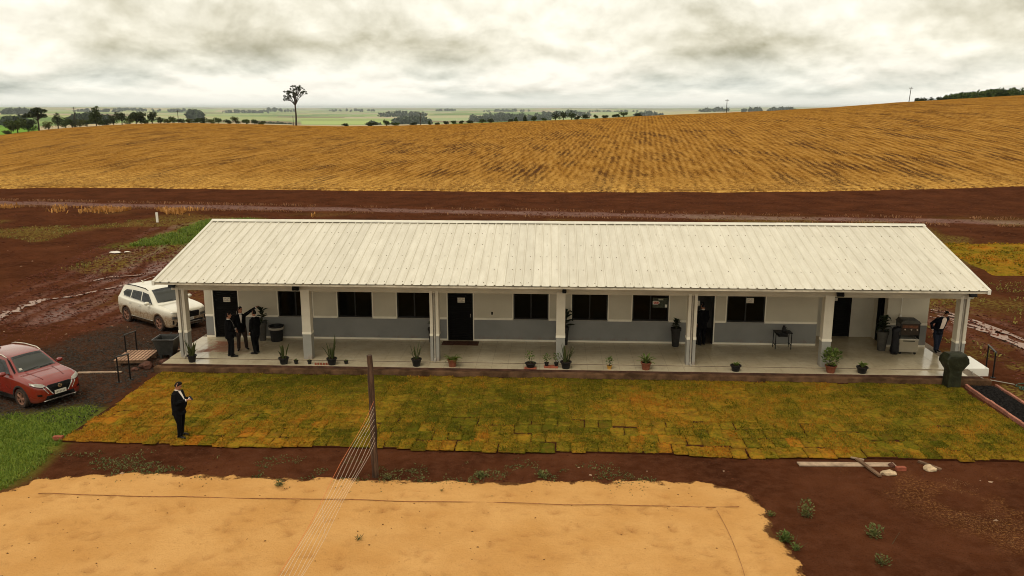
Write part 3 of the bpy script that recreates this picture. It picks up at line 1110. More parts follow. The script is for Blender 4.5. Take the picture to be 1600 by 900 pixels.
M['clod'] = pbr('soil clods', (0.075, 0.024, 0.011), 0.95, 0.4, 3, 0.3, 40, spec=0.03)
M['crumb'] = pbr('dark crumbs', (0.13, 0.06, 0.022), 0.95, 0.4, 3, spec=0.03)
M['gravel'] = pbr('crushed dark stone', (0.040, 0.032, 0.025), 0.85, 0.6, 9, 0.3, 40, spec=0.03)
M['coal'] = pbr('black gravel', (0.014, 0.012, 0.011), 0.85, 0.6, 12, 0.3, 40, spec=0.03)
M['pebble'] = pbr('pale pebbles', (0.34, 0.22, 0.14), 0.9, 0.3, 6, spec=0.03)


def make_lumps():
    rg = np.random.default_rng(21)
    x, y = rg.uniform(-14, 14, 9000), rg.uniform(16, 22.4, 9000)
    k = ~in_poly(x, y, SAND) & (y < 22.3)
    x, y = x[k], y[k]
    lumps('soil_clods', np.stack([x, y, np.full(len(x), -0.005)], 1), (0.008, 0.035), M['clod'], 'small red clods strewn over the bare soil beside the sand', rg=rg)
    x, y = rg.uniform(-15, 5.3, 330), 20.3 - 7 * rg.random(330) ** 1.4
    k = in_poly(x, y, SAND)
    lumps('soil_crumbs', np.stack([x[k], y[k], np.full(k.sum(), 0.012)], 1), (0.006, 0.026), M['crumb'], 'dark crumbs of soil scattered on the orange sand', rg=rg)
    q = rand_in_poly(GRAVEL, 15000, rg)
    lumps('gravel', np.stack([q[:, 0], q[:, 1], np.full(len(q), 0.0)], 1), (0.015, 0.05), M['gravel'], 'dark crushed stone spread around the parked cars', rg=rg)
    # cloddy mud with tyre marks, left of the gravel
    x, y = rg.uniform(-46, -15, 16000), rg.uniform(33, 58, 16000)
    k = (seg_dist(x, y, TRACK_L) < 6.5) & ~in_poly(x, y, GRAVEL)
    lumps('mud_clods', np.stack([x[k], y[k], np.full(k.sum(), 0.0)], 1), (0.02, 0.075), M['mudclod'], 'churned red mud clods on the track behind the cars', 0.5, rg=rg)
    x, y = rg.uniform(15.5, 34, 6000), rg.uniform(30, 46, 6000)
    k = (seg_dist(x, y, TRACK_R) < 3.2)
    lumps('mud_clods', np.stack([x[k], y[k], np.full(k.sum(), -0.01)], 1), (0.02, 0.07), M['mudclod'], 'wet red mud clods on the track right of the building', 0.5, rg=rg)
    x, y = rg.uniform(-60, 50, 9000), rg.uniform(50, 97, 9000)
    k = ~((np.abs(x) < 17) & (y < 62))
    lumps('soil_clods', np.stack([x[k], y[k], np.full(k.sum(), 0.0)], 1), (0.03, 0.12), M['clod'], 'dark clods over the tilled strip behind the building', rg=rg)
    x, y = rg.uniform(-40, 13.5, 170), rg.uniform(17, 60, 170)
    k = ~in_poly(x, y, SAND) & ~in_poly(x, y, LAWN) & ~((np.abs(x) < 16) & (y > 22))
    lumps('pale_pebbles', np.stack([x[k], y[k], np.full(k.sum(), 0.005)], 1), (0.02, 0.06), M['pebble'], 'few pale pebbles lying about on the soil', rg=rg)


M['mudclod'] = pbr('churned mud', (0.095, 0.028, 0.015), 0.6, 0.5, 1.5, 0.3, 30, spec=0.03)
make_lumps()


def ribbon(name, pts, widths, z, mat, label, seed=0):
    rg = np.random.default_rng(seed)
    pts = [Vector((p[0], p[1], 0)) for p in pts]
    dense = []
    for i in range(len(pts) - 1):
        for k in range(14):
            t = k / 14
            dense.append((pts[i].lerp(pts[i + 1], t), widths[i] * (1 - t) + widths[i + 1] * t))
    V, F = [], []
    for i, (p, w) in enumerate(dense):
        d = dense[min(i + 1, len(dense) - 1)][0] - dense[max(i - 1, 0)][0]
        s = Vector((-d.y, d.x, 0)).normalized()
        w0 = max(0.012, w * (0.1 + 1.8 * float(vnoise(i * 0.55, 3.1, 1, seed)) ** 1.3)) 
        c = p + s * (float(vnoise(i * 0.2, 9.3, 1, seed + 1)) - 0.5) * 0.35
        V += [tuple(c - s * w0 / 2 + Vector((0, 0, z))), tuple(c + s * w0 / 2 + Vector((0, 0, z)))]
    F = [(2 * i, 2 * i + 1, 2 * i + 3, 2 * i + 2) for i in range(len(dense) - 1)]
    me = np_mesh(name, np.array(V), np.array(F)[:, ::-1], mat)
    tag(link_mesh(name, me), label, kind='structure')


ribbon('puddle', RUT_L, [0.75, 0.7, 0.75, 0.5, 0.18, 0.25, 0.12, 0.03], -0.035, M['water'], 'long water-filled wheel rut left of the white car', 1)
ribbon('puddle', RUT_L2, [0.06, 0.22, 0.12, 0.03], -0.03, M['water'], 'short wet rut beyond the white car', 2)
for _i, (_o, _w) in enumerate([(0.0, 0.55), (0.55, 0.3), (-0.5, 0.35), (1.0, 0.2)]):
    ribbon('puddle', [(x + _o * 0.5, y + _o) for x, y in TRACK_R], [0.12, _w, _w * 0.8, 0.1], -0.02 + 0.003 * _i, M['water'],
           ['widest', 'second', 'nearest', 'farthest'][_i] + ' wet streak on the muddy track right of the building', 5 + _i)

# ------------------------------------------------------------------ the building
FZ = 0.30                       # porch floor
WY = 33.0                       # front wall
BX0, BX1 = -14.65, 15.12
YE, ZE, YR, ZR = 28.72, 3.58, 34.47, 5.08
SL = (ZR - ZE) / (YR - YE)


def wall_material():
    t = NT('two tone wall paint')
    z = t.sepz('Object')
    n = t.noise(0.8, 5, 0.6)
    up = t.mix(t.rng(n, 0.3, 0.7), (0.50, 0.440, 0.33), (0.56, 0.495, 0.375))
    lo = t.mix(t.rng(n, 0.3, 0.7), (0.205, 0.200, 0.183), (0.245, 0.238, 0.218))
    c = t.mix(t.rng(z, 1.255, 1.262, smooth=False), lo, up)
    spl = t.math('MULTIPLY', t.rng(z, 0.3, 0.62, 1, 0), t.rng(t.noise(3, 5, 0.7), 0.45, 0.7))
    c = t.mix(t.math('MULTIPLY', spl, 0.5), c, (0.20, 0.09, 0.05))
    t.bump(t.noise(40, 4, 0.6), 0.12, 0.01)
    return t.set(c, 0.75, 0, 0.3)


def column_material():
    t = NT('two tone column paint')
    z = t.sepz('Object')
    n = t.noise(1.2, 5, 0.6)
    up = t.mix(t.rng(n, 0.3, 0.7), (0.60, 0.535, 0.42), (0.68, 0.61, 0.49))
    lo = t.mix(t.rng(n, 0.3, 0.7), (0.26, 0.25, 0.215), (0.32, 0.30, 0.26))
    c = t.mix(t.rng(z, 1.02, 1.03, smooth=False), lo, up)
    spl = t.math('MULTIPLY', t.rng(z, 0.0, 0.35, 1, 0), t.rng(t.noise(4, 5, 0.7), 0.4, 0.7))
    c = t.mix(t.math('MULTIPLY', spl, 0.4), c, (0.22, 0.10, 0.055))
    t.bump(t.noise(30, 4, 0.6), 0.15, 0.01)
    return t.set(c, 0.75, 0, 0.3)


def roof_material():
    t = NT('painted roof sheet')
    w = t.node('ShaderNodeNewGeometry').outputs['Position']
    mp = t.node('ShaderNodeMapping')
    mp.inputs['Scale'].default_value = (1.6, 0.25, 1)
    t.l.new(w, mp.inputs[0])
    st = t.noise(2.2, 6, 0.7, mp.outputs[0])
    sp = t.noise(7, 6, 0.75, w)
    c = t.mix(t.rng(st, 0.35, 0.7), (0.575, 0.520, 0.410), (0.665, 0.610, 0.495))
    c = t.mix(t.rng(sp, 0.58, 0.76, 0, 0.3), c, (0.46, 0.375, 0.26))
    h = t.node('ShaderNodeHueSaturation')
    t.put(h.inputs['Value'], t.rng(t.rand(), 0, 1, 0.95, 1.04, smooth=False))
    t.put(h.inputs['Color'], c)
    return t.set(h.outputs[0], 0.42, 0, 0.4)


def tile_material():
    t = NT('glazed porch tile')
    w = t.node('ShaderNodeNewGeometry').outputs['Position']
    n = t.noise(0.7, 6, 0.65, w)
    f = t.noise(6, 6, 0.7, w)
    c = t.mix(t.rng(n, 0.35, 0.7), (0.43, 0.350, 0.220), (0.53, 0.445, 0.30))  # covered tiles carry the porch shade in a darker base colour
    c = t.mix(t.rng(f, 0.5, 0.75, 0, 0.35), c, (0.22, 0.14, 0.08))
    # trodden red mud at the left end, where people come up
    sp = t.node('ShaderNodeSeparateXYZ')
    t.l.new(w, sp.inputs[0])
    left = t.math('MULTIPLY', t.rng(sp.outputs[0], -14.0, -11.2, 1, 0), t.rng(sp.outputs[0], -14.4, -13.9, 0, 1))
    left = t.math('MULTIPLY', left, t.math('MULTIPLY', t.rng(sp.outputs[1], 30.5, 30.9, 0, 1), t.rng(sp.outputs[1], 32.2, 32.6, 1, 0)))
    mud = t.math('MULTIPLY', left, t.rng(t.noise(1.5, 6, 0.7, w), 0.40, 0.48))
    c = t.mix(mud, c, t.mix(f, (0.20, 0.065, 0.03), (0.34, 0.13, 0.06)))
    rg = t.math('ADD', t.rng(n, 0.35, 0.65, 0.10, 0.26), t.math('MULTIPLY', mud, 0.5))
    return t.set(c, rg, 0, 0.55)


M['wall'] = wall_material()
M['column'] = column_material()
M['roof'] = roof_material()
M['tile'] = tile_material()
M['trim'] = pbr('white trim paint', (0.78, 0.71, 0.57), 0.6, 0.08, 2)
M['beam'] = pbr('cream beam paint', (0.52, 0.455, 0.345), 0.7, 0.12, 1.5, 0.1, 30)
M['fascia'] = pbr('weathered metal fascia', (0.56, 0.49, 0.37), 0.5, 0.2, 3)
M['plinth'] = pbr('stained concrete plinth', (0.105, 0.056, 0.029), 0.9, 0.5, 2.0, 0.6, 25, spec=0.03)
M['slab_edge'] = pbr('dark muddy slab edge', (0.075, 0.034, 0.020), 0.8, 0.4, 3, 0.3, 25)
M['landing'] = NT('wet white landing').set((0.76, 0.72, 0.62), 0.12, 0, 0.6)  # open-air floor, left paler than the shade-darkened porch tiles
M['grout'] = pbr('grout', (0.17, 0.13, 0.09), 0.9, 0.2, 5)
M['black_metal'] = pbr('black painted metal', (0.006, 0.0055, 0.005), 0.5, 0.2, 8, spec=0.2)
M['door'] = pbr('near black door metal', (0.0045, 0.0038, 0.0034), 0.55, 0.2, 4, spec=0.14)
M['frame'] = pbr('black window frame', (0.012, 0.011, 0.010), 0.4, 0.15, 6, spec=0.3)
M['glass'] = NT('dark tinted pane').set((0.003, 0.0026, 0.0022), 0.10, 0, 0.16)
M['paper'] = None
M['pvc'] = pbr('grey downpipe', (0.36, 0.32, 0.26), 0.5, 0.15, 5)
M['white_plastic'] = pbr('white plastic', (0.75, 0.70, 0.60), 0.4, 0.05, 5)
M['ceiling'] = pbr('porch ceiling boards', (0.45, 0.40, 0.31), 0.7, 0.1, 2)
M['screw'] = pbr('roof screw', (0.16, 0.125, 0.08), 0.6, 0.3, 5)
M['interior'] = pbr('room wall', (0.25, 0.22, 0.18), 0.9, 0.1, 2)


def printed(name, bg, ink, rows=9.0, cols=22.0, dens=0.5):
    """a printed sheet: rows of small print that cannot be read at this size"""
    t = NT(name)
    v = t.coord('Generated')
    br = t.node('ShaderNodeTexBrick')
    br.offset = 0.37
    br.inputs['Scale'].default_value = 1.0
    br.inputs['Brick Width'].default_value = 2.6 / cols
    br.inputs['Row Height'].default_value = 1.0 / rows
    br.inputs['Mortar Size'].default_value = 0.022
    br.inputs['Color1'].default_value = (0, 0, 0, 1)
    br.inputs['Color2'].default_value = (1, 1, 1, 1)
    br.inputs['Mortar'].default_value = (1, 1, 1, 1)
    sp = t.node('ShaderNodeSeparateXYZ')
    t.l.new(v, sp.inputs[0])
    cb = t.node('ShaderNodeCombineXYZ')
    t.l.new(sp.outputs[0], cb.inputs[0])
    t.l.new(sp.outputs[2], cb.inputs[1])
    t.l.new(cb.outputs[0], br.inputs['Vector'])
    inx = t.math('MULTIPLY', t.rng(sp.outputs[0], 0.10, 0.14), t.rng(sp.outputs[0], 0.84, 0.9, 1, 0))
    inz = t.math('MULTIPLY', t.rng(sp.outputs[2], 0.14, 0.2), t.rng(sp.outputs[2], 0.8, 0.88, 1, 0))
    m = t.math('MULTIPLY', t.math('MULTIPLY', inx, inz), t.rng(br.outputs['Color'], dens, dens + 0.1, 1, 0))
    c = t.mix(m, bg, ink)
    return t.set(c, 0.6, 0, 0.3)


M['paper'] = printed('printed notice', (0.66, 0.58, 0.46), (0.22, 0.18, 0.14))


def make_building():
    B = thing('single_storey_building', 'long grey single-storey building with pale metal roof and columned porch', 'building', (0, 0, 0))
    # --- plinth, floor
    MB().box(-15.12, 15.85, 29.12, 29.40, -0.1, 0.19).build('plinth', M['plinth'], B, bevel=0.012)
    floor = MB().box(-14.90, 15.52, 29.36, 39.2, -0.1, 0.262).box(-14.90, 15.3, 30.02, 39.19, 0.2, 0.291).build('porch_floor', M['grout'], B)
    MB().box(-14.92, 15.54, 29.335, 29.358, 0.192, 0.268).build('slab_edge', M['slab_edge'], B)
    tile = MB().box(-0.297, 0.297, -0.297, 0.297, 0, 0.01).mesh('floor_tile', M['tile'], bevel=0.002)
    edge = MB().box(-0.297, 0.297, -0.325, 0.325, 0, 0.01).mesh('floor_tile', M['tile'], bevel=0.002)
    for i in range(51):
        x = -14.6 + 0.6 * i + 0.02
        if x + 0.3 < 15.54:
            link_mesh('floor_tile', edge, floor, (x, 29.69, 0.260))
    for i in range(50):
        for j in range(5):
            x, y = -14.58 + 0.6 * i, 30.33 + 0.6 * j
            if y < 32.9 and x + 0.3 < 15.32:
                link_mesh('floor_tile', tile, floor, (x, y, 0.290))
    MB().box(10.8, 13.5, 32.98, 34.5, 0.28, 0.299).build('recess_floor', M['tile'], B)
    # landing at the right end
    MB().prism([(15.32, 30.22), (16.3, 30.25), (16.36, 31.85), (15.32, 32.0)], -0.05, 0.285).build('landing', M['landing'], B)
    # --- walls
    wt = 0.15
    H1 = 3.62
    wins = [(-11.5, -10.05), (-8.98, -7.53), (-6.48, -5.03), (-1.63, -0.18), (0.78, 2.25), (3.26, 4.73), (7.09, 8.62)]
    doors = [(-14.27, -13.22), (-4.36, -3.31), (5.53, 6.58)]
    ops = sorted([(a, b, 1.24, 2.42) for a, b in wins] + [(a, b, FZ, 2.42) for a, b in doors])

    def wall(name, x0, x1, y0, y1, ops, z1=H1):
        m = MB()
        x = x0
        for a, b, c, d in ops:
            m.box(x, a, y0, y1, 0.2, z1)
            if c > 0.35:
                m.box(a, b, y0, y1, 0.2, c)
            m.box(a, b, y0, y1, d, z1)
            x = b
        m.box(x, x1, y0, y1, 0.2, z1)
        return m.build(name, M['wall'], B)
    wall('front_wall', BX0, 10.74, WY, WY + wt, ops)
    wall('front_wall', 13.50, BX1, WY, WY + wt, [])
    # recess: back wall with a door, side wall with an open doorway
    m = MB()
    for a, b in ((10.74, 11.55), (12.58, 13.50)):
        m.box(a, b, 34.42, 34.55, 0.2, H1)
    m.box(11.55, 12.58, 34.42, 34.55, 2.42, H1)
    m.box(10.60, 10.74, WY + wt, 34.55, 0.2, H1)
    o = m.build('recess_wall', M['wall_light'], B)
    m = MB().box(13.50, 13.64, WY + wt, 33.32, 0.2, H1).box(13.50, 13.64, 34.06, 34.42, 0.2, H1).box(13.50, 13.64, 33.32, 34.06, 2.42, H1)
    m.build('recess_wall', M['wall_light'], B)
    m = MB()
    m.box(BX0, BX0 + wt, WY + wt, 39.0, 0.2, H1)
    m.box(BX1 - wt, BX1, WY + wt, 39.0, 0.2, H1)
    m.box(BX0 + wt, BX1 - wt, 38.85, 39.0, 0.2, H1)
    for x in (BX0, BX1 - wt):
        # gable ends close up to the roof
        m.prism([(WY, H1), (39.0, H1), (39.0, ZR - SL * (39.0 - YR) - 0.08), (YR, ZR - 0.08), (WY, ZE + SL * (WY - YE) - 0.08)], x, x + wt, 'x')
    m.build('outer_wall', M['wall'], B)
    MB().box(BX0 + wt, BX1 - wt, 35.6, 35.7, 0.2, H1).build('room_wall', M['interior'], B)
    # white band, skirting
    def runs(cuts, x0, x1):
        x, out = x0, []
        for a, b in cuts:
            if a > x:
                out.append((x, a))
            x = b
        out.append((x, x1))
        return out
    allc = sorted(wins + doors)
    for a, b in runs(allc, BX0 - 0.01, 10.74) + [(13.5, BX1)]:
        box_part('wall_band', M['trim'], B, a, b, WY - 0.018, WY + 0.002, 1.205, 1.295)
    for a, b in runs(sorted(doors), BX0, 10.74) + [(13.5, BX1)]:
        box_part('skirting', M['trim'], B, a, b, WY - 0.014, WY + 0.002, 0.300, 0.375)
    # --- windows
    for i, (a, b) in enumerate(wins):
        w = MB().box(a, b, WY + 0.04, WY + 0.10, 1.24, 1.29).box(a, b, WY + 0.04, WY + 0.10, 2.37, 2.42) \
            .box(a, a + 0.05, WY + 0.04, WY + 0.10, 1.29, 2.37).box(b - 0.05, b, WY + 0.04, WY + 0.10, 1.29, 2.37) \
            .box((a + b) / 2 - 0.025, (a + b) / 2 + 0.025, WY + 0.045, WY + 0.098, 1.29, 2.37).build('window', M['frame'], B)
        box_part('pane', M['glass'], w, a + 0.05, (a + b) / 2 - 0.025, WY + 0.065, WY + 0.073, 1.29, 2.37)
        box_part('pane', M['glass'], w, (a + b) / 2 + 0.025, b - 0.05, WY + 0.065, WY + 0.073, 1.29, 2.37)
        box_part('sill', M['trim_grey'], w, a - 0.03, b + 0.03, WY - 0.03, WY + 0.04, 1.222, 1.243)
        for q in (a - 0.045, b):
            box_part('casing', M['trim'], w, q, q + 0.045, WY - 0.012, WY + 0.002, 1.30, 2.45)
    # --- doors
    for i, (a, b) in enumerate(doors):
        d = MB().box(a, a + 0.05, WY + 0.02, WY + 0.13, FZ, 2.42).box(b - 0.05, b, WY + 0.02, WY + 0.13, FZ, 2.42).box(a + 0.05, b - 0.05, WY + 0.02, WY + 0.13, 2.37, 2.42).build('door', M['door'], B)
        for q in (a - 0.045, b):
            box_part('casing', M['trim'], d, q, q + 0.045, WY - 0.012, WY + 0.002, 0.38, 2.45)
        if i < 2:
            box_part('leaf', M['door'], d, a + 0.05, b - 0.05, WY + 0.06, WY + 0.09, FZ + 0.01, 2.37)
            for k in range(24):
                z = FZ + 0.08 + k * 0.082
                link_mesh('slat', MB_SLAT, d, ((a + b) / 2, WY + 0.052, z), (R(25), 0, 0))
            MB().tube([(b - 0.10, WY + 0.03, 1.30), (b - 0.10, WY + 0.03, 1.44)], 0.012).build('handle', M['pvc'], d)
        else:
            # leaf stands open into the room
            box_part('leaf', M['door'], d, a + 0.05, a + 0.09, WY + 0.14, WY + 1.05, FZ + 0.01, 2.37)
    d = MB().box(11.55, 11.60, 34.43, 34.54, FZ, 2.42).box(12.53, 12.58, 34.43, 34.54, FZ, 2.42).box(11.60, 12.53, 34.43, 34.54, 2.37, 2.42).build('door', M['door'], B)
    box_part('leaf', M['door'], d, 11.60, 12.53, 34.47, 34.50, FZ + 0.01, 2.37)
    for k in range(24):
        link_mesh('slat', MB_SLAT, d, (12.065, 34.462, FZ + 0.08 + k * 0.082), (R(25), 0, 0))
    d = MB().box(13.51, 13.63, 33.32, 33.37, FZ, 2.42).box(13.51, 13.63, 34.01, 34.06, FZ, 2.42).box(13.51, 13.63, 33.37, 34.01, 2.37, 2.42).build('door', M['door'], B)
    box_part('leaf', M['door'], d, 13.64, 14.3, 33.98, 34.02, FZ + 0.01, 2.37)
    # --- columns
    cx = [-14.30, -9.44, -4.50, 0.30, 5.21, 10.20, 15.06]
    for i, x in enumerate(cx):
        groove = i % 2 == 0
        m = MB()
        hw, y0, y1 = 0.168, 30.08, 30.42
        h = 3.05 - 0.29
        if groove:
            m.prism([(-hw, y0 - 30.25), (-0.055, y0 - 30.25), (-0.055, y0 - 30.25 + 0.13), (0.055, y0 - 30.25 + 0.13), (0.055, y0 - 30.25),
                     (hw, y0 - 30.25), (hw, y1 - 30.25), (-hw, y1 - 30.25)], 0, h)
        else:
            m.box(-hw, hw, y0 - 30.25, y1 - 30.25, 0, h)
        c = m.build('column', M['column'], B, bevel=0.008, loc=(x, 30.25, 0.298))
        m = MB()
        e = 0.012
        if groove:
            for s in (-1, 1):
                p, q = sorted((s * 0.056, s * (hw + e)))
                m.box(p, q, -0.17 - e, -0.165, 1.0, 1.09)
        else:
            m.box(-hw - e, hw + e, -0.17 - e, -0.165, 1.0, 1.09)
        for s in (-1, 1):
            p, q = sorted((s * (hw - 0.002), s * (hw + e)))
            m.box(p, q, -0.164, 0.17, 1.001, 1.089)
        m.build('band', M['trim'], c)
        if groove:
            MB().tube([(0, -0.10, 0.06), (0, -0.10, 2.72)], 0.042, 10).tube([(0, -0.10, 0.10), (0, -0.16, 0.03), (0, -0.26, 0.025)], 0.045, 10).build('downpipe', M['pvc'], c, smooth='auto')
    # --- beam, ceiling, fascia, gutter
    MB().box(-14.62, 15.34, 30.09, 30.41, 2.985, 3.50).build('porch_beam', M['beam'], B, bevel=0.01)
    for x in (-14.30, 15.06):
        MB().box(x - 0.15, x + 0.15, 30.415, WY + 0.01, 3.02, 3.48).build('end_beam', M['beam'], B, bevel=0.01)
    MB().box(BX0 + 0.02, BX1 - 0.02, 30.42, 38.8, 3.50, 3.53).build('ceiling', M['ceiling'], B)
    MB().box(-14.6, 15.14, YE + 0.05, YE + 0.08, 3.475, 3.545).build('fascia', M['fascia'], B)
    m = MB().box(-14.62, 15.16, YE + 0.085, 30.08, 3.487, 3.50)
    m.build('eave_soffit', M['ceiling'], B)
    m = MB()
    for i in range(13):
        x = -14.55 + i * (29.6 / 12)
        m.prism([(YE + 0.1, 3.505), (30.08, 3.505), (30.08, ZE + SL * (30.1 - YE) - 0.06), (YE + 0.1, ZE + SL * 0.1 - 0.05)], x, x + 0.06, 'x')
    m.build('rafter_ends', M['beam'], B)
    # --- roof: thirty sheets each side, ridge cap, verge flashings, screws
    roof = MB().prism([(YE + 0.1, ZE - 0.03), (YR, ZR - 0.06), (2 * YR - YE - 0.1, ZE - 0.03), (2 * YR - YE - 0.1, ZE - 0.005), (YR, ZR - 0.03), (YE + 0.1, ZE - 0.005)], -14.58, 15.12, 'x') \
        .build('roof', M['fascia'], B)
    wsheet = 29.8 / 30
    pitch = wsheet / 3
    prof = []
    for k in range(3):
        x = k * pitch
        prof += [(x, 0.0), (x + pitch - 0.085, 0.0), (x + pitch - 0.06, 0.036), (x + pitch - 0.028, 0.036), (x + pitch - 0.003, 0.0)]
    prof.append((wsheet + 0.02, 0.001))
    Ls = math.hypot(YR - YE, ZR - ZE)

    def sheet(sgn):
        ny = 5
        V, F = [], []
        for j in range(ny):
            s = Ls * j / (ny - 1)
            for px, pz in prof:
                V.append((px, s, pz))
        n = len(prof)
        for j in range(ny - 1):
            for k in range(n - 1):
                F.append((j * n + k, j * n + k + 1, (j + 1) * n + k + 1, (j + 1) * n + k))
        o = len(V)
        V += [(x, y, z - 0.004) for x, y, z in V]
        F += [tuple(o + i for i in reversed(f)) for f in F]
        F += [(k, o + k, o + k + 1, k + 1) for k in range(n - 1)]
        me = bpy.data.meshes.new('roof_sheet')
        me.from_pydata(V, [], F)
        me.materials.append(M['roof'])
        return me
    ang = math.atan2(ZR - ZE, YR - YE)
    sh = sheet(1)
    rg = random.Random(4)
    for i in range(30):
        x = -14.63 + i * wsheet
        link_mesh('roof_sheet', sh, roof, (x, YE + rg.uniform(-0.012, 0.012), ZE + rg.uniform(0, 0.004)), (ang, 0, 0))
        link_mesh('roof_sheet', sh, roof, (x + wsheet, 2 * YR - YE, ZE), (ang, 0, math.pi))
    nr = 10
    for i in range(nr):
        a, b = -14.66 + i * (29.86 / nr), -14.66 + (i + 1) * (29.86 / nr) + 0.03
        dz = rg.uniform(0, 0.006)
        MB().prism([(YR - 0.22, ZR - 0.22 * SL + 0.045), (YR, ZR + 0.055), (YR + 0.22, ZR - 0.22 * SL + 0.045), (YR + 0.22, ZR - 0.22 * SL + 0.052), (YR, ZR + 0.064), (YR - 0.22, ZR - 0.22 * SL + 0.052)],
                   a, b, 'x').build('ridge_cap', M['ridge'], roof, loc=(0, 0, dz))
    for x0, x1 in ((-14.66, -14.56), (15.10, 15.20)):
        MB().prism([(YE - 0.02, ZE + 0.045), (YE - 0.02, ZE - 0.12), (YR, ZR - 0.12), (YR, ZR + 0.045)][::-1], x0, x1, 'x').build('verge_flashing', M['ridge'], roof)
    m = MB()
    for i in range(90):
        x = -14.63 + (i + 1) * pitch - 0.15
        for j, s in enumerate((0.25, 1.35, 2.5, 3.6, 4.7, 5.7)):
            if rg.random() < 0.42:
                continue
            y, z = YE + s * math.cos(ang), ZE + s * math.sin(ang)
            m.cbox((x + rg.uniform(-0.05, 0.05), y, z + 0.012), (0.022, 0.022, 0.018), 0.3)
    tag(m.build('screw_heads', M['screw'], roof), kind='stuff')
    # small fittings on the front
    box_part('light_switch', M['door'], B, -2.55, -2.48, WY - 0.015, WY + 0.002, 1.43, 1.55)
    MB().tube([(14.03, 32.96, 3.45), (14.02, 32.96, 1.68)], 0.013, 6).cbox((14.02, 32.955, 1.60), (0.09, 0.05, 0.13)).build('cable_conduit', M['white_plastic'], B)
    return B


M['wall_light'] = pbr('pale recess paint', (0.56, 0.505, 0.40), 0.75, 0.08, 1.2, 0.1, 40)
M['trim_grey'] = pbr('grey sill', (0.30, 0.275, 0.23), 0.7, 0.1, 3)
M['ridge'] = pbr('ridge flashing', (0.63, 0.585, 0.485), 0.45, 0.08, 2)
MB_SLAT = MB().box(-0.46, 0.46, -0.004, 0.004, -0.038, 0.036).mesh('slat', M['door'])
make_building()


# notices, poster, lamps, door mat
def notice(label, x0, x1, z0, z1, y, mat='paper'):
    o = MB().box(0, x1 - x0, 0, 0.004, 0, z1 - z0).build('paper_notice', M[mat], loc=(x0, y, z0))
    return tag(o, label, 'notice', 'paper notices on doors and windows')


notice('white paper notice on the leftmost door', -13.85, -13.55, 1.83, 2.03, WY + 0.035)
notice('white paper notice on the closed door left of centre', -3.95, -3.64, 1.92, 2.13, WY + 0.035)
notice('white paper notice on the open doorway beside a column', 5.62, 5.99, 1.91, 2.12, WY + 0.016)
notice('white paper notice on the rightmost window', 7.86, 8.16, 2.04, 2.25, WY + 0.036)
notice('small white sign above the recess door behind a column', 11.72, 11.98, 1.86, 1.98, 34.424)

M['poster'] = pbr('poster green', (0.045, 0.050, 0.030), 0.5, 0.5, 9)
M['poster_white'] = printed('poster bubble', (0.74, 0.68, 0.56), (0.45, 0.05, 0.03), 2.2, 9, 0.7)
M['poster_head'] = printed('poster heading', (0.12, 0.125, 0.085), (0.50, 0.47, 0.36), 1.6, 11, 0.75)
_p = thing('poster', 'dark green printed poster with white bubble in the window beside a column', 'poster', (4.08, WY + 0.03, 1.80))
MB().box(0, 0.62, 0, 0.005, 0, 0.42).build('sheet', M['poster'], _p)
MB().prism([(0.0, 0.14), (0.20, 0.14), (0.26, 0.17), (0.285, 0.215), (0.26, 0.26), (0.20, 0.285), (0.0, 0.285)], -0.003, -0.001, 'y').build('bubble', M['poster_white'], _p)
MB().box(0.20, 0.44, -0.003, -0.001, 0.31, 0.39).build('heading', M['poster_head'], _p)
MB().box(0.50, 0.59, -0.003, -0.001, 0.02, 0.14).build('panel', M['white_plastic'], _p)


def floodlight(label, x, z=3.16, y=30.07, s=1.0):
    t = thing('floodlight', label, 'floodlight', (x, y, z), 0, 'floodlights on the porch beam')
    MB().cbox((0, -0.14, 0), (0.26 * s, 0.10, 0.20 * s), 0, R(-28)).build('housing', M['black_metal'], t, bevel=0.012)
    MB().cbox((0, -0.195, -0.02), (0.22 * s, 0.012, 0.16 * s), 0, R(-28)).build('lens', M['glass'], t)
    MB().box(-0.02, 0.02, -0.12, 0.015, -0.02, 0.02).box(-0.06, 0.06, -0.004, 0.016, -0.05, 0.05).build('bracket', M['black_metal'], t)


floodlight('black floodlight on the beam above the second column from the left', -9.72)
floodlight('small black floodlight on the beam above the middle column', 0.42, 3.14, s=0.6)
floodlight('black floodlight on the beam above the second column from the right', 10.50)
floodlight('black floodlight at the left end of the porch beam', -14.50, 3.22)
floodlight('black floodlight at the right end of the porch beam', 15.22, 3.20)

M['mat'] = pbr('brown door mat', (0.085, 0.035, 0.02), 0.95, 0.35, 12, 0.5, 80)
tag(MB().box(-0.75, 0.75, -0.28, 0.28, 0, 0.025).build('door_mat', M['mat'], bevel=0.006, loc=(-3.80, 32.55, 0.300)), 'brown door mat before the closed door left of centre', 'door mat')

# ------------------------------------------------------------------ people
M['skin'] = pbr('skin', (0.36, 0.165, 0.095), 0.55, 0.08, 20)
M['suit'] = pbr('black suit cloth', (0.0042, 0.0040, 0.0044), 0.9, 0.3, 30, 0.3, 60, spec=0.08)
M['suit_navy'] = pbr('navy suit cloth', (0.0045, 0.005, 0.0085), 0.9, 0.3, 30, 0.3, 60, spec=0.08)
M['trouser_brown'] = pbr('dark brown trousers', (0.030, 0.018, 0.013), 0.85, 0.25, 30, 0.2, 60, spec=0.2)
M['jeans'] = pbr('dark blue jeans', (0.010, 0.013, 0.026), 0.85, 0.3, 25, 0.2, 60, spec=0.2)
M['shirt'] = pbr('white shirt', (0.72, 0.64, 0.56), 0.8, 0.06, 20)
M['shirt_pink'] = pbr('pale pink shirt', (0.66, 0.54, 0.45), 0.8, 0.06, 20)
M['hair'] = pbr('black hair', (0.007, 0.0055, 0.005), 0.8, 0.2, 60, 0.4, 120, spec=0.12)
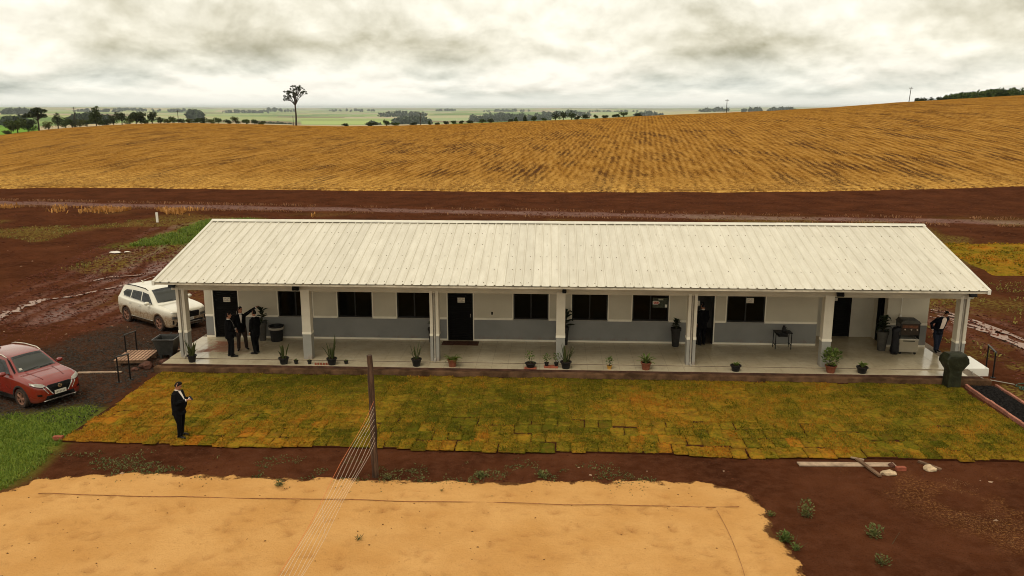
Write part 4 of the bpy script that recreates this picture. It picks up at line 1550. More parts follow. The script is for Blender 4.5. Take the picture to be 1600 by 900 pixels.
M['shoe'] = pbr('black leather shoe', (0.010, 0.009, 0.008), 0.3, 0.1, 20)
M['eye'] = pbr('dark eyes', (0.015, 0.010, 0.008), 0.3, 0.0, 5)
M['phone'] = pbr('phone glass', (0.008, 0.008, 0.009), 0.15, 0.0, 5)


def remesh(o, vox, it=6):
    m = o.modifiers.new('r', 'REMESH')
    m.mode = 'VOXEL'
    m.voxel_size = vox
    m.use_smooth_shade = True
    s = o.modifiers.new('s', 'SMOOTH')
    s.factor = 0.5
    s.iterations = it
    return baked(o)


def ellipsoid_rings(mb, rings, n=18):
    """rings: (cx, cy, z, rx, ry) stacked; closed"""
    V, F = [], []
    for cx, cy, z, rx, ry in rings:
        for k in range(n):
            th = 2 * math.pi * k / n
            c, s = math.cos(th), math.sin(th)
            q = 0.82      # slightly squared section
            V.append((cx + rx * math.copysign(abs(c) ** q, c), cy + ry * math.copysign(abs(s) ** q, s), z))
    for i in range(len(rings) - 1):
        for k in range(n):
            k2 = (k + 1) % n
            F.append((i * n + k, i * n + k2, (i + 1) * n + k2, (i + 1) * n + k))
    F.append(tuple(range(n - 1, -1, -1)))
    F.append(tuple((len(rings) - 1) * n + k for k in range(n)))
    mb.add(V, F)


def person(label, loc, rz, arms, h=1.75, stout=1.0, lean=(0, 0), head_turn=0.0, head_nod=0.0, feet=None, jacket='suit', pants='suit',
           shirt='shirt', open_front=0.055, opening=None, pose=''):
    """Faces local +Y; +X is his right. arms: ((elbow),(hand)) right then left, at 1.75 m scale."""
    P = thing('person', label, 'person', loc, rz)
    k = h / 1.75
    P.scale = (k, k, k)
    lx, ly = lean
    def L(z):                       # the trunk leans from the hips up
        t = max(0.0, (z - 0.92) / 0.6)
        return lx * t, ly * t
    feet = feet or ((0.11, 0.03), (-0.11, -0.02))
    st = stout
    belly = 0.055 * (st - 1) * 4
    hips = 0.93
    sh = 1.43
    torso = [(0.86, 0.155 * st, 0.115 * st, 0.0), (0.95, 0.170 * st, 0.125 * st + belly * 0.5, belly * 0.4), (1.06, 0.165 * st, 0.122 * st + belly, belly * 0.8),
             (1.18, 0.172 * st, 0.122 * st + belly * 0.7, belly * 0.6), (1.30, 0.186 * (0.6 + 0.4 * st), 0.120 * st, belly * 0.2), (1.39, 0.188, 0.105, 0.0), (1.45, 0.135, 0.080, -0.01), (1.485, 0.075, 0.062, -0.008)]
    def trunk(mb, grow, z0, z1, extra=None):
        rings = []
        if extra:
            rings += extra
        for z, a, b, c in torso:
            if z0 - 1e-6 <= z <= z1:
                x, y = L(z)
                rings.append((x, y + c, z, a + grow, b + grow))
        ellipsoid_rings(mb, rings)
    hx, hy = L(1.62)
    Hm = Matrix.Translation((hx, hy + 0.01, 1.545)) @ Matrix.Rotation(head_turn, 4, 'Z') @ Matrix.Rotation(-head_nod, 4, 'X')
    shoulders = [(s * 0.185 + L(sh)[0], L(sh)[1], sh - 0.02) for s in (1, -1)]
    # --- body: one continuous skin
    b = MB()
    trunk(b, -0.016, 0.86, 1.46)
    nx, ny = L(1.5)
    b.tube([(nx, ny - 0.005, 1.44), (nx, ny, 1.52), tuple(Hm @ Vector((0, -0.01, 0.04)))], [0.062, 0.055, 0.056], 12)
    hd = MB()
    hd.sphere((0, 0.0, 0.115), (0.076, 0.096, 0.112), 16, 12)
    hd.sphere((0, 0.035, 0.035), (0.055, 0.060, 0.062), 12, 8)
    hd.tube([(0, 0.085, 0.125), (0, 0.113, 0.082), (0, 0.09, 0.070)], [0.012, 0.017, 0.012], 8)
    hd.sphere((0, 0.088, 0.042), (0.024, 0.010, 0.010), 8, 6)
    for s in (1, -1):
        hd.sphere((s * 0.079, -0.005, 0.10), (0.012, 0.022, 0.034), 8, 6)
    b.add(hd.v, hd.f, Hm)
    for (elb, hnd), shd in zip(arms, shoulders):
        E_, W_ = Vector(elb), Vector(hnd)
        b.tube([shd, tuple(Vector(shd).lerp(E_, 0.5)), tuple(E_), tuple(E_.lerp(W_, 0.4)), tuple(W_)], [0.05, 0.046, 0.039, 0.038, 0.027], 10)
        d = (W_ - E_).normalized()
        side = d.cross(Vector((0, 0, 1)))
        side = side.normalized() if side.length > 0.2 else Vector((0, 1, 0))
        upv = side.cross(d).normalized()
        # palm, four unequal bent fingers, thumb from the side of the palm
        b.tube([tuple(W_), tuple(W_ + d * 0.045), tuple(W_ + d * 0.088)], [(0.026, 0.017), (0.040, 0.017), (0.038, 0.014)], 10, up=tuple(upv))
        curl = -1 if upv.z > 0 else 1
        for q, (off, ln) in enumerate(((0.030, 0.066), (0.010, 0.076), (-0.010, 0.071), (-0.029, 0.055))):
            r0 = W_ + d * 0.078 + side * off
            r1 = r0 + d * ln * 0.5 + upv * curl * 0.010
            r2 = r1 + d * ln * 0.32 + upv * curl * ln * 0.40
            b.tube([tuple(r0), tuple(r1), tuple(r2)], [0.0098, 0.0092, 0.0078], 7)
        t0 = W_ + d * 0.02 + side * 0.030
        b.tube([tuple(t0), tuple(t0 + side * 0.026 + d * 0.028), tuple(t0 + side * 0.030 + d * 0.060 + upv * curl * 0.012)], [0.013, 0.0115, 0.009], 7)
    legs = []
    for s, (fx, fy) in zip((1, -1), feet):
        hp = Vector((s * 0.09 * st, 0, 0.90))
        ank = Vector((fx, fy, 0.09))
        kn = hp.lerp(ank, 0.52) + Vector((0.01 * s, 0.035, 0))
        legs.append((hp, kn, ank))
        b.tube([tuple(hp), tuple(hp.lerp(kn, 0.5)), tuple(kn), tuple(kn.lerp(ank, 0.35)), tuple(ank)], [0.085 * st, 0.075 * st, 0.055, 0.054, 0.038], 12)
        b.tube([tuple(ank - Vector((0, 0.03, 0.02))), tuple(ank + Vector((0.02 * s, 0.05, -0.04))), tuple(ank + Vector((0.035 * s, 0.14, -0.055)))], [0.034, 0.036, 0.025], 10)
    body = remesh(b.build('body', M['skin'], P), 0.0105, 3)
    # --- trousers
    t = MB()
    trunk(t, 0.006, 0.86, 1.06)
    for hp, kn, ank in legs:
        low = ank + Vector((0, -0.005, -0.035))
        t.tube([tuple(hp + Vector((0, 0, 0.03))), tuple(hp.lerp(kn, 0.5)), tuple(kn), tuple(kn.lerp(ank, 0.5)), tuple(low)],
               [0.112 * st, 0.098 * st, 0.078, 0.074, 0.070], 14)
    remesh(t.build('trousers', M[pants], P), 0.016, 5)
    # --- shoes
    for (hp, kn, ank), s in zip(legs, (1, -1)):
        m = MB()
        a = ank
        m.tube([(a.x - 0.005 * s, a.y - 0.085, 0.040), (a.x, a.y - 0.03, 0.050), (a.x + 0.02 * s, a.y + 0.07, 0.042), (a.x + 0.04 * s, a.y + 0.16, 0.034), (a.x + 0.05 * s, a.y + 0.20, 0.028)],
               [(0.030, 0.036), (0.043, 0.048), (0.047, 0.040), (0.044, 0.032), (0.024, 0.018)], 12, up=(0, 0, 1))
        m.build('shoe', M['shoe'], P, smooth=True)
    # --- jacket
    j = MB()
    x0, y0 = L(0.80)
    trunk(j, 0.018, 0.86, 1.49, [(x0, y0 + belly * 0.3 - 0.005, 0.74, 0.185 * st, 0.140 * st + belly * 0.5)])
    for (elb, hnd), shd in zip(arms, shoulders):
        E_, W_ = Vector(elb), Vector(hnd)
        S_ = Vector(shd)
        j.tube([tuple(S_ + Vector((0, 0, 0.012))), tuple(S_.lerp(E_, 0.45)), tuple(E_), tuple(E_.lerp(W_, 0.5)), tuple(E_.lerp(W_, 0.94))], [0.078, 0.071, 0.062, 0.056, 0.048], 12)
        j.sphere(tuple(E_), 0.060)
    jo = remesh(j.build('jacket', M[jacket], P), 0.016, 4)
    # cuffs
    for elb, hnd in arms:
        E_, W_ = Vector(elb), Vector(hnd)
        MB().tube([tuple(E_.lerp(W_, 0.90)), tuple(E_.lerp(W_, 1.0))], [0.041, 0.037], 10).build('cuff', M[shirt], P, smooth=True)
    # shirt front: a wedge that follows the chest, and a collar
    z_lo, z_hi = opening or (1.15, 1.475)
    dg = jo.data
    bv = BVHTree.FromPolygons([v.co for v in dg.vertices], [tuple(p.vertices) for p in dg.polygons])
    V, F = [], []
    nz, na = 12, 7
    for i in range(nz):
        z = z_lo + (z_hi - z_lo) * i / (nz - 1)
        lx_, ly_ = L(z)
        hw = open_front * (0.18 + 0.82 * i / (nz - 1)) if not opening else open_front * (0.75 + 0.25 * i / (nz - 1))
        hw = min(hw, 0.045 + 0.55 * max(0, 1.475 - z))
        for q in range(na):
            x = lx_ + hw * (2 * q / (na - 1) - 1)
            hit = bv.ray_cast(Vector((x, 1.0, z)), Vector((0, -1, 0)))
            y = hit[0].y + 0.006 if hit[0] is not None else ly_ + 0.08
            V.append((x, y, z))
    for i in range(nz - 1):
        for q in range(na - 1):
            a = i * na + q
            F.append((a, a + 1, a + na + 1, a + na))
    me = bpy.data.meshes.new('shirt')
    me.from_pydata(V, [], [tuple(reversed(f)) for f in F])
    me.materials.append(M[shirt])
    sh_o = link_mesh('shirt', me, P)
    sm = sh_o.modifiers.new('thick', 'SOLIDIFY')
    sm.thickness = 0.004
    cx, cy = L(1.49)
    MB().tube([(cx, cy - 0.002, 1.485), (cx, cy + 0.002, 1.522)], [(0.068, 0.066), (0.062, 0.060)], 14, up=(0, 1, 0)).build('collar', M[shirt], P, smooth=True)
    # hair: cap over the crown and the back of the head
    V, F = [], []
    n, m = 18, 9
    for i in range(m):
        ph = math.pi / 2 * (1 - i / (m - 1) * 1.0)
        for q in range(n):
            th = 2 * math.pi * q / n
            front = max(0.0, math.sin(th))
            drop = (1 - front) * 0.065 - front * 0.02
            z = 0.125 + 0.112 * math.sin(ph) - (drop + 0.0) * (i / (m - 1)) + front * 0.055 * (i / (m - 1))
            rr = math.cos(ph) * 0.985 + 0.01
            V.append((0.0785 * rr * math.cos(th), 0.098 * rr * math.sin(th) - 0.006, z + 0.002))
    for i in range(m - 1):
        for q in range(n):
            q2 = (q + 1) % n
            F.append((i * n + q2, i * n + q, (i + 1) * n + q, (i + 1) * n + q2))
    hm = MB()
    hm.add(V, F, Hm)
    hair = hm.build('hair', M['hair'], P, smooth=True)
    sm = hair.modifiers.new('thick', 'SOLIDIFY')
    sm.thickness = 0.006
    sm.offset = 1.0
    e = MB()
    for s in (1, -1):
        c = Hm @ Vector((s * 0.031, 0.088, 0.118))
        e.sphere(tuple(c), (0.013, 0.008, 0.008), 8, 6)
        c = Hm @ Vector((s * 0.032, 0.091, 0.142))
        e.sphere(tuple(c), (0.022, 0.007, 0.005), 8, 6)
    e.build('eyes', M['eye'], P, smooth=True)
    return P


def face(dx, dy):
    """rotation that turns local +Y towards (dx, dy)"""
    return math.atan2(-dx, dy)


# man on the lawn, in profile, reading his phone
pm = at(283, 682, 0.045)
person('stout man in a black suit standing alone on the lawn reading a phone', (pm.x, pm.y, 0.045), face(1, -0.12),
       (((0.25, 0.08, 1.15), (0.12, 0.36, 1.24)), ((-0.25, 0.06, 1.15), (-0.11, 0.33, 1.20))), 1.74, 1.22, head_nod=0.42, feet=((0.12, 0.05), (-0.10, -0.04)))
d = Vector((math.cos(-0.12), math.sin(-0.12)))
ph = thing('mobile_phone', 'dark mobile phone in the hands of the man on the lawn', 'phone', (pm.x + d.x * 0.44, pm.y + d.y * 0.44, 1.31), face(1, -0.12))
MB().cbox((0, 0, 0), (0.075, 0.012, 0.15), 0, R(40)).build('case', M['phone'], ph, bevel=0.004)
MB().cbox((0, -0.0062, 0.0052), (0.066, 0.002, 0.135), 0, R(40)).build('screen', M['glass'], ph)

# three men talking at the left end of the porch
p = at(361, 557, FZ)
person('man in a black suit nearest the left column, arms folded low', (p.x, p.y, FZ + 0.002), face(0.75, 0.45),
       (((0.25, 0.02, 1.14), (0.07, 0.21, 1.02)), ((-0.25, 0.02, 1.14), (-0.05, 0.23, 1.02))), 1.76, 1.12, head_turn=-0.1, feet=((0.11, 0.05), (-0.09, -0.02)))
p = at(379, 546, FZ)
person('man in dark jacket pointing to the right with a raised arm', (p.x, p.y, FZ + 0.002), face(0.30, -0.55),
       (((0.27, 0.0, 1.15), (0.22, 0.14, 0.93)), ((-0.40, 0.02, 1.56), (-0.62, 0.05, 1.70))), 1.74, 1.05, head_turn=0.7, feet=((0.14, 0.02), (-0.17, -0.02)), pants='trouser_brown', open_front=0.05)
p = at(401, 552, FZ)
person('man in a black suit facing left beside the tall grey vase', (p.x, p.y, FZ + 0.002), face(-0.92, 0.30),
       (((0.25, -0.03, 1.14), (0.21, 0.08, 0.90)), ((-0.25, -0.03, 1.14), (-0.19, 0.10, 0.90))), 1.76, 1.15, head_turn=-0.2, feet=((0.11, 0.04), (-0.10, -0.03)))
# man looking down, at the right end
p = at(1463, 549, FZ)
person('man in dark blazer and pale shirt looking down at the right end of the porch', (p.x - 0.03, p.y, FZ + 0.002), face(0.12, -1),
       (((0.27, -0.06, 1.16), (0.24, 0.02, 0.92)), ((-0.28, -0.07, 1.18), (-0.20, -0.02, 0.96))), 1.72, 1.08, lean=(-0.10, 0.16), head_nod=0.5, feet=((0.05, 0.05), (-0.05, -0.02)),
       pants='jeans', shirt='shirt_pink', open_front=0.10, opening=(1.00, 1.47), jacket='suit_navy')
# man in the doorway
p = at(1097, 542, FZ)
person('man in black standing in the dark open doorway beside a column', (p.x + 0.02, 32.86, FZ + 0.002), face(-0.4, 1),
       (((0.25, -0.02, 1.15), (0.22, 0.06, 0.90)), ((-0.25, -0.02, 1.15), (-0.21, 0.06, 0.90))), 1.74, 1.05, pants='suit', feet=((0.12, 0.02), (-0.11, -0.03)))

# ------------------------------------------------------------------ cars
def car_paint(name, base, mud_z, mud_col, mud_amt=1.0, dust=0.25):
    t = NT(name)
    z = t.sepz('Object')
    n = t.noise(2.2, 6, 0.65)
    f = t.noise(14, 5, 0.7)
    hgt = t.math('ADD', z, t.math('MULTIPLY', t.math('SUBTRACT', n, 0.5), 0.55))
    m = t.math('MULTIPLY', t.rng(hgt, mud_z - 0.22, mud_z + 0.12, 1, 0), mud_amt)
    c = t.mix(t.math('MULTIPLY', t.rng(n, 0.35, 0.7), dust), base, mud_col)
    c = t.mix(t.math('MULTIPLY', m, t.rng(f, 0.25, 0.6, 0.55, 1.0)), c, mud_col)
    t.set(c, t.rng(m, 0, 1, 0.22, 0.75), 0, 0.5)
    t.put(t.b.inputs['Coat Weight'], t.rng(m, 0, 1, 0.6, 0.0))
    t.put(t.b.inputs['Coat Roughness'], 0.08)
    return t.m


M['car_red'] = car_paint('dusty red car paint', (0.205, 0.014, 0.008), 0.42, (0.10, 0.032, 0.016), 0.65, 0.25)
M['car_red_roof'] = M['car_red']
M['car_white'] = car_paint('muddy white car paint', (0.74, 0.69, 0.56), 0.86, (0.205, 0.112, 0.042), 0.95, 0.10)
M['cladding'] = pbr('dusty black cladding', (0.020, 0.016, 0.013), 0.7, 0.4, 6)
M['cladding_mud'] = pbr('muddy cladding', (0.115, 0.065, 0.032), 0.8, 0.4, 5)
M['car_glass'] = NT('car glass').set((0.020, 0.021, 0.018), 0.06, 0, 0.75)
M['screen_glass'] = NT('windscreen glass').set((0.085, 0.085, 0.070), 0.08, 0, 0.7)
M['tyre'] = pbr('muddy tyre', (0.045, 0.028, 0.020), 0.9, 0.5, 8, 0.3, 30)
M['rim'] = pbr('muddy alloy', (0.26, 0.13, 0.085), 0.5, 0.4, 8, metal=0.3)
M['chrome'] = NT('chrome').set((0.72, 0.68, 0.62), 0.18, 0.9, 0.5)
M['lamp'] = NT('headlamp lens').set((0.62, 0.58, 0.50), 0.12, 0.2, 0.6)
M['grille'] = pbr('black grille', (0.010, 0.009, 0.008), 0.5, 0.2, 10)
M['plate'] = printed('number plate', (0.55, 0.50, 0.42), (0.05, 0.05, 0.06), 1.4, 18, 0.6)
M['rail'] = pbr('silver roof rail', (0.60, 0.55, 0.46), 0.35, 0.1, 5, metal=0.5)
M['tail'] = NT('tail lamp').set((0.30, 0.015, 0.012), 0.15, 0, 0.5)


def cr(p0, p1, p2, p3, t):
    return 0.5 * ((2 * p1) + (-p0 + p2) * t + (2 * p0 - 5 * p1 + 4 * p2 - p3) * t * t + (-p0 + 3 * p1 - 3 * p2 + p3) * t ** 3)


def catmull(A, sub):
    """A (n, ...) -> dense; endpoints doubled"""
    A = np.asarray(A, float)
    n = len(A)
    out = []
    for i in range(n - 1):
        p0, p1, p2, p3 = A[max(i - 1, 0)], A[i], A[i + 1], A[min(i + 2, n - 1)]
        for k in range(sub):
            out.append(cr(p0, p1, p2, p3, k / sub))
    out.append(A[-1])
    return np.array(out)


def car(name, label, loc, rz, S, spec):
    """S: stations (x, zb, zbelt, zr, w, wr); local +X forward, origin on the ground under the middle"""
    P = thing(name, label, 'car', loc, rz)
    secs = []
    for x, zb, zm, zr, w, wr in S:
        zmid = zb + (zm - zb) * 0.55
        secs.append([(x, 0, zb), (x, w * 0.80, zb), (x, w * 0.955, zb + 0.07), (x, w, zmid), (x, w * 0.985, zm - 0.10 * (zm - zb)), (x, w * 0.93, zm),
                     (x, wr + (w * 0.93 - wr) * 0.10, zm + (zr - zm) * 0.80), (x, wr * 0.86, zr - 0.012), (x, 0, zr)])
    D = catmull(np.array(secs), 6)                       # along the length
    D = np.stack([catmull(r, 4) for r in D])             # around the section
    D[:, :, 1] = np.maximum(D[:, :, 1], 0)
    D[:, 0, 1] = 0
    D[:, -1, 1] = 0
    n, m, _ = D.shape
    left = D
    right = D[:, ::-1].copy()
    right[:, :, 1] *= -1
    ring = np.concatenate([left, right[:, 1:-1]], 1)
    k = ring.shape[1]
    V = ring.reshape(-1, 3)
    F = []
    for i in range(n - 1):
        for q in range(k):
            q2 = (q + 1) % k
            F.append((i * k + q, i * k + q2, (i + 1) * k + q2, (i + 1) * k + q))
    F.append(tuple(range(k)))
    F.append(tuple(reversed([(n - 1) * k + q for q in range(k)])))
    me = bpy.data.meshes.new('body')
    me.from_pydata([tuple(v) for v in V], [], F)
    bm = bmesh.new()
    bm.from_mesh(me)
    bmesh.ops.remove_doubles(bm, verts=bm.verts, dist=1e-4)
    bmesh.ops.recalc_face_normals(bm, faces=bm.faces)
    bm.to_mesh(me)
    bm.free()
    me.materials.append(M[spec['paint']])
    body = link_mesh('body', me, P)
    me.polygons.foreach_set('use_smooth', np.ones(len(me.polygons), bool))
    bvh = BVHTree.FromPolygons([v.co for v in me.vertices], [tuple(p.vertices) for p in me.polygons])
    wr_, xf, xr, tw = spec['wheel'], spec['xf'], spec['xr'], spec['track']
    # wheel arches cut out of the body
    cut = MB()
    for x in (xf, xr):
        for s in (1, -1):
            y0, y1 = sorted((s * (tw - 0.26), s * (tw + 0.5)))
            pr = [(x + (wr_ + 0.055) * math.cos(a), wr_ + (wr_ + 0.055) * math.sin(a)) for a in np.linspace(0, 2 * math.pi, 28, endpoint=False)]
            cut.prism(pr, y0, y1, 'y')
    co = cut.build('cutter', M['cladding'], P)
    bo = body.modifiers.new('b', 'BOOLEAN')
    bo.operation = 'DIFFERENCE'
    bo.object = co
    bo.solver = 'EXACT'
    bpy.context.view_layer.update()
    baked(body)
    bpy.data.objects.remove(co)
    body.data.polygons.foreach_set('use_smooth', np.ones(len(body.data.polygons), bool))
    body.data.set_sharp_from_angle(angle=R(40))

    def patch(nm, poly, view, mat, off=0.006, parent=None, div=3, side=1, drop=0.0):
        """a panel laid on the body: poly in side view (x,z), front view (y,z) or from above (x,y)"""
        bm = bmesh.new()
        vs = [bm.verts.new((p[0], p[1], 0)) for p in poly]
        bm.faces.new(vs)
        bmesh.ops.triangulate(bm, faces=bm.faces)
        bmesh.ops.subdivide_edges(bm, edges=bm.edges, cuts=div, use_grid_fill=True)
        for v in bm.verts:
            a, b = v.co.x, v.co.y
            if view == 'side':
                o, dr = Vector((a, side * 3, b)), Vector((0, -side, 0))
            elif view == 'front':
                o, dr = Vector((4, a, b)), Vector((-1, 0, 0))
            elif view == 'rear':
                o, dr = Vector((-4, a, b)), Vector((1, 0, 0))
            else:
                o, dr = Vector((a, b, 4)), Vector((0, 0, -1))
            h = bvh.ray_cast(o, dr)
            if h[0] is None:
                h = bvh.find_nearest(o + dr * (3 if view != 'top' else 2.6))
            nrm = h[1]
            if nrm.dot(dr) > 0:
                nrm = -nrm
            v.co = h[0] + nrm * off
        r = bmesh.ops.extrude_face_region(bm, geom=list(bm.faces))
        for e in r['geom']:
            if isinstance(e, bmesh.types.BMVert):
                pass
        bmesh.ops.recalc_face_normals(bm, faces=bm.faces)
        m2 = bpy.data.meshes.new(nm)
        bm.to_mesh(m2)
        bm.free()
        m2.materials.append(M[mat])
        m2.polygons.foreach_set('use_smooth', np.ones(len(m2.polygons), bool))
        return link_mesh(nm, m2, parent or P)

    # wheels with spokes
    for x in (xf, xr):
        for s in (1, -1):
            w = MB()
            prof = [(wr_ * 0.66, -0.10), (wr_ * 0.93, -0.105), (wr_, -0.07), (wr_, 0.07), (wr_ * 0.93, 0.105), (wr_ * 0.66, 0.10), (wr_ * 0.64, 0.03), (wr_ * 0.64, -0.10), (wr_ * 0.66, -0.10)]
            Mx = Matrix.Rotation(-s * math.pi / 2, 4, 'X')
            wo = link_mesh('wheel', MB().lathe(prof, 28, Mx).mesh('wheel', M['tyre'], 'auto'), P, (x, s * (tw - 0.105), wr_))
            r = MB().lathe([(0.0, 0.02), (wr_ * 0.65, 0.0), (wr_ * 0.65, -0.06), (0, -0.06)], 24, Mx)
            for q in range(5):
                a = q * 2 * math.pi / 5
                for da in (-0.16, 0.16):
                    r.tube([tuple(Mx @ Vector((0.04 * math.cos(a), 0.04 * math.sin(a), 0.075))), tuple(Mx @ Vector((wr_ * 0.63 * math.cos(a + da), wr_ * 0.63 * math.sin(a + da), 0.085)))], [0.030, 0.024], 6)
            r.lathe([(wr_ * 0.66, 0.07), (wr_ * 0.66, 0.10), (wr_ * 0.60, 0.095), (wr_ * 0.60, 0.05)], 24, Mx)
            r.lathe([(0.0, 0.10), (0.05, 0.09), (0.055, 0.05)], 12, Mx)
            r.build('rim', M['rim'], wo, smooth='auto')
            MB().prism([(x + (wr_ + 0.048) * math.cos(a) , wr_ + (wr_ + 0.048) * math.sin(a)) for a in np.linspace(0, 2 * math.pi, 24, endpoint=False)],
                       *sorted((s * (tw - 0.28), s * (tw - 0.235))), 'y').build('wheel_well', M['cladding'], P)
            # arch lip
            pts = []
            for a in np.linspace(R(-22), R(202), 22):
                px, pz = x + (wr_ + 0.075) * math.cos(a), wr_ + (wr_ + 0.075) * math.sin(a)
                h = bvh.ray_cast(Vector((px, s * 3, max(pz, 0.24))), Vector((0, -s, 0)))
                yy = h[0].y if h[0] is not None else s * tw
                pts.append((px, yy - s * 0.004, pz))
            MB().tube(pts, [(0.042, 0.014)] * len(pts), 6, up=(0, 1, 0)).build('wheel_arch', M[spec['arch']], P, smooth=True)
    spec['detail'](P, patch, bvh)
    return P


def poly_rr(pts):
    return pts


def kicks(P, patch, bvh):
    for s in (1, -1):
        patch('side_window', [(0.78, 1.03), (0.22, 1.42), (-0.14, 1.445), (-0.14, 1.05)], 'side', 'car_glass', 0.005, side=s)
        patch('side_window', [(-0.20, 1.05), (-0.20, 1.445), (-0.92, 1.41), (-1.02, 1.10)], 'side', 'car_glass', 0.005, side=s)
        patch('side_window', [(-1.10, 1.12), (-1.02, 1.39), (-1.36, 1.30), (-1.46, 1.17)], 'side', 'car_glass', 0.005, side=s)
        patch('sill_cladding', [(0.90, 0.24), (0.90, 0.40), (-0.92, 0.40), (-0.92, 0.24)], 'side', 'cladding', 0.012, side=s)
        patch('door_handle', [(-0.02, 0.93), (-0.02, 0.965), (-0.20, 0.965), (-0.20, 0.93)], 'side', 'car_red', 0.022, side=s, div=1)
        patch('door_handle', [(-0.88, 0.95), (-0.88, 0.985), (-1.04, 0.985), (-1.04, 0.95)], 'side', 'car_red', 0.022, side=s, div=1)
        patch('door_seam', [(-0.165, 0.42), (-0.165, 1.04), (-0.175, 1.04), (-0.175, 0.42)], 'side', 'grille', 0.003, side=s, div=2)
        patch('door_seam', [(0.80, 0.42), (0.86, 1.0), (0.85, 1.0), (0.79, 0.42)], 'side', 'grille', 0.003, side=s, div=2)
        # headlamp swept round the corner, chrome blade below it
        patch('headlight', [(s * 0.44, 0.770), (s * 0.50, 0.835), (s * 0.66, 0.885), (s * 0.80, 0.915), (s * 0.815, 0.86), (s * 0.70, 0.80), (s * 0.56, 0.755)], 'front', 'lamp', 0.010)
        patch('lamp_bezel', [(s * 0.44, 0.762), (s * 0.56, 0.747), (s * 0.71, 0.792), (s * 0.815, 0.852), (s * 0.815, 0.838), (s * 0.71, 0.775), (s * 0.56, 0.730), (s * 0.44, 0.748)], 'front', 'grille', 0.012)
        patch('grille_trim', [(s * 0.47, 0.745), (s * 0.27, 0.475), (s * 0.245, 0.475), (s * 0.43, 0.755)], 'front', 'chrome', 0.020)
        patch('bumper_trim', [(s * 0.56, 0.725), (s * 0.42, 0.52), (s * 0.40, 0.52), (s * 0.53, 0.728)], 'front', 'chrome', 0.016)
        patch('fog_lamp', [(s * 0.60, 0.47), (s * 0.60, 0.53), (s * 0.72, 0.54), (s * 0.72, 0.48)], 'front', 'grille', 0.012)
        patch('tail_light', [(s * 0.50, 0.92), (s * 0.52, 1.00), (s * 0.76, 1.02), (s * 0.76, 0.92)], 'rear', 'tail', 0.01)
        y = s * 0.95
        m = MB().tube([(0.66, s * 0.80, 1.045), (0.66, s * 0.90, 1.07)], 0.025, 8).sphere((0.64, s * 0.985, 1.10), (0.075, 0.115, 0.078), 12, 8)
        m.build('wing_mirror', M['car_red'], P, smooth=True)
        pts = [(0.25, s * 0.585, 1.505), (0.0, s * 0.595, 1.575), (-0.7, s * 0.59, 1.59), (-1.25, s * 0.56, 1.555), (-1.45, s * 0.54, 1.50)]
        MB().tube(pts, [0.014, 0.02, 0.02, 0.02, 0.012], 8).build('roof_rail', M['rail'], P, smooth=True)
        patch('front_pillar', [(0.92, s * 0.70), (0.30, s * 0.560), (0.30, s * 0.60), (0.92, s * 0.755)], 'top', 'cladding', 0.004)
    patch('windscreen', [(0.96, -0.64), (1.01, 0.0), (0.96, 0.64), (0.33, 0.50), (0.31, 0.0), (0.33, -0.50)], 'top', 'screen_glass', 0.008, div=5)
    patch('sun_strip', [(0.45, -0.525), (0.43, 0.0), (0.45, 0.525), (0.325, 0.502), (0.305, 0.0), (0.325, -0.502)], 'top', 'car_glass', 0.011, div=4)
    patch('windscreen_sticker', [(0.90, -0.56), (0.90, -0.46), (0.82, -0.46), (0.82, -0.55)], 'top', 'white_plastic', 0.013, div=1)
    patch('rear_window', [(-0.45, 1.15), (0.45, 1.15), (0.42, 1.40), (-0.42, 1.40)], 'rear', 'car_glass', 0.008)
    patch('grille', [(-0.26, 0.47), (0.26, 0.47), (0.44, 0.755), (0.36, 0.785), (-0.36, 0.785), (-0.44, 0.755)], 'front', 'grille', 0.009, div=4)
    patch('lower_intake', [(-0.52, 0.30), (0.52, 0.30), (0.46, 0.44), (-0.46, 0.44)], 'front', 'grille', 0.009)
    patch('skid_trim', [(-0.56, 0.265), (0.56, 0.265), (0.56, 0.295), (-0.56, 0.295)], 'front', 'chrome', 0.016)
    for z in (0.60, 0.69):
        patch('grille_bar', [(-0.34 - (z - .6) * .5, z), (0.34 + (z - .6) * .5, z), (0.34 + (z - .6) * .5, z + 0.018), (-0.34 - (z - .6) * .5, z + 0.018)], 'front', 'cladding', 0.014)
    h = bvh.ray_cast(Vector((4, 0, 0.50)), Vector((-1, 0, 0)))[0]
    MB().cbox((h.x + 0.02, 0, 0.505), (0.012, 0.40, 0.13)).build('number_plate', M['plate_front'], P)
    h = bvh.ray_cast(Vector((4, 0, 0.70)), Vector((-1, 0, 0)))[0]
    Mx = Matrix.Translation((h.x + 0.022, 0, 0.70)) @ Matrix.Rotation(math.pi / 2, 4, 'Y')
    MB().lathe([(0.050, -0.006), (0.066, -0.006), (0.066, 0.008), (0.050, 0.008), (0.050, -0.006)], 24, Mx).box(h.x + 0.018, h.x + 0.036, -0.072, 0.072, 0.688, 0.712).build('badge', M['chrome'], P, smooth='auto')
    for y in (0.10, -0.42):
        patch('wiper', [(0.985, y - 0.02), (0.94, y + 0.46), (0.925, y + 0.46), (0.965, y - 0.02)], 'top', 'grille', 0.02)
    for s in (1, -1):
        patch('bonnet_crease', [(1.05, s * 0.46), (1.85, s * 0.36), (1.85, s * 0.345), (1.05, s * 0.44)], 'top', 'car_red', 0.010, div=3)
    MB().tube([(-1.2, 0, 1.57), (-1.30, 0, 1.64), (-1.40, 0, 1.655)], [0.035, 0.022, 0.008], 8).build('antenna_fin', M['cladding'], P, smooth=True)


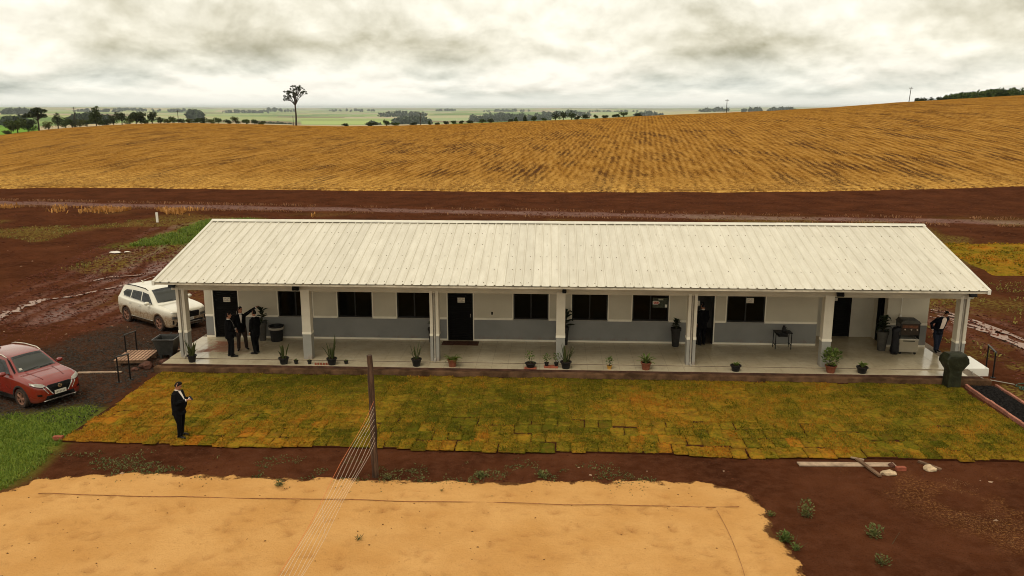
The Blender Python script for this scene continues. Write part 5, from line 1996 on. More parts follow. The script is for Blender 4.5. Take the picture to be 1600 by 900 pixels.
def suv(P, patch, bvh):
    for s in (1, -1):
        patch('side_window', [(0.86, 1.14), (0.40, 1.53), (-0.06, 1.585), (-0.06, 1.165)], 'side', 'car_glass', 0.005, side=s)
        patch('side_window', [(-0.12, 1.17), (-0.12, 1.585), (-0.92, 1.575), (-0.98, 1.20)], 'side', 'car_glass', 0.005, side=s)
        patch('side_window', [(-1.04, 1.21), (-0.98, 1.57), (-1.50, 1.53), (-1.74, 1.38), (-1.60, 1.26)], 'side', 'car_glass', 0.005, side=s)
        patch('window_trim', [(0.90, 1.115), (0.86, 1.138), (-1.60, 1.255), (-1.64, 1.225)], 'side', 'chrome', 0.010, side=s, div=4)
        patch('sill_cladding', [(0.92, 0.25), (0.92, 0.40), (-0.92, 0.40), (-0.92, 0.25)], 'side', 'cladding_mud', 0.012, side=s)
        patch('sill_trim', [(0.90, 0.40), (0.90, 0.43), (-0.92, 0.43), (-0.92, 0.40)], 'side', 'rail', 0.018, side=s)
        patch('door_handle', [(0.02, 0.96), (0.02, 1.0), (-0.20, 1.0), (-0.20, 0.96)], 'side', 'chrome', 0.022, side=s, div=1)
        patch('door_handle', [(-0.82, 0.98), (-0.82, 1.02), (-1.04, 1.02), (-1.04, 0.98)], 'side', 'chrome', 0.022, side=s, div=1)
        patch('door_seam', [(-0.085, 0.44), (-0.085, 1.09), (-0.095, 1.09), (-0.095, 0.44)], 'side', 'grille', 0.003, side=s, div=2)
        patch('door_seam', [(0.88, 0.44), (0.93, 1.05), (0.92, 1.05), (0.87, 0.44)], 'side', 'grille', 0.003, side=s, div=2)
        patch('daytime_light', [(s * 0.46, 0.885), (s * 0.56, 0.915), (s * 0.82, 0.955), (s * 0.83, 0.925), (s * 0.60, 0.875), (s * 0.47, 0.86)], 'front', 'lamp', 0.010)
        patch('headlight', [(s * 0.52, 0.63), (s * 0.52, 0.745), (s * 0.80, 0.775), (s * 0.82, 0.66)], 'front', 'lamp_dark', 0.012)
        patch('air_slot', [(s * 0.74, 0.42), (s * 0.74, 0.60), (s * 0.80, 0.60), (s * 0.80, 0.42)], 'front', 'grille', 0.010)
        patch('tail_light', [(s * 0.45, 0.98), (s * 0.45, 1.06), (s * 0.82, 1.10), (s * 0.82, 0.98)], 'rear', 'tail', 0.01)
        m = MB().tube([(0.74, s * 0.86, 1.14), (0.73, s * 0.96, 1.165)], 0.03, 8).sphere((0.71, s * 1.055, 1.20), (0.085, 0.125, 0.085), 12, 8)
        m.build('wing_mirror', M['car_white'], P, smooth=True)
        pts = [(0.30, s * 0.675, 1.655), (0.05, s * 0.685, 1.75), (-0.8, s * 0.68, 1.775), (-1.4, s * 0.655, 1.75), (-1.65, s * 0.63, 1.70)]
        MB().tube(pts, [0.014, 0.02, 0.02, 0.02, 0.012], 8).build('roof_rail', M['cladding'], P, smooth=True)
    patch('windscreen', [(1.02, -0.70), (1.08, 0.0), (1.02, 0.70), (0.34, 0.56), (0.31, 0.0), (0.34, -0.56)], 'top', 'screen_glass', 0.008, div=5)
    patch('sun_strip', [(0.48, -0.59), (0.455, 0.0), (0.48, 0.59), (0.335, 0.562), (0.305, 0.0), (0.335, -0.562)], 'top', 'car_glass', 0.011, div=4)
    patch('rear_window', [(-0.50, 1.20), (0.50, 1.20), (0.46, 1.50), (-0.46, 1.50)], 'rear', 'car_glass', 0.008)
    patch('grille', [(-0.46, 0.62), (0.46, 0.62), (0.50, 0.86), (0.42, 0.885), (-0.42, 0.885), (-0.50, 0.86)], 'front', 'grille', 0.009, div=4)
    patch('lower_intake', [(-0.60, 0.34), (0.60, 0.34), (0.66, 0.50), (-0.66, 0.50)], 'front', 'grille', 0.009)
    patch('skid_trim', [(-0.62, 0.285), (0.62, 0.285), (0.74, 0.42), (0.70, 0.42), (0.60, 0.33), (-0.60, 0.33), (-0.70, 0.42), (-0.74, 0.42)], 'front', 'chrome', 0.018)
    for z in (0.69, 0.76, 0.82):
        patch('grille_bar', [(-0.45, z), (0.45, z), (0.45, z + 0.014), (-0.45, z + 0.014)], 'front', 'cladding', 0.016)
    h = bvh.ray_cast(Vector((4, 0, 0.55)), Vector((-1, 0, 0)))[0]
    MB().cbox((h.x + 0.02, 0, 0.555), (0.012, 0.40, 0.13)).build('number_plate', M['plate_front'], P)
    h = bvh.ray_cast(Vector((4, 0, 0.90)), Vector((-1, 0, 0)))[0]
    MB().sphere((h.x + 0.012, 0, 0.905), (0.012, 0.075, 0.034), 12, 8).build('badge', M['chrome'], P, smooth=True)
    for y in (0.12, -0.46):
        patch('wiper', [(1.055, y - 0.02), (1.0, y + 0.50), (0.985, y + 0.50), (1.035, y - 0.02)], 'top', 'grille', 0.02)
    MB().tube([(-1.35, 0, 1.745), (-1.45, 0, 1.815), (-1.56, 0, 1.83)], [0.035, 0.022, 0.008], 8).build('antenna_fin', M['car_white'], P, smooth=True)


M['lamp_dark'] = NT('dark headlamp').set((0.14, 0.12, 0.10), 0.15, 0.1, 0.6)


def plate_mat():
    """small print along Y for plates facing forward"""
    t = NT('front number plate')
    sp = t.node('ShaderNodeSeparateXYZ')
    t.l.new(t.coord('Generated'), sp.inputs[0])
    y, z = sp.outputs[1], sp.outputs[2]
    bars = t.math('GREATER_THAN', t.math('FRACT', t.math('MULTIPLY', y, 8.0)), 0.42)
    inz = t.math('MULTIPLY', t.rng(z, 0.2, 0.24), t.rng(z, 0.64, 0.68, 1, 0))
    iny = t.math('MULTIPLY', t.rng(y, 0.07, 0.09), t.rng(y, 0.9, 0.93, 1, 0))
    m = t.math('MULTIPLY', t.math('MULTIPLY', inz, iny), bars)
    c = t.mix(t.math('MULTIPLY', m, 0.75), (0.55, 0.50, 0.42), (0.10, 0.09, 0.08))
    return t.set(c, 0.5, 0, 0.4)


M['plate_front'] = plate_mat()
# stations: x, bottom, belt or bonnet edge, top, half width, roof half width
RED = [(2.16, 0.40, 0.66, 0.68, 0.52, 0.40), (2.10, 0.27, 0.76, 0.79, 0.68, 0.55), (1.96, 0.22, 0.865, 0.895, 0.80, 0.66), (1.70, 0.215, 0.935, 0.985, 0.865, 0.70), (1.35, 0.21, 0.975, 1.04, 0.88, 0.72), (1.02, 0.21, 1.00, 1.085, 0.88, 0.72),
       (0.62, 0.21, 1.02, 1.35, 0.88, 0.64), (0.28, 0.21, 1.03, 1.52, 0.88, 0.60), (-0.25, 0.21, 1.04, 1.575, 0.88, 0.60), (-0.9, 0.21, 1.06, 1.56, 0.88, 0.58), (-1.45, 0.22, 1.09, 1.49, 0.87, 0.55), (-1.85, 0.26, 1.06, 1.28, 0.84, 0.54), (-2.05, 0.30, 0.98, 1.06, 0.80, 0.56), (-2.13, 0.42, 0.86, 0.90, 0.70, 0.52)]
WHT = [(2.33, 0.40, 0.90, 0.93, 0.68, 0.56), (2.28, 0.30, 0.97, 1.00, 0.81, 0.67), (2.13, 0.25, 1.02, 1.055, 0.89, 0.75), (1.85, 0.24, 1.05, 1.10, 0.935, 0.78), (1.45, 0.23, 1.08, 1.145, 0.95, 0.80), (1.08, 0.23, 1.10, 1.185, 0.95, 0.80),
       (0.68, 0.23, 1.12, 1.48, 0.95, 0.74), (0.34, 0.23, 1.13, 1.68, 0.95, 0.71), (-0.25, 0.23, 1.14, 1.76, 0.95, 0.71), (-0.95, 0.23, 1.16, 1.76, 0.95, 0.70), (-1.60, 0.24, 1.19, 1.725, 0.94, 0.67), (-1.98, 0.28, 1.20, 1.60, 0.92, 0.65), (-2.14, 0.33, 1.12, 1.27, 0.88, 0.64), (-2.22, 0.46, 0.95, 1.00, 0.76, 0.56)]
_a = R(-27)
_ax = Vector((-17.30, 25.92))
_c = _ax - Vector((math.cos(_a), math.sin(_a))) * 1.32
car('parked_car', 'dusty red compact crossover parked on gravel at the left edge', (_c.x, _c.y, 0.0), _a, RED,
    dict(paint='car_red', wheel=0.335, xf=1.32, xr=-1.30, track=0.875, arch='cladding', detail=kicks))
_a = R(-34)
_ax = Vector((-17.10, 35.60))
_c = _ax - Vector((math.cos(_a), math.sin(_a))) * 1.38
car('parked_car', 'muddy white sport utility car parked behind the left porch column', (_c.x, _c.y, 0.0), _a, WHT,
    dict(paint='car_white', wheel=0.36, xf=1.38, xr=-1.38, track=0.945, arch='cladding_mud', detail=suv))

# ------------------------------------------------------------------ pots and plants on the porch
M['pot_black'] = pbr('black plastic pot', (0.013, 0.012, 0.011), 0.5, 0.25, 8)
M['pot_terra'] = pbr('terracotta pot', (0.19, 0.060, 0.030), 0.75, 0.2, 8, 0.2, 50)
M['pot_grey'] = pbr('grey cement vase', (0.075, 0.068, 0.057), 0.8, 0.25, 5, 0.2, 40)
M['pot_dark'] = pbr('dark woven vase', (0.024, 0.021, 0.018), 0.7, 0.25, 8, 0.3, 60)
M['pot_yellow'] = pbr('yellow pot', (0.45, 0.24, 0.045), 0.7, 0.15, 8)
M['potsoil'] = pbr('potting soil', (0.022, 0.012, 0.007), 0.95, 0.3, 30)
M['snake'] = leafy('snake plant leaf', (0.030, 0.042, 0.014), (0.085, 0.095, 0.030), 0.4, 0.1)
M['fern'] = leafy('fern frond', (0.060, 0.095, 0.014), (0.15, 0.18, 0.030), 0.5, 0.25)
M['bush'] = leafy('pot plant leaf', (0.045, 0.080, 0.016), (0.17, 0.21, 0.050), 0.45, 0.25)
M['darkleaf'] = leafy('dark glossy leaf', (0.010, 0.016, 0.007), (0.030, 0.042, 0.016), 0.35, 0.1)
M['stem'] = pbr('green brown stem', (0.06, 0.05, 0.022), 0.8, 0.2, 10)
M['brick'] = pbr('red brick', (0.27, 0.075, 0.040), 0.9, 0.25, 9, 0.4, 50)
M['wood_grey'] = pbr('weathered plank', (0.36, 0.25, 0.165), 0.85, 0.3, 4, 0.4, 30)
M['wood_dark'] = pbr('old dark timber', (0.15, 0.085, 0.048), 0.9, 0.35, 5, 0.4, 30)
M['stone'] = pbr('pale stone', (0.50, 0.36, 0.22), 0.9, 0.25, 6, 0.5, 20)


def leaf_mesh(L, w, bend=0.3, fold=0.15, name='leaf', mat=None, seg=6, taper='blade'):
    """a leaf rising from the origin along +Z and bending to +Y"""
    V, F = [], []
    for i in range(seg + 1):
        t = i / seg
        ang = bend * t * 1.4
        y = L * (bend * t * t * 0.6)
        z = L * t * math.cos(min(ang, 1.5))
        ww = w * ((1 - t ** 2.2) * (0.55 + 0.9 * t) if taper == 'blade' else math.sin(math.pi * (0.06 + 0.94 * t) ** 0.8) + 0.02)
        V += [(-ww / 2, y - fold * ww * 0.5, z), (0, y + fold * ww * 0.5, z), (ww / 2, y - fold * ww * 0.5, z)]
    for i in range(seg):
        a = i * 3
        F += [(a, a + 1, a + 4, a + 3), (a + 1, a + 2, a + 5, a + 4)]
    me = bpy.data.meshes.new(name)
    me.from_pydata(V, [], F)
    if mat:
        me.materials.append(mat)
    me.polygons.foreach_set('use_smooth', np.ones(len(F), bool))
    return me


_leaves = {}


def leaf_lib(kind):
    if kind not in _leaves:
        if kind == 'snake':
            _leaves[kind] = [leaf_mesh(l, 0.085, b, 0.35, 'leaf', M['snake']) for l, b in ((0.42, 0.10), (0.55, 0.18), (0.66, 0.12), (0.34, 0.4))]
        elif kind == 'aloe':
            _leaves[kind] = [leaf_mesh(l, 0.062, b, 0.4, 'leaf', M['snake']) for l, b in ((0.62, 0.25), (0.75, 0.15), (0.50, 0.5), (0.85, 0.08))]
        elif kind == 'agave':
            _leaves[kind] = [leaf_mesh(l, 0.075, b, 0.3, 'leaf', M['bush']) for l, b in ((0.40, 0.4), (0.48, 0.6), (0.34, 0.3))]
        elif kind == 'rubber':
            _leaves[kind] = [leaf_mesh(l, 0.19, b, 0.2, 'leaf', M['darkleaf'], 6, 'oval') for l, b in ((0.36, 0.5), (0.46, 0.9), (0.34, 0.3))]
        elif kind == 'small':
            _leaves[kind] = [leaf_mesh(l, 0.055, b, 0.2, 'leaf', M['bush'], 4, 'oval') for l, b in ((0.12, 0.4), (0.16, 0.6))]
        elif kind == 'oval':
            _leaves[kind] = [leaf_mesh(l, 0.10, b, 0.2, 'leaf', M['bush'], 5, 'oval') for l, b in ((0.24, 0.4), (0.30, 0.6))]
    return _leaves[kind]


def put_leaf(P, kind, base, az, tilt, rg, s=1.0):
    me = rg.choice(leaf_lib(kind))
    o = link_mesh('leaf', me, P)
    o.matrix_local = Matrix.Translation(base) @ Matrix.Rotation(az, 4, 'Z') @ Matrix.Rotation(-tilt, 4, 'X') @ Matrix.Diagonal((s, s, s, 1))
    return o


def pot(P, r, h, mat, rim=True, saucer=False):
    prof = [(0.0, 0.0), (r * 0.68, 0.0), (r * 0.95, h * 0.86)] + ([(r * 1.08, h * 0.86), (r * 1.08, h), (r * 0.95, h)] if rim else [(r, h), (r * 0.93, h)]) + [(r * 0.86, h * 0.9), (0.0, h * 0.9)]
    MB().lathe(prof, 18).build('pot', M[mat], P, smooth='auto')
    MB().lathe([(0.0, h * 0.93), (r * 0.88, h * 0.905)], 14).build('soil', M['potsoil'], P)
    return h * 0.92


def frond_bush(P, z, n, L, spread, mat, rg, leaflets=9, w=0.03, name='foliage'):
    """arching fronds with paired leaflets, one mesh"""
    V, F = [], []
    for k in range(n):
        a = rg.uniform(0, 2 * math.pi)
        ln = L * rg.uniform(0.65, 1.1)
        el = rg.uniform(0.25, 1.25)
        d = Vector((math.cos(a), math.sin(a), 0))
        s = Vector((-math.sin(a), math.cos(a), 0))
        for i in range(1, leaflets + 1):
            t = i / leaflets
            p = Vector((0, 0, z)) + d * (ln * t * spread * math.cos(el * 0.7)) + Vector((0, 0, 1)) * (ln * (math.sin(el) * t - 0.55 * t * t * (1.3 - el * 0.5)))
            lw = ln * 0.28 * math.sin(math.pi * min(1, t * 0.85 + 0.12))
            for sg in (1, -1):
                tip = p + s * (sg * lw) + d * (lw * 0.4) + Vector((0, 0, -0.15 * lw))
                o = len(V)
                V += [tuple(p), tuple(p + d * w), tuple(tip)]
                F.append((o, o + 1, o + 2) if sg > 0 else (o + 1, o, o + 2))
    me = bpy.data.meshes.new(name)
    me.from_pydata(V, [], F)
    me.materials.append(M[mat])
    link_mesh(name, me, P)


def leaf_bush(P, z, n, rad, hgt, size, mat, rg, name='foliage', up=0.4):
    V, F = [], []
    for k in range(n):
        while True:
            q = Vector((rg.uniform(-1, 1), rg.uniform(-1, 1), rg.uniform(-1, 1)))
            if 0.25 < q.length < 1:
                break
        c = Vector((q.x * rad, q.y * rad, z + hgt * 0.5 + q.z * hgt * 0.5))
        dr = (Vector((q.x, q.y, up + 0.4 * q.z)) + Vector((rg.gauss(0, 0.4), rg.gauss(0, 0.4), rg.gauss(0, 0.4)))).normalized()
        sd = dr.cross(Vector((0, 0, 1)))
        sd = sd.normalized() if sd.length > 0.1 else Vector((1, 0, 0))
        l, w = size * rg.uniform(0.6, 1.3), size * 0.42 * rg.uniform(0.7, 1.2)
        o = len(V)
        V += [tuple(c), tuple(c + dr * l * 0.45 + sd * w), tuple(c + dr * l), tuple(c + dr * l * 0.45 - sd * w)]
        F.append((o, o + 1, o + 2, o + 3))
    me = bpy.data.meshes.new(name)
    me.from_pydata(V, [], F)
    me.materials.append(M[mat])
    link_mesh(name, me, P)


EZ = 0.271


def potted(label, u, v, kind, r=0.16, h=0.26, mat='pot_black', seed=0, y=None, z=EZ, s=1.0, n=None, x=None):
    p = at(u, v, z)
    yy = y if y is not None else max(29.55, p.y + 0.2)
    if x is None:
        x = p.x * yy / p.y
    P = thing('potted_plant', label, 'potted plant', (x, yy, z), 0, 'potted plants along the porch')
    rg = random.Random(seed)
    top = pot(P, r, h, mat)
    if kind in ('snake', 'aloe'):
        for k in range(n or (14 if kind == 'snake' else 13)):
            a = rg.uniform(0, 6.28)
            q = rg.uniform(0, r * 0.6)
            put_leaf(P, kind, (q * math.cos(a), q * math.sin(a), top - 0.02), a - math.pi / 2, rg.uniform(0.02, 0.30 if kind == 'snake' else 0.42), rg, s * rg.uniform(0.75, 1.15))
    elif kind == 'agave':
        for k in range(n or 20):
            a = k * 2.4
            put_leaf(P, kind, (0.03 * math.cos(a), 0.03 * math.sin(a), top), a - math.pi / 2, 0.15 + 1.0 * (k / 20), rg, s * rg.uniform(0.8, 1.15))
    elif kind == 'fern':
        frond_bush(P, top, n or 26, 0.48 * s, 1.15, 'fern', rg)
    elif kind == 'bush':
        for k in range(5):
            a = rg.uniform(0, 6.28)
            MB().tube([(0, 0, top - 0.02), (0.08 * math.cos(a), 0.08 * math.sin(a), top + 0.2 * s), (0.2 * s * math.cos(a), 0.2 * s * math.sin(a), top + 0.42 * s)], [0.012, 0.009, 0.004], 5).build('stem', M['stem'], P)
        leaf_bush(P, top + 0.02, n or 150, 0.36 * s, 0.62 * s, 0.13, 'bush', rg)
    elif kind == 'sprig':
        for k in range(4):
            a = rg.uniform(0, 6.28)
            MB().tube([(0, 0, top - 0.02), (0.05 * s * math.cos(a), 0.05 * s * math.sin(a), top + 0.16 * s), (0.13 * s * math.cos(a), 0.13 * s * math.sin(a), top + 0.34 * s)], [0.008, 0.006, 0.003], 5).build('stem', M['stem'], P)
        leaf_bush(P, top + 0.05, n or 46, 0.17 * s, 0.36 * s, 0.075, 'bush', rg)
    elif kind == 'oval':
        for k in range(n or 9):
            a = k * 2.4 + rg.uniform(-0.3, 0.3)
            put_leaf(P, 'oval', (0.03 * math.cos(a), 0.03 * math.sin(a), top), a - math.pi / 2, rg.uniform(0.1, 0.8), rg, s * rg.uniform(0.8, 1.2))
    elif kind == 'rubber':
        MB().tube([(0, 0, top - 0.03), (0.02, 0, top + 0.3 * s), (-0.01, 0.01, top + 0.62 * s)], [0.018, 0.014, 0.008], 6).build('stem', M['stem'], P)
        for k in range(n or 11):
            a = k * 2.4
            zz = top + (0.08 + 0.54 * k / (n or 11)) * s
            put_leaf(P, 'rubber', (0.01, 0.0, zz), a - math.pi / 2, 1.25 - 0.7 * k / (n or 11), rg, s * rg.uniform(0.85, 1.2))
    elif kind == 'small':
        for k in range(n or 6):
            a = k * 2.4
            put_leaf(P, 'small', (0, 0, top), a - math.pi / 2, rg.uniform(0.1, 0.8), rg, s)
    return P


potted('snake plant in a black pot at the foot of the leftmost column', 301, 571, 'snake', 0.17, 0.27, seed=1, s=1.12, n=18, y=29.62)
potted('black pot of spreading snake plant left of the second column', 444, 572, 'snake', 0.19, 0.25, seed=2, s=1.0, n=15)
potted('tiny black pot just right of the second column', 484, 571, 'small', 0.085, 0.13, seed=3, s=0.7)
potted('tiny black pot just left of the second column', 463, 571, 'small', 0.085, 0.14, seed=4, s=0.8)
potted('tall aloe in a black pot between the second and third columns', 519, 573, 'aloe', 0.19, 0.26, seed=5, n=15)
potted('tiny black pot right of the tall aloe', 541, 571, 'small', 0.085, 0.12, seed=6, s=0.7)
potted('tall aloe in a black pot just left of the third column', 651, 576, 'aloe', 0.19, 0.29, seed=7, n=12, s=0.95)
potted('arching fern in a terracotta pot before the closed door', 707, 577, 'fern', 0.18, 0.30, 'pot_terra', 8, s=0.85)
potted('thin sprigs in a wide dark planter left of the middle column', 829, 577, 'sprig', 0.20, 0.19, 'pot_black', 9, s=1.15, n=60)
potted('small dark potted sprig, left of the pair on bricks', 854, 576, 'sprig', 0.085, 0.13, 'pot_black', 10, z=0.335, s=0.75, y=29.62)
potted('small dark potted sprig, right of the pair on bricks', 869, 576, 'sprig', 0.085, 0.13, 'pot_black', 11, z=0.335, s=0.85, y=29.62)
potted('tall snake plant in a black pot before the middle column', 884, 580, 'aloe', 0.20, 0.27, seed=12, n=19, s=0.98)
potted('low dark leafy plant in a yellow pot', 952, 580, 'sprig', 0.10, 0.13, 'pot_yellow', 13, s=0.8, n=55)
potted('spiky rosette plant in a terracotta pot left of the fifth column', 1009, 581, 'agave', 0.19, 0.29, 'pot_terra', 14, s=1.15)
potted('short plant in a black pot right of the fifth column', 1149, 584, 'oval', 0.19, 0.23, 'pot_black', 15, s=0.75, n=11)
potted('big bushy light green plant in a terracotta pot at the sixth column', 1297, 588, 'bush', 0.20, 0.28, 'pot_terra', 16, s=1.0, n=230)
potted('broad-leaved plant in a black pot right of the sixth column', 1346, 588, 'oval', 0.20, 0.24, 'pot_black', 17, s=1.0, n=9)
# standing back against the wall
P = potted('rubber plant in a tall grey vase beside the dustbin', 411, 534, 'rubber', 0.20, 0.80, 'pot_grey', 18, y=32.62, z=FZ, s=1.0)
P = potted('dark leafy plant in a tall dark vase behind the third column', 668, 535, 'rubber', 0.17, 0.62, 'pot_dark', 19, y=32.66, z=FZ, s=0.7, x=-4.98)
P = potted('tall dark plant half hidden behind the middle column', 887, 537, 'rubber', 0.17, 0.75, 'pot_dark', 20, y=32.64, z=FZ, s=1.15, n=16, x=0.50)
P = potted('dark bushy plant in a tall black vase left of the open doorway', 1055, 542, 'rubber', 0.20, 0.78, 'pot_dark', 21, y=32.60, z=FZ, s=0.62, n=24)
P = potted('large leafy plant in a grey vase beside the glass food cart', 1382, 548, 'rubber', 0.22, 0.80, 'pot_grey', 22, y=32.45, z=FZ, s=0.95, n=20, x=13.18)
# bricks under pots
for lab, u, w in (('flat red brick under the dark planter left of the middle column', 829, 0.46), ('flat red brick under the pair of small potted sprigs', 861, 0.52)):
    p = at(u, 580, 0.27)
    tag(MB().box(-w / 2, w / 2, -0.12, 0.12, 0, 0.062 if u > 840 else 0.03).build('brick', M['brick'], bevel=0.006, loc=(p.x * 29.62 / p.y, 29.62 if u > 840 else 29.46, 0.272)), lab, 'brick')
# row of little clay cups on the edge
for i in range(6):
    x = -8.98 + i * 0.105
    o = MB().lathe([(0, 0), (0.036, 0), (0.045, 0.07), (0.038, 0.07), (0.03, 0.012), (0, 0.012)], 10).build('clay_cup', M['brick'], smooth='auto', loc=(x, 29.50, EZ))
    tag(o, ['first', 'second', 'third', 'fourth', 'fifth', 'sixth'][i] + ' small clay cup from the left in the row on the porch edge', 'cup', 'row of small clay cups')

# dustbin
P = thing('dustbin', 'black plastic dustbin against the wall beside the grey vase', 'dustbin', (-11.50, 32.58, FZ))
MB().lathe([(0, 0), (0.23, 0), (0.295, 0.62), (0.31, 0.62), (0.31, 0.66), (0.28, 0.66), (0.27, 0.6), (0.2, 0.03), (0, 0.03)], 22).build('bin_body', M['pot_black'], P, smooth='auto')
MB().lathe([(0.285, 0.50), (0.312, 0.515), (0.318, 0.58), (0.302, 0.60)], 22).build('bin_bag_cuff', M['pvc'], P, smooth=True)

# small table with a bottle
P = thing('side_table', 'small black metal table against the grey wall', 'table', (9.27, 32.55, FZ))
MB().box(-0.34, 0.34, -0.22, 0.22, 0.66, 0.70).build('table_top', M['black_metal'], P, bevel=0.006)
for sx in (-1, 1):
    for sy in (-1, 1):
        MB().box(sx * 0.31 - 0.014, sx * 0.31 + 0.014, sy * 0.19 - 0.014, sy * 0.19 + 0.014, 0, 0.66).build('leg', M['black_metal'], P)
MB().box(-0.31, 0.31, -0.012, 0.012, 0.16, 0.19).box(-0.325, -0.295, -0.19, 0.19, 0.16, 0.19).box(0.295, 0.325, -0.19, 0.19, 0.16, 0.19).build('stretcher', M['black_metal'], P)
MB().box(-0.20, 0.16, -0.18, 0.16, 0.52, 0.655).build('drawer', M['black_metal'], P)
P = thing('thermos_flask', 'dark flask standing on the small black table', 'flask', (9.30, 32.52, FZ + 0.701))
MB().lathe([(0, 0), (0.07, 0), (0.075, 0.15), (0.05, 0.20), (0.05, 0.25), (0, 0.25)], 14).build('flask_body', M['pot_black'], P, smooth='auto')
MB().tube([(0.06, 0, 0.05), (0.12, 0, 0.09), (0.12, 0, 0.15), (0.055, 0, 0.18)], 0.012, 6).build('handle', M['pot_black'], P)

# glass food cart with a steel base
M['steel'] = NT('brushed steel')
M['steel'].bump(M['steel'].noise(60, 3, 0.6), 0.05, 0.005)
M['steel'] = M['steel'].set(M['steel'].mix(M['steel'].noise(3, 5, 0.6), (0.34, 0.30, 0.23), (0.48, 0.43, 0.34)), 0.35, 0.7, 0.5)
M['cart_glass'] = NT('cart side panel').set((0.045, 0.034, 0.026), 0.12, 0, 0.5)
M['bulb'] = pbr('cart knob', (0.55, 0.45, 0.36), 0.4, 0.05, 6)
M['rust'] = pbr('reddish snack heap', (0.14, 0.055, 0.028), 0.8, 0.4, 12)
P = thing('food_cart', 'glass sided food cart with steel drawer on castors near the right end', 'food cart', (14.0, 32.15, FZ), R(-3))
MB().box(-0.36, 0.36, -0.27, 0.27, 0.10, 0.60).build('base_cabinet', M['steel'], P, bevel=0.012)
MB().box(-0.37, 0.37, -0.29, 0.28, 0.60, 0.635).build('counter', M['rail'], P, bevel=0.005)
for sx in (-1, 1):
    for sy in (-1, 1):
        MB().box(sx * 0.35 - 0.015, sx * 0.35 + 0.015, sy * 0.255 - 0.015, sy * 0.255 + 0.015, 0.636, 1.26).build('post', M['black_metal'], P)
        MB().tube([(sx * 0.28, sy * 0.2 - 0.02, 0.05), (sx * 0.28, sy * 0.2 + 0.02, 0.05)], 0.05, 12).build('castor', M['pot_black'], P)
MB().box(-0.335, 0.335, 0.235, 0.245, 0.64, 1.25).build('back_panel', M['cart_glass'], P)
MB().box(-0.335, 0.335, -0.262, -0.256, 0.80, 1.25).build('front_panel', M['cart_glass'], P)
for sx in (-1, 1):
    MB().box(sx * 0.352 - 0.004, sx * 0.352 + 0.004, -0.235, 0.235, 0.64, 1.25).build('side_panel', M['cart_glass'], P)
MB().prism([(-0.40, 1.26), (0.40, 1.26), (0.30, 1.38), (-0.30, 1.38)], -0.31, 0.30, 'y').build('canopy', M['pot_grey'], P, bevel=0.008)
for x in (-0.20, 0.04, 0.26):
    MB().lathe([(0, 0), (0.026, 0.0), (0.030, 0.03), (0.02, 0.05), (0, 0.05)], 10, Matrix.Translation((x, -0.263, 1.02)) @ Matrix.Rotation(math.pi / 2, 4, 'X')).build('knob', M['bulb'], P, smooth='auto')
MB().cbox((0.0, -0.266, 1.13), (0.58, 0.004, 0.11)).build('red_panel', M['rust'], P)
MB().lathe([(0, 0), (0.04, 0), (0.05, 0.09), (0.045, 0.09), (0.03, 0.01), (0, 0.01)], 10, Matrix.Translation((0.24, -0.20, 0.636))).build('cup', M['snake_cup'] if 'snake_cup' in M else M['pot_grey'], P)
MB().box(-0.22, 0.22, -0.276, -0.27, 0.535, 0.57).build('drawer_handle', M['black_metal'], P)
# black bag slumped against the cart
rg = random.Random(3)
m = MB()
rings = []
for i, (z, rx, ry) in enumerate(((0.0, 0.13, 0.12), (0.12, 0.17, 0.15), (0.45, 0.15, 0.13), (0.85, 0.12, 0.11), (1.02, 0.17, 0.15), (1.10, 0.10, 0.10), (1.14, 0.02, 0.02))):
    rings.append((rg.uniform(-0.02, 0.02), rg.uniform(-0.02, 0.02), z, rx, ry))
ellipsoid_rings(m, rings, 16)
M['bag'] = pbr('black plastic bag', (0.012, 0.011, 0.013), 0.35, 0.2, 10, 0.6, 9, dist=0.05)
o = tag(m.build('refuse_bag', M['bag'], smooth=True, loc=(13.50, 31.98, FZ)), 'black plastic bag hanging slumped against the food cart', 'bag')

# ------------------------------------------------------------------ things around the porch ends
M['tarp'] = pbr('dark green tarpaulin', (0.020, 0.021, 0.009), 0.55, 0.35, 4, 0.5, 6, dist=0.06)
P = thing('covered_grill', 'grill shrouded in a dark green cover at the right front corner', 'covered grill', (14.33, 28.92, 0.045), R(6))
# folded sheet: octagonal box head on a narrower skirt
head = [(-0.25, 0.0), (0.25, 0.0), (0.24, 0.60), (0.43, 0.90), (0.41, 1.06), (0.30, 1.22), (-0.30, 1.22), (-0.41, 1.06), (-0.43, 0.90), (-0.24, 0.60)]
V, F = [], []
rg = random.Random(8)
for yy, k, dz in ((-0.27, 0.94, 0.0), (-0.20, 1.0, 0.01), (0.0, 1.01, 0.015), (0.20, 1.0, 0.01), (0.27, 0.94, 0.0)):
    for hx_, hz_ in head:
        low = hz_ < 0.7
        V.append((hx_ * k + rg.uniform(-0.012, 0.012), yy * (0.78 if low else 1.0) + rg.uniform(-0.012, 0.012), hz_ + (dz if hz_ > 0.1 else 0) - (0.05 if abs(yy) > 0.25 and hz_ > 1.1 else 0)))
n_ = len(head)
for i in range(4):
    for k in range(n_):
        k2 = (k + 1) % n_
        F.append((i * n_ + k2, i * n_ + k, (i + 1) * n_ + k, (i + 1) * n_ + k2))
F.append(tuple(range(n_)))
F.append(tuple(reversed([4 * n_ + k for k in range(n_)])))
MB().add(V, F).build('cover', M['tarp'], P, bevel=0.015)
for sx in (-1, 1):
    MB().tube([(sx * 0.17, -0.12, -0.03), (sx * 0.17, -0.12, 0.1)], 0.02, 6).build('leg', M['black_metal'], P)


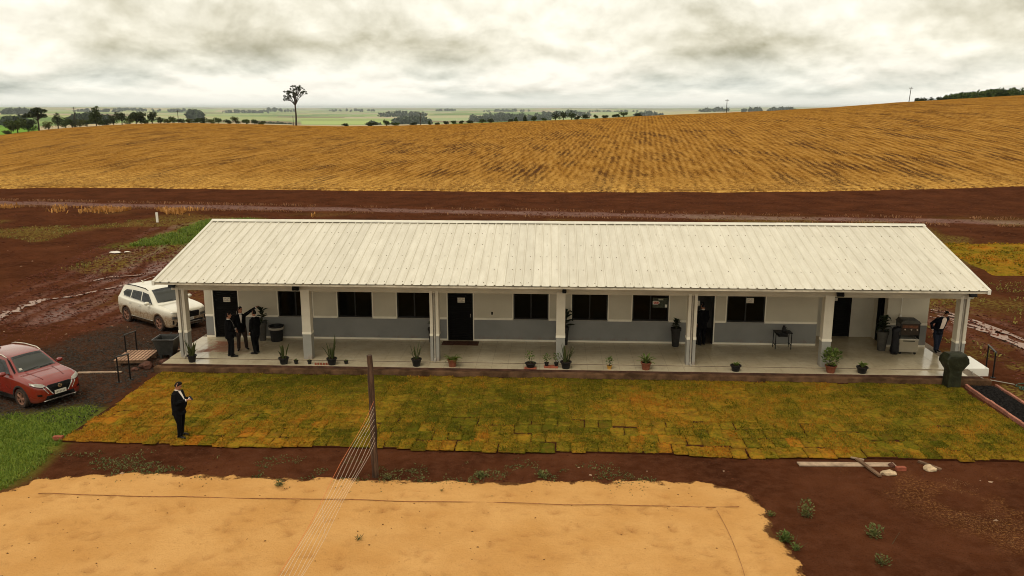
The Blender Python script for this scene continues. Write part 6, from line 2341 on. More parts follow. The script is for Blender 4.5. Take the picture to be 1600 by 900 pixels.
def hoop(label, p0, p1, h=0.95, dz=0.0):
    d = Vector((p1[0] - p0[0], p1[1] - p0[1], 0))
    P = thing('handrail', label, 'handrail', (p0[0], p0[1], 0), 0, 'black hoop handrails at the porch ends')
    MB().tube([(0, 0, -0.05), (0, 0, h)], 0.026, 8).build('post', M['black_metal'], P)
    MB().tube([(d.x, d.y, -0.05), (d.x, d.y, h)], 0.026, 8).build('post', M['black_metal'], P)
    MB().tube([(-d.x * 0.06, -d.y * 0.06, h), (d.x * 1.06, d.y * 1.06, h)], 0.032, 8).build('top_rail', M['rail_worn'], P)
    for q in ((0, 0), (d.x, d.y)):
        MB().cbox((q[0], q[1], 0.012), (0.16, 0.12, 0.02)).build('foot_plate', M['black_metal'], P)
    return P


M['rail_worn'] = pbr('worn rail top', (0.075, 0.068, 0.060), 0.4, 0.3, 6, metal=0.4)
hoop('black hoop handrail in front of the pallet at the left end', (-15.80, 27.86), (-15.56, 28.22), 0.98)
hoop('black hoop handrail behind the pallet at the left end', (-17.00, 30.72), (-16.86, 31.30), 0.98)
hoop('black hoop handrail beside the landing at the right end', (16.36, 30.05), (16.58, 31.0), 0.98)
# pallet ramp
M['pallet'] = pbr('worn pallet wood', (0.36, 0.21, 0.13), 0.85, 0.3, 5, 0.3, 30, objvar=0.2)
P = thing('wooden_pallet', 'slatted wooden pallet laid as a step at the left end', 'pallet', (-16.42, 30.42, 0.14), R(6))
for i in range(9):
    o = link_mesh('slat', MB().box(-0.05, 0.05, -0.68, 0.68, 0, 0.025).mesh('slat', M['pallet'], bevel=0.003) if i == 0 else bpy.data.objects[P.children[0].name].data, P, (-0.56 + i * 0.14, 0, 0.10))
for y in (-0.6, 0.6):
    MB().box(-0.62, 0.62, y - 0.045, y + 0.045, -0.02, 0.099).build('bearer', M['wood_dark'], P)
for sx in (-0.5, 0.5):
    for sy in (-0.5, 0.5):
        MB().box(sx - 0.1, sx + 0.1, sy - 0.1, sy + 0.1, -0.17, -0.021).build('block', M['wood_dark'], P)
# square planter on a stand
M['planter'] = pbr('dark grey plastic planter', (0.035, 0.034, 0.030), 0.45, 0.25, 5)
P = thing('square_planter', 'large square dark grey planter, empty, at the left end of the porch', 'planter', (-15.45, 31.05, 0.0), R(4))
V = [(-0.27, -0.27, 0.16), (0.27, -0.27, 0.16), (0.27, 0.27, 0.16), (-0.27, 0.27, 0.16), (-0.42, -0.42, 0.80), (0.42, -0.42, 0.80), (0.42, 0.42, 0.80), (-0.42, 0.42, 0.80),
     (-0.37, -0.37, 0.80), (0.37, -0.37, 0.80), (0.37, 0.37, 0.80), (-0.37, 0.37, 0.80), (-0.28, -0.28, 0.30), (0.28, -0.28, 0.30), (0.28, 0.28, 0.30), (-0.28, 0.28, 0.30)]
F = [(0, 3, 2, 1)] + [(i, (i + 1) % 4, 4 + (i + 1) % 4, 4 + i) for i in range(4)] + [(4 + i, 4 + (i + 1) % 4, 8 + (i + 1) % 4, 8 + i) for i in range(4)] + \
    [(8 + i, 8 + (i + 1) % 4, 12 + (i + 1) % 4, 12 + i) for i in range(4)] + [(12, 13, 14, 15)]
MB().add(V, F).build('planter_body', M['planter'], P, bevel=0.01)
m = MB()
for s in ((-1, -1), (1, -1), (1, 1), (-1, 1)):
    pass
MB().box(-0.445, 0.445, -0.445, -0.40, 0.795, 0.835).box(-0.445, 0.445, 0.40, 0.445, 0.795, 0.835).box(-0.445, -0.40, -0.40, 0.40, 0.795, 0.835).box(0.40, 0.445, -0.40, 0.40, 0.795, 0.835).build('rim', M['rail_worn'], P)
for sx in (-1, 1):
    for sy in (-1, 1):
        MB().box(sx * 0.2 - 0.05, sx * 0.2 + 0.05, sy * 0.2 - 0.05, sy * 0.2 + 0.05, -0.03, 0.16).build('foot', M['planter'], P)


def rock(name, label, loc, size, mat, seed, cat='stone', group=None, rz=0.0):
    rg = np.random.default_rng(seed)
    bm = bmesh.new()
    bmesh.ops.create_icosphere(bm, subdivisions=2, radius=1)
    for v in bm.verts:
        k = 1 + 0.4 * (vnoise(v.co.x * 1.7 + seed, v.co.y * 1.7 + v.co.z * 1.3, 1, seed) - 0.5) * 2 + 0.05 * rg.normal()
        v.co = Vector((v.co.x * size[0] * k, v.co.y * size[1] * k, v.co.z * size[2] * k))
    me = bpy.data.meshes.new(name)
    bm.to_mesh(me)
    bm.free()
    me.materials.append(M[mat])
    o = link_mesh(name, me, None, loc, (0, 0, rz))
    return tag(o, label, cat, group)


M['redrock'] = pbr('reddish rubble', (0.10, 0.043, 0.028), 0.9, 0.3, 5, 0.5, 15)
for i, (lab, x, y, s) in enumerate((('large lump of red rubble beside the pallet at the left end', -15.62, 29.55, 0.24), ('middle-sized red rubble lump below the square planter', -15.28, 30.25, 0.15),
                                    ('small red rubble lump at the pallet corner', -15.95, 29.30, 0.12), ('flat reddish lump between the planter and the floor edge', -15.02, 30.75, 0.14))):
    rock('rubble_lump', lab, (x, y, s * 0.4), (s * 1.2, s, s * 0.7), 'redrock', 30 + i, 'rubble', 'red rubble by the left porch end')
tag(MB().cbox((0, 0, 0.03), (1.0, 0.14, 0.05), 0.42).build('plank', M['wood_grey'], loc=(-15.15, 32.05, 0.0)), 'short pale plank leaning by the porch floor left of the column', 'plank')
p0, p1 = at(122, 583), at(190, 582)
tag(MB().cbox(((p1.x - p0.x) / 2, (p1.y - p0.y) / 2, 0.02), ((p1 - p0).length, 0.13, 0.04), math.atan2(p1.y - p0.y, p1.x - p0.x)).build('plank', M['wood_grey'], loc=(p0.x, p0.y, 0)), 'long pale board lying on gravel in front of the red car', 'plank')
tag(MB().tube([(0, 0, 0), (0.02, 0, 0.62), (0.10, 0.02, 0.70)], 0.018, 6).build('bent_pipe', M['rail_worn'], loc=(-15.95, 32.3, -0.03)), 'thin bent grey pipe standing behind the square planter', 'pipe')

# black gravel bed with brick edging at the right
bed = MB().box(14.95, 15.90, 24.0, 29.05, -0.08, 0.02).build('gravel_bed', M['coal'])
tag(bed, 'strip of black gravel edged with red bricks at the lower right', 'gravel bed')
rgn = np.random.default_rng(77)
q = np.stack([rgn.uniform(14.96, 15.89, 3800), rgn.uniform(24.02, 29.03, 3800)], 1)
st = lumps('gravel_stones', np.stack([q[:, 0], q[:, 1], np.full(len(q), 0.024)], 1), (0.012, 0.04), M['coal'], None, rg=rgn)
st.parent = bed
M['brick_pink'] = pbr('pinkish edging brick', (0.36, 0.145, 0.095), 0.9, 0.2, 8, 0.3, 40, objvar=0.18)
eb = MB().box(-0.045, 0.045, -0.115, 0.115, -0.05, 0.075).mesh('brick', M['brick_pink'], bevel=0.006)
rg = random.Random(5)
for x in (14.90, 15.97):
    for i in range(21):
        link_mesh('brick', eb, bed, (x + rg.uniform(-0.012, 0.012), 24.12 + i * 0.24, rg.uniform(-0.008, 0.008)), (0, 0, rg.uniform(-0.05, 0.05)))
# green hose
rg = random.Random(9)
M['hose'] = pbr('green hose', (0.030, 0.075, 0.048), 0.5, 0.2, 6)
pts = []
for i in range(150):
    t = i / 149
    a = t * 2 * math.pi * 4.5
    pts.append((17.25 + (0.75 + 0.3 * math.sin(i * 0.23)) * math.cos(a) + t * 0.5, 28.9 + (0.42 + 0.15 * math.sin(i * 0.31)) * math.sin(a) - t * 0.3, 0.035 + 0.025 * math.sin(i * 0.7) ** 2 + 0.03 * t))
tag(MB().tube(pts, 0.019, 6).build('garden_hose', M['hose'], smooth=True), 'tangled green garden hose on the soil right of the black gravel strip', 'hose')
tag(MB().tube([(15.35, 29.5, 0.30), (15.5, 29.85, 0.29), (15.62, 29.95, 0.16), (15.9, 29.75, 0.05), (16.3, 29.5, 0.04), (16.7, 29.2, 0.04)], 0.016, 6).build('cable', M['pvc'], smooth=True), 'thin grey cable trailing off the right floor corner', 'cable')

# ------------------------------------------------------------------ volleyball post and net lines
def log_material():
    t = NT('old round timber')
    v = t.coord('Object', (9, 9, 0.7))
    n = t.noise(1.6, 6, 0.7, v)
    c = t.ramp(n, [(0.3, (0.018, 0.010, 0.007)), (0.5, (0.055, 0.030, 0.018)), (0.7, (0.15, 0.085, 0.05))])
    t.bump(n, 0.7, 0.03)
    return t.set(c, 0.9, 0, 0.2)


M['log'] = log_material()


def log_post(label, x, y, h, seed):
    rg = random.Random(seed)
    pts = [(rg.uniform(-0.012, 0.012) - 0.004 * i * 0, rg.uniform(-0.012, 0.012), -0.3 + i * (h + 0.3) / 12) for i in range(13)]
    o = MB().tube(pts, [0.092 - 0.001 * i + rg.uniform(-0.006, 0.006) for i in range(13)], 12).build('volleyball_post', M['log'], smooth='auto', loc=(x, y, 0), rot=(0, R(-0.6), 0))
    return tag(o, label, 'post')


log_post('dark round timber volleyball post standing at the edge of the sand', -4.77, 20.56, 3.45, 3)
log_post('second timber volleyball post, near the camera end of the net lines', -4.60, 8.3, 2.6, 4)
M['cord_orange'] = pbr('orange cord', (0.62, 0.17, 0.055), 0.7, 0.1, 10)
M['cord_white'] = pbr('white cord', (0.68, 0.56, 0.44), 0.7, 0.1, 10)
N = thing('volleyball_net', 'bundled orange and white net lines strung from the timber post', 'net', (-4.72, 20.46, 0))
zs = [2.20, 2.05, 1.88, 1.70, 1.52, 1.34, 1.18, 1.05]
for i, z in enumerate(zs):
    pts = []
    for k in range(15):
        t = k / 14
        pts.append((0.03 * math.sin(k * 1.1 + i) * (0 < k < 14) + t * 0.1, -12.1 * t, z + (1.92 - z) * 0.62 * t - 0.16 * math.sin(math.pi * t)))
    MB().tube(pts, 0.0046 if i == 0 else 0.0032, 4).build('net_line', M['cord_orange' if i == 0 else 'cord_white'], N)
for k in range(1, 14):
    t = k / 14
    top = 2.20 + (1.92 - 2.20) * 0.62 * t - 0.16 * math.sin(math.pi * t)
    bot = 1.05 + (1.92 - 1.05) * 0.62 * t - 0.16 * math.sin(math.pi * t)
    if k % 6 == 0:
        MB().tube([(t * 0.1, -12.1 * t, top), (t * 0.1 + 0.02, -12.1 * t + 0.05, bot)], 0.0025, 4).build('tie', M['cord_white'], N)
# boundary strap across the sand
pts = [tuple(at(u, v, 0.05)) for u, v in [(60, 770), (160, 772.5), (300, 776), (450, 778), (600, 781), (750, 784), (900, 787), (1020, 789.5), (1155, 791)]]
m = MB()
d = catmull([Vector(p) for p in pts], 8)
m.tube([(p[0], p[1] + 0.02 * math.sin(i * 0.5), 0.034 + 0.006 * math.sin(i * 0.9)) for i, p in enumerate(d)], 0.010, 5)
M['strap'] = pbr('dark boundary strap', (0.27, 0.12, 0.045), 0.9, 0.3, 6)
tag(m.build('boundary_line', M['strap']), 'dark boundary cord lying across the orange sand', 'court line')
pts = [tuple(at(u, v, 0.05)) for u, v in [(1118, 793), (1138, 830), (1158, 880), (1172, 930)]]
tag(MB().tube([(p[0], p[1], 0.034) for p in catmull([Vector(p) for p in pts], 8)], 0.006, 5).build('boundary_line', M['strap']), 'thin cord running towards the viewer at the right side of the sand', 'court line')

# ------------------------------------------------------------------ planks, stones and bricks on the soil
a, b = at(1247, 726), at(1398, 727)
tag(MB().cbox((0, 0, 0.02), ((b - a).length, 0.24, 0.035), 0.0).build('plank', M['wood_grey'], bevel=0.004, loc=((a.x + b.x) / 2, (a.y + b.y) / 2 + 0.0, 0.0), rot=(0, 0, math.atan2(b.y - a.y, b.x - a.x))), 'long pale plank lying flat on the soil in front of the lawn', 'plank')
a, b = at(1338, 721), at(1375, 747)
tag(MB().cbox((0, 0, 0.075), ((b - a).length, 0.10, 0.05), 0.0).build('plank', M['wood_dark'], bevel=0.004, loc=((a.x + b.x) / 2, (a.y + b.y) / 2, 0.0), rot=(0, R(1.5), math.atan2(b.y - a.y, b.x - a.x))), 'short weathered timber lying across the long pale plank', 'plank')
a, b = at(1329, 716), at(1350, 720)
tag(MB().cbox((0, 0, 0.03), ((b - a).length, 0.06, 0.03), 0.0).build('plank', M['wood_grey'], loc=((a.x + b.x) / 2, (a.y + b.y) / 2, 0.0), rot=(0, 0, math.atan2(b.y - a.y, b.x - a.x))), 'thin stick of wood behind the long pale plank', 'plank')
a, b = at(1435, 722), at(1470, 735)
tag(MB().cbox((0, 0, 0.03), ((b - a).length, 0.09, 0.05), 0.0).build('plank', M['wood_dark'], loc=((a.x + b.x) / 2, (a.y + b.y) / 2, 0.0), rot=(0, 0, math.atan2(b.y - a.y, b.x - a.x))), 'short grey timber lying behind the rightmost stone', 'plank')
p = at(1389, 741)
rock('stone', 'pale flat stone in front of the long plank end', (p.x, p.y, 0.04), (0.21, 0.13, 0.08), 'stone', 51)
p = at(1452, 735)
rock('stone', 'rounded grey stone, rightmost by the short timber', (p.x, p.y, 0.05), (0.19, 0.14, 0.09), 'stone', 52)
p = at(1390, 729)
rock('stone', 'small stone against the right end of the long plank', (p.x + 0.05, p.y, 0.04), (0.12, 0.09, 0.07), 'redrock', 53)
p = at(1407, 735)
tag(MB().cbox((0, 0, 0.055), (0.27, 0.13, 0.11), 0.05).build('brick', M['brick'], bevel=0.008, loc=(p.x, p.y, 0)), 'dark red brick on soil right of the long plank', 'brick')
p = at(91, 688)
tag(MB().cbox((0, 0, 0.06), (0.28, 0.14, 0.12), 0.1).build('brick', M['brick'], bevel=0.008, loc=(p.x - 0.02, p.y + 0.05, 0)), 'single red brick at the left front corner of the lawn', 'brick')


def weed(label, u, v, s, n, seed, mat='weed', z=-0.01, flat=0.6):
    p = at(u, v)
    P = thing('weed_plant', label, 'weed', (p.x, p.y, z))
    rg = random.Random(seed)
    for k in range(4):
        a = rg.uniform(0, 6.28)
        MB().tube([(0, 0, 0), (0.3 * s * math.cos(a), 0.3 * s * math.sin(a), 0.35 * s)], [0.008, 0.003], 4).build('stem', M['stem'], P)
    # several uneven tufts, lower towards the rim
    leaf_bush(P, 0.0, n // 2, 0.30 * s, flat * 0.62 * s, 0.10 * s, mat, rg, up=0.6)
    for k in range(4):
        a, q = rg.uniform(0, 6.28), rg.uniform(0.25, 0.6) * s
        leaf_bush(P, 0.0, n // 7, rg.uniform(0.10, 0.24) * s, flat * rg.uniform(0.15, 0.4) * s, 0.085 * s, mat, rg, up=0.6)
        P.children[-1].location = (q * math.cos(a), q * math.sin(a), 0)


weed('leafy green weed standing on soil right of the sand', 1259, 808, 0.6, 200, 1, 'weed', -0.01, 1.3)
weed('low green weed patch on soil below the planks', 1365, 838, 0.75, 150, 2)
weed('low grey-green weed near the bottom right on soil', 1378, 882, 0.6, 110, 3)
weed('bright green tuft hugging the right edge of the sand', 1226, 846, 0.62, 220, 4, 'bush')
weed('second bright tuft lower on the right sand edge', 1243, 858, 0.42, 130, 5, 'bush')
weed('small green tuft at the upper right edge of the sand', 1205, 806, 0.35, 70, 6, 'bush')
weed('small grey-green weed alone on the open sand', 560, 845, 0.30, 60, 7, 'weed', 0.025)
weed('flat weed on the sand left of the timber post', 436, 760, 0.45, 110, 8, 'weed', 0.02)
weed('green weed at the foot of the timber post', 607, 748, 0.40, 100, 9)
weed('flat green weed clump on soil right of the timber post', 752, 745, 0.6, 120, 10, 'weed', -0.01, 0.35)
weed('flat green weed clump on the soil strip centre right', 848, 745, 0.65, 120, 11, 'weed', -0.01, 0.35)
# marker stake and scraps behind
p = at(246, 347)
tag(MB().box(-0.09, 0.09, -0.05, 0.05, -0.1, 0.85).build('marker_stake', M['white_plastic'], loc=(p.x, p.y, 0)), 'short white stake standing behind the green grass patch', 'stake')
p = at(181, 396)
M['sheet_scrap'] = pbr('white plastic scrap', (0.66, 0.60, 0.52), 0.6, 0.1, 5)
for i, (lab, dx, dy, s) in enumerate((('larger white scrap of plastic on the soil behind the cars', 0, 0, 0.42), ('smaller white scrap beside the larger one behind the cars', 0.75, 0.15, 0.22))):
    m = MB()
    rgx = np.random.default_rng(60 + i)
    V = [(s * (a - 1) * 0.9, s * (b - 1) * 0.45, 0.03 + abs(rgx.normal(0, 0.07))) for b in range(3) for a in range(3)]
    F = [(b * 3 + a, b * 3 + a + 1, b * 3 + a + 4, b * 3 + a + 3) for b in range(2) for a in range(2)]
    o = m.add(V, F).build('plastic_scrap', M['sheet_scrap'], loc=(p.x + dx, p.y + dy, 0.0))
    sm = o.modifiers.new('thick', 'SOLIDIFY')
    sm.thickness = 0.01
    tag(o, lab, 'scrap')
p = at(1558, 598)
# turf stored behind the right end
SODB = [(26.3, 49.6), (46, 49.6), (46, 61.6), (27.6, 61.6)]
x, y = np.meshgrid(np.arange(26, 47, 0.4), np.arange(49, 62.4, 0.4))
X, Y = x.ravel(), y.ravel()
hm = poly_mask(X, Y, SODB, 0.3)
me = np_mesh('turf_patch', np.stack([X, Y, -0.08 + hm * (0.14 + 0.05 * (fbm(X, Y, 1.1, 141, 3) - 0.5))], 1),
             (lambda I: np.stack([I[:-1, :-1], I[:-1, 1:], I[1:, 1:], I[1:, :-1]], -1).reshape(-1, 4))(np.arange(X.size).reshape(x.shape)), M['sod_rest'], True)
attr(me, 'tone', 0.62 + 0.9 * (fbm(X, Y, 1.8, 143, 3) - 0.5))
_tp = tag(link_mesh('turf_patch', me), 'yellow turf patch behind the right end of the building', kind='structure')
rgn = np.random.default_rng(171)
q = rand_in_poly(SODB, 9000, rgn)
k = fbm(q[:, 0], q[:, 1], 1.2, 173, 3) > 0.47
q = q[k]
blades('grass_blades', np.stack([q[:, 0], q[:, 1], np.full(len(q), 0.05)], 1), (0.05, 0.14), 0.10, M['blade_lawn'], _tp, 0.55 + 1.2 * (fbm(q[:, 0], q[:, 1], 0.8, 175, 3) - 0.5), lean=1.4, rg=rgn)

# ------------------------------------------------------------------ trees, poles, far woods
M['bark'] = pbr('dark bark', (0.045, 0.032, 0.022), 0.9, 0.3, 3, 0.4, 12)
M['leaf_dark'] = leafy('dark tree leaves', (0.014, 0.021, 0.007), (0.052, 0.062, 0.020), 0.6, 0.15, 0.25)
M['leaf_mid'] = leafy('green tree leaves', (0.022, 0.036, 0.009), (0.075, 0.098, 0.024), 0.6, 0.2, 0.25)
M['leaf_olive'] = leafy('olive shrub leaves', (0.040, 0.045, 0.012), (0.12, 0.125, 0.032), 0.6, 0.2, 0.25)
M['leaf_far'] = leafy('far wood leaves', (0.018, 0.028, 0.014), (0.050, 0.066, 0.030), 0.7, 0.0, 0.1)


def leaf_cloud(centres, radii, n, size, rg):
    """leaf faces spread through a union of ellipsoids, denser towards the skin, (V,F)"""
    centres, radii = np.asarray(centres, float), np.asarray(radii, float)
    vol = radii.prod(1)
    k = rg.choice(len(centres), n, p=vol / vol.sum())
    d = rg.normal(size=(n, 3))
    d /= np.linalg.norm(d, axis=1)[:, None]
    r = rg.uniform(0.15, 1.0, n) ** 0.5
    c = centres[k] + d * r[:, None] * radii[k]
    a = rg.normal(size=(n, 3)) + d * 0.5
    a /= np.linalg.norm(a, axis=1)[:, None]
    b = np.cross(a, rg.normal(size=(n, 3)))
    b /= np.linalg.norm(b, axis=1)[:, None] + 1e-9
    s = size * rg.uniform(0.5, 1.35, n)[:, None]
    V = np.stack([c - a * s, c + b * s * 0.55, c + a * s, c - b * s * 0.55], 1).reshape(-1, 3)
    F = np.arange(n * 4).reshape(-1, 4)
    return V, F


def tree(name, label, cat, u, base_v, top_v, wpx, shape='round', dist=338.0, mat='leaf_dark', seed=0, group=None, leaves=700):
    """stands where the photo's tree stands: azimuth of u, dist metres off, height from its pixels"""
    az, tn = ray(u, base_v)
    x, y = math.sin(az) * dist, math.cos(az) * dist
    z = float(zt(x, y)) - 0.15
    zb = CAM_H + tn * dist
    top = CAM_H + ray(u, top_v)[1] * dist
    h = max(1.5, top - z)
    hv = max(1.0, top - min(zb, top - 1))        # part that shows
    w = wpx * dist / FPX * 0.98
    rg = np.random.default_rng(seed + int(u))
    P = thing(name, label, cat, (x, y, z), 0, group)
    rr = random.Random(seed + int(u))
    cs, rd = [], []
    m = MB()
    if shape == 'umbrella':
        fork = h * 0.45
        m.tube([(0, 0, -0.3), (0.1, 0, fork * 0.6), (0, 0.1, fork)], [0.30, 0.24, 0.2], 8)
        for k in range(7):
            a = k * 0.9 + rr.uniform(-0.2, 0.2)
            q = w * 0.40 * rr.uniform(0.5, 1.0)
            e = (q * math.cos(a), q * math.sin(a), h * rr.uniform(0.58, 0.84))
            m.tube([(0, 0.1, fork), (e[0] * 0.5, e[1] * 0.5, fork + (e[2] - fork) * 0.6), e], [0.14, 0.09, 0.04], 6)
            cs.append(e)
            rd.append((w * 0.15 * rr.uniform(0.7, 1.2), w * 0.15, h * 0.085 * rr.uniform(0.8, 1.3)))
        cs.append((0, 0, h * 0.88))
        rd.append((w * 0.20, w * 0.20, h * 0.09))
    elif shape == 'lone':
        fork = h * 0.52
        m.tube([(0, 0, -0.4), (0.0, 0, 0.6), (0.12, 0, fork * 0.5), (0.0, 0, fork)], [0.55, 0.36, 0.30, 0.26], 10)
        for k, (a, q, t) in enumerate(((0.3, 0.92, 0.82), (2.9, 0.85, 0.68), (1.2, 0.4, 0.90), (-0.2, 0.62, 0.92), (2.2, 0.45, 0.84), (3.6, 0.6, 0.76), (5.1, 0.4, 0.80), (0.9, 0.35, 0.97), (2.7, 0.98, 0.72), (4.4, 0.35, 0.94), (3.3, 0.7, 0.82), (0.1, 0.7, 0.86), (1.8, 0.25, 0.74))):
            e = (w * 0.5 * q * math.cos(a), w * 0.32 * q * math.sin(a), h * t)
            mid = (e[0] * 0.45, e[1] * 0.45, fork + (e[2] - fork) * 0.55)
            m.tube([(0, 0, fork - 0.1), mid, e], [0.19, 0.11, 0.04], 6)
            for j in range(6):
                f = (e[0] + rr.uniform(-1, 1) * w * 0.13, e[1] + rr.uniform(-1, 1) * w * 0.13, e[2] + rr.uniform(-0.05, 0.04) * h)
                m.tube([mid, ((mid[0] + f[0]) / 2, (mid[1] + f[1]) / 2, (mid[2] + f[2]) / 2 + 0.2), f], [0.06, 0.045, 0.02], 5)
                cs.append(f)
                rd.append((w * 0.065 * rr.uniform(0.5, 1.4), w * 0.065, h * 0.022 * rr.uniform(0.6, 1.5)))
    elif shape == 'cone':
        m.tube([(0, 0, -0.3), (0, 0.05, h * 0.5), (0, 0, h * 0.9)], [0.22, 0.14, 0.04], 8)
        for k in range(9):
            t = k / 8
            a = k * 2.4
            q = w * 0.26 * (1 - t * 0.65)
            cs.append((q * math.cos(a), q * math.sin(a), h * (0.22 + 0.70 * t)))
            rd.append((w * 0.27 * (1 - 0.5 * t), w * 0.27 * (1 - 0.5 * t), h * 0.14))
            m.tube([(0, 0, h * (0.15 + 0.6 * t)), cs[-1]], [0.07, 0.03], 5)
    else:
        m.tube([(0, 0, -0.3), (0.05, 0, h * 0.35), (0, 0.05, h * 0.6)], [0.2, 0.15, 0.1], 8)
        nb = 11 if shape == 'round' else 8
        for k in range(nb):
            a = k * 2.4 + rr.uniform(-0.3, 0.3)
            q = w * 0.30 * rr.uniform(0.5, 1.05)
            zz = h * (rr.uniform(0.30, 0.80) if shape == 'round' else rr.uniform(0.22, 0.72))
            cs.append((q * math.cos(a), q * math.sin(a), zz))
            s = rr.uniform(0.75, 1.15)
            rd.append((w * 0.25 * s, w * 0.25 * s, h * 0.21 * s))
            m.tube([(0.03, 0, h * 0.3), (q * 0.5 * math.cos(a), q * 0.5 * math.sin(a), zz * 0.75), cs[-1]], [0.09, 0.06, 0.03], 5)
    m.build('trunk', M['bark'], P, smooth='auto')
    size = max(0.20, w * 0.048)
    leaves = int(leaves * 1.5)
    if shape == 'lone':
        size = 0.19
    V, F = leaf_cloud(cs, rd, leaves, size, rg)
    link_mesh('crown', np_mesh('crown', V, F, M[mat]), P)
    return P


G1 = 'trees along the left edge of the field'
tree('field_edge_tree', 'dark round tree at the far left edge of the field', 'tree', 28, 208, 180, 31, 'round', 331, 'leaf_mid', 1, G1)
tree('field_edge_tree', 'umbrella-shaped tree with a thin trunk at far left', 'tree', 61, 204, 167, 38, 'umbrella', 334, 'leaf_dark', 2, G1, 520)
tree('field_edge_tree', 'small dark tree right of the umbrella-shaped tree', 'tree', 91, 200, 176, 18, 'round', 336, 'leaf_dark', 3, G1)
tree('field_edge_tree', 'tall conical green tree in the left tree row', 'tree', 151, 198, 167, 26, 'cone', 336, 'leaf_mid', 4, G1, 900)
tree('field_edge_tree', 'left one of the close pair right of the conical tree', 'tree', 178, 197, 175, 16, 'round', 338, 'leaf_dark', 5, G1)
tree('field_edge_tree', 'right one of the close pair right of the conical tree', 'tree', 191, 196, 174, 17, 'round', 338, 'leaf_dark', 6, G1)
tree('field_edge_tree', 'broad dark tree in the middle of the left tree row', 'tree', 213, 195, 172, 29, 'round', 340, 'leaf_dark', 7, G1, 1000)
tree('field_edge_tree', 'round dark tree right of the broad dark one', 'tree', 238, 193, 173, 19, 'round', 342, 'leaf_dark', 8, G1)
G2 = 'shrubs along the left edge of the field'
shr = [(12, 211, 203, 14), (44, 205, 190, 20), (52, 204, 184, 18), (76, 202, 188, 18), (103, 200, 181, 16), (113, 199, 184, 18), (125, 198, 185, 18), (136, 198, 183, 18), (167, 197, 184, 14), (202, 195, 184, 14), (226, 194, 184, 14),
       (251, 193, 181, 13), (262, 193, 184, 13), (270, 193, 180, 12), (283, 193, 183, 15), (296, 193, 184, 14), (308, 193, 183, 13), (318, 193, 181, 15), (330, 193.5, 184, 13), (341, 193.5, 182, 13), (356, 194, 185, 13), (369, 194, 181, 15), (385, 194.5, 185, 13), (398, 195, 186, 12), (410, 195.5, 188, 12)]
ordw = ['first', 'second', 'third', 'fourth', 'fifth', 'sixth', 'seventh', 'eighth', 'ninth', 'tenth', 'eleventh', 'twelfth', 'thirteenth', 'fourteenth', 'fifteenth', 'sixteenth', 'seventeenth', 'eighteenth', 'nineteenth', 'twentieth', 'twenty-first', 'twenty-second', 'twenty-third', 'twenty-fourth', 'twenty-fifth']
for i, (u, b, t, w) in enumerate(shr):
    tree('field_edge_shrub', ordw[i] + ' low shrub from the left along the field edge', 'shrub', u, b, t, w, 'shrub', 336 + (i % 4) * 2, ('leaf_olive', 'leaf_mid', 'leaf_dark')[i % 3], 20 + i, G2, 380)
tree('lone_tree', 'tall lone tree with bare trunk and sparse flat crown', 'tree', 463, 197, 133, 31, 'lone', 331, 'leaf_dark', 60, None, 1900)
G3 = 'trees just beyond the field crest'
mid = [(581, 198, 189, 20, 'shrub', 'left bush of the group right of the lone tree'), (604, 198, 186.5, 11, 'round', 'small upright tree in the group right of the lone tree'), (617, 198, 190, 16, 'shrub', 'right bush of the group right of the lone tree'),
       (540, 198.5, 194.5, 12, 'shrub', 'lowest bush just right of the lone tree'), (646, 196.5, 190, 12, 'shrub', 'bush left of the thin pole at centre'), (671, 196, 188.5, 6, 'cone', 'first small dark tree right of the thin pole at centre'),
       (683, 195.5, 190, 9, 'shrub', 'second small dark tree right of the thin pole at centre'), (697, 195, 189.5, 9, 'round', 'third small dark tree right of the thin pole at centre'), (709, 195, 188.5, 9, 'round', 'fourth small dark tree right of the thin pole at centre'),
       (721, 194.5, 190, 8, 'round', 'fifth small dark tree right of the thin pole at centre'), (734, 194, 187.5, 11, 'round', 'sixth small dark tree right of the thin pole at centre'),
       (754, 193.5, 185, 13, 'round', 'left tree of the dense dark clump at centre'), (766, 193, 185, 13, 'round', 'right tree of the dense dark clump at centre'), (797, 191, 187, 10, 'shrub', 'low bush right of the dense dark clump'),
       (806, 191, 183, 7, 'cone', 'slim sapling, first of three at centre right'), (820, 190.5, 180.5, 8, 'cone', 'slim sapling, second of three at centre right'), (834, 190, 181, 10, 'round', 'slim sapling, third of three at centre right'), (850, 189.5, 184, 10, 'shrub', 'bush left of the large trees at centre right'),
       (868, 189, 173.5, 16, 'round', 'left one of the three large dark trees at centre right'), (880, 188.5, 172.5, 17, 'round', 'middle one of the three large dark trees at centre right'), (893, 188, 172, 16, 'round', 'right one of the three large dark trees at centre right'), (902, 187.5, 179, 12, 'shrub', 'bush at the foot of the three large trees'),
       (915, 187, 177, 15, 'round', 'dark tree right of the three large trees'), (931, 186, 179, 8, 'round', 'small dark tree standing between two groups at centre right'), (945, 185.5, 180.5, 12, 'shrub', 'low bush left of the right pair of trees'), (962, 185, 177, 13, 'round', 'left one of the right pair of trees'),
       (974, 184, 173.5, 15, 'round', 'right one of the right pair of trees'), (997, 183, 177, 11, 'round', 'last dark tree before the bare field crest')]
for i, (u, b, t, w, s, lab) in enumerate(mid):
    tree('crest_tree', lab, 'tree', u, b, t, w, s, 337 + (i % 3) * 3, ('leaf_dark', 'leaf_dark', 'leaf_mid')[i % 3], 80 + i, G3, 420)


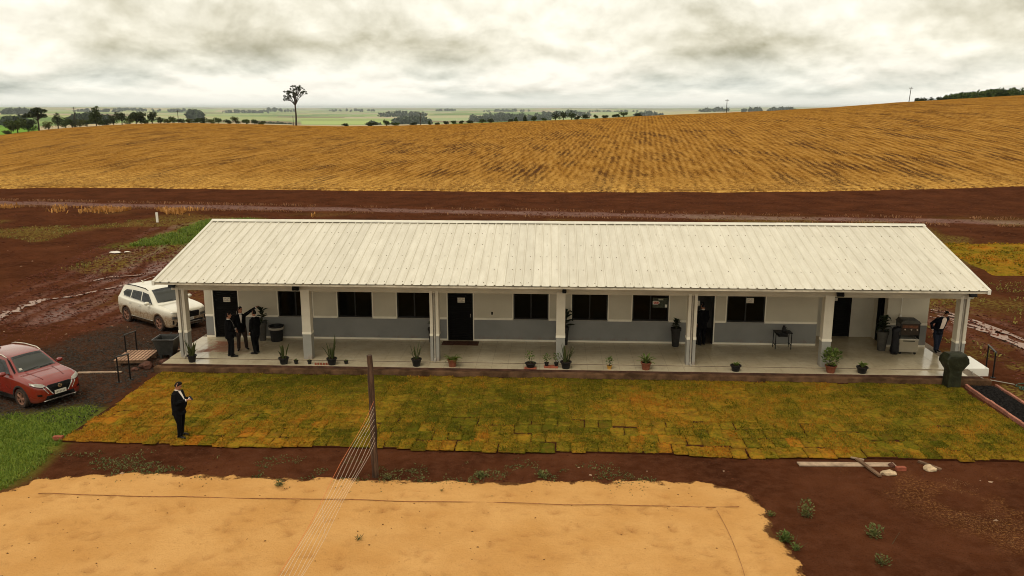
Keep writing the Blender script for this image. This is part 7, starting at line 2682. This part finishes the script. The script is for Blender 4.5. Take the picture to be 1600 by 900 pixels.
def pole(label, u, base_v, top_v, r=0.12, dist=338, arm=True, lean=0.0):
    az, tn = ray(u, base_v)
    x, y = math.sin(az) * dist, math.cos(az) * dist
    z = float(zt(x, y))
    h = CAM_H + ray(u, top_v)[1] * dist - z
    P = thing('utility_pole', label, 'pole', (x, y, z), 0, 'poles on the skyline')
    MB().tube([(0, 0, -0.5), (lean * h, 0, h)], [r * 1.15, r * 0.8], 8).build('shaft', M['bark'], P, smooth='auto')
    if arm:
        MB().box(-0.7 + lean * h * 0.96, 0.7 + lean * h * 0.96, -0.06, 0.06, h - 0.5, h - 0.36).build('crossarm', M['bark'], P)
        for q in (-0.6, 0.6):
            MB().lathe([(0, 0), (0.06, 0), (0.05, 0.16), (0, 0.18)], 8, Matrix.Translation((q + lean * h * 0.96, 0, h - 0.36))).build('insulator', M['pvc'], P)
    return P


pole('thin pole between shrubs at far left', 118.5, 199, 167, 0.13)
pole('thin pole right of the left tree row', 279, 193, 172, 0.12)
pole('short thin post beside the lone tree', 458.5, 197, 181, 0.10, 330, False)
pole('thin pole standing among low bushes at centre', 657, 196, 176, 0.14)
pole('pale pole on the crest right of centre', 1135, 177, 155, 0.13, 334)
pole('tall leaning mast on the crest at right', 1420, 160, 136, 0.13, 336, True, 0.06)


# ------------------------------------------------------------------ far woods, each read as one mass
def wood(label, u0, u1, dist, depth, h, n, seed, size=None, mat='leaf_far', zoff=0.0, taper=True):
    rg = np.random.default_rng(seed)
    a0, a1 = ray(u0, 180)[0], ray(u1, 180)[0]
    k = max(10, int(n / 26))
    t = rg.uniform(0, 1, k)
    az = a0 + (a1 - a0) * t
    d = dist + rg.uniform(0, depth, k)
    x, y = np.sin(az) * d, np.cos(az) * d
    hh = h * rg.uniform(0.55, 1.15, k)
    if taper:
        hh = hh * (0.55 + 0.45 * np.sin(math.pi * np.clip(t, 0.03, 0.97)) ** 0.5)
    z = zt(x, y)
    c = np.stack([x, y, z + hh * 0.52 + zoff], 1)
    r = np.stack([hh * 0.55, hh * 0.55, hh * 0.52], 1)
    V, F = leaf_cloud(c, r, n, size or h * 0.22, rg)
    tag(link_mesh('distant_wood', np_mesh('distant_wood', V, F, M[mat])), label, kind='stuff')


wood('dark wood on the hilltop at far right', 1472, 1640, 352, 60, 3.0, 9000, 1, 0.55, 'leaf_mid')
wood('thin hedge on the hill crest right of the mast', 1425, 1490, 340, 10, 1.4, 900, 2, 0.3, 'leaf_dark', 0, False)
wood('wooded valley left of the lone tree', 395, 462, 1500, 1300, 15, 6000, 3)
wood('narrow wood reaching right behind the lone tree', 420, 483, 1250, 300, 13, 2500, 4)
wood('round dark copse on the pale green slope', 574, 592, 2300, 200, 26, 1500, 5)
wood('long dark wood right of the copse', 612, 672, 2900, 600, 30, 3200, 6)
wood('dark far wood band at centre right', 735, 862, 3600, 1500, 30, 5200, 7)
wood('wood behind the trees at centre right', 925, 1030, 2600, 900, 24, 3200, 8)
wood('wooded ridge on the far left horizon', 296, 312, 3000, 300, 40, 900, 9)
wood('low wood beyond the left shrubs', 325, 362, 900, 200, 11, 1600, 10)
wood('wooded strip on the far left', 0, 45, 1300, 300, 14, 1600, 11)
wood('tree band far beyond the left tree row', 105, 175, 1600, 500, 17, 2600, 12)
for i in range(16):
    rgx = random.Random(200 + i)
    u = -60 + i * 82 + rgx.uniform(-20, 20)
    wood(ordw[i] + ' tree belt from the left on the far horizon', u, u + rgx.uniform(30, 95), rgx.uniform(5200, 12000), 900, rgx.uniform(26, 40), 900, 300 + i, 11)

# haze: the damp air between the camera and the horizon
hz = MB().box(-36000, 36000, -3000, 36000, -130, 62).build('haze')
tag(hz, 'thin pale damp haze over the land', kind='stuff')
hm_ = bpy.data.materials.new('haze')
hm_.use_nodes = True
hn = hm_.node_tree.nodes
hn.clear()
ho = hn.new('ShaderNodeOutputMaterial')
hv = hn.new('ShaderNodeVolumePrincipled')
hv.inputs['Color'].default_value = (0.86, 0.93, 0.94, 1)
hv.inputs['Density'].default_value = 4.5e-5
hv.inputs['Anisotropy'].default_value = 0.2
hm_.node_tree.links.new(hv.outputs[0], ho.inputs['Volume'])
hz.data.materials.append(hm_)
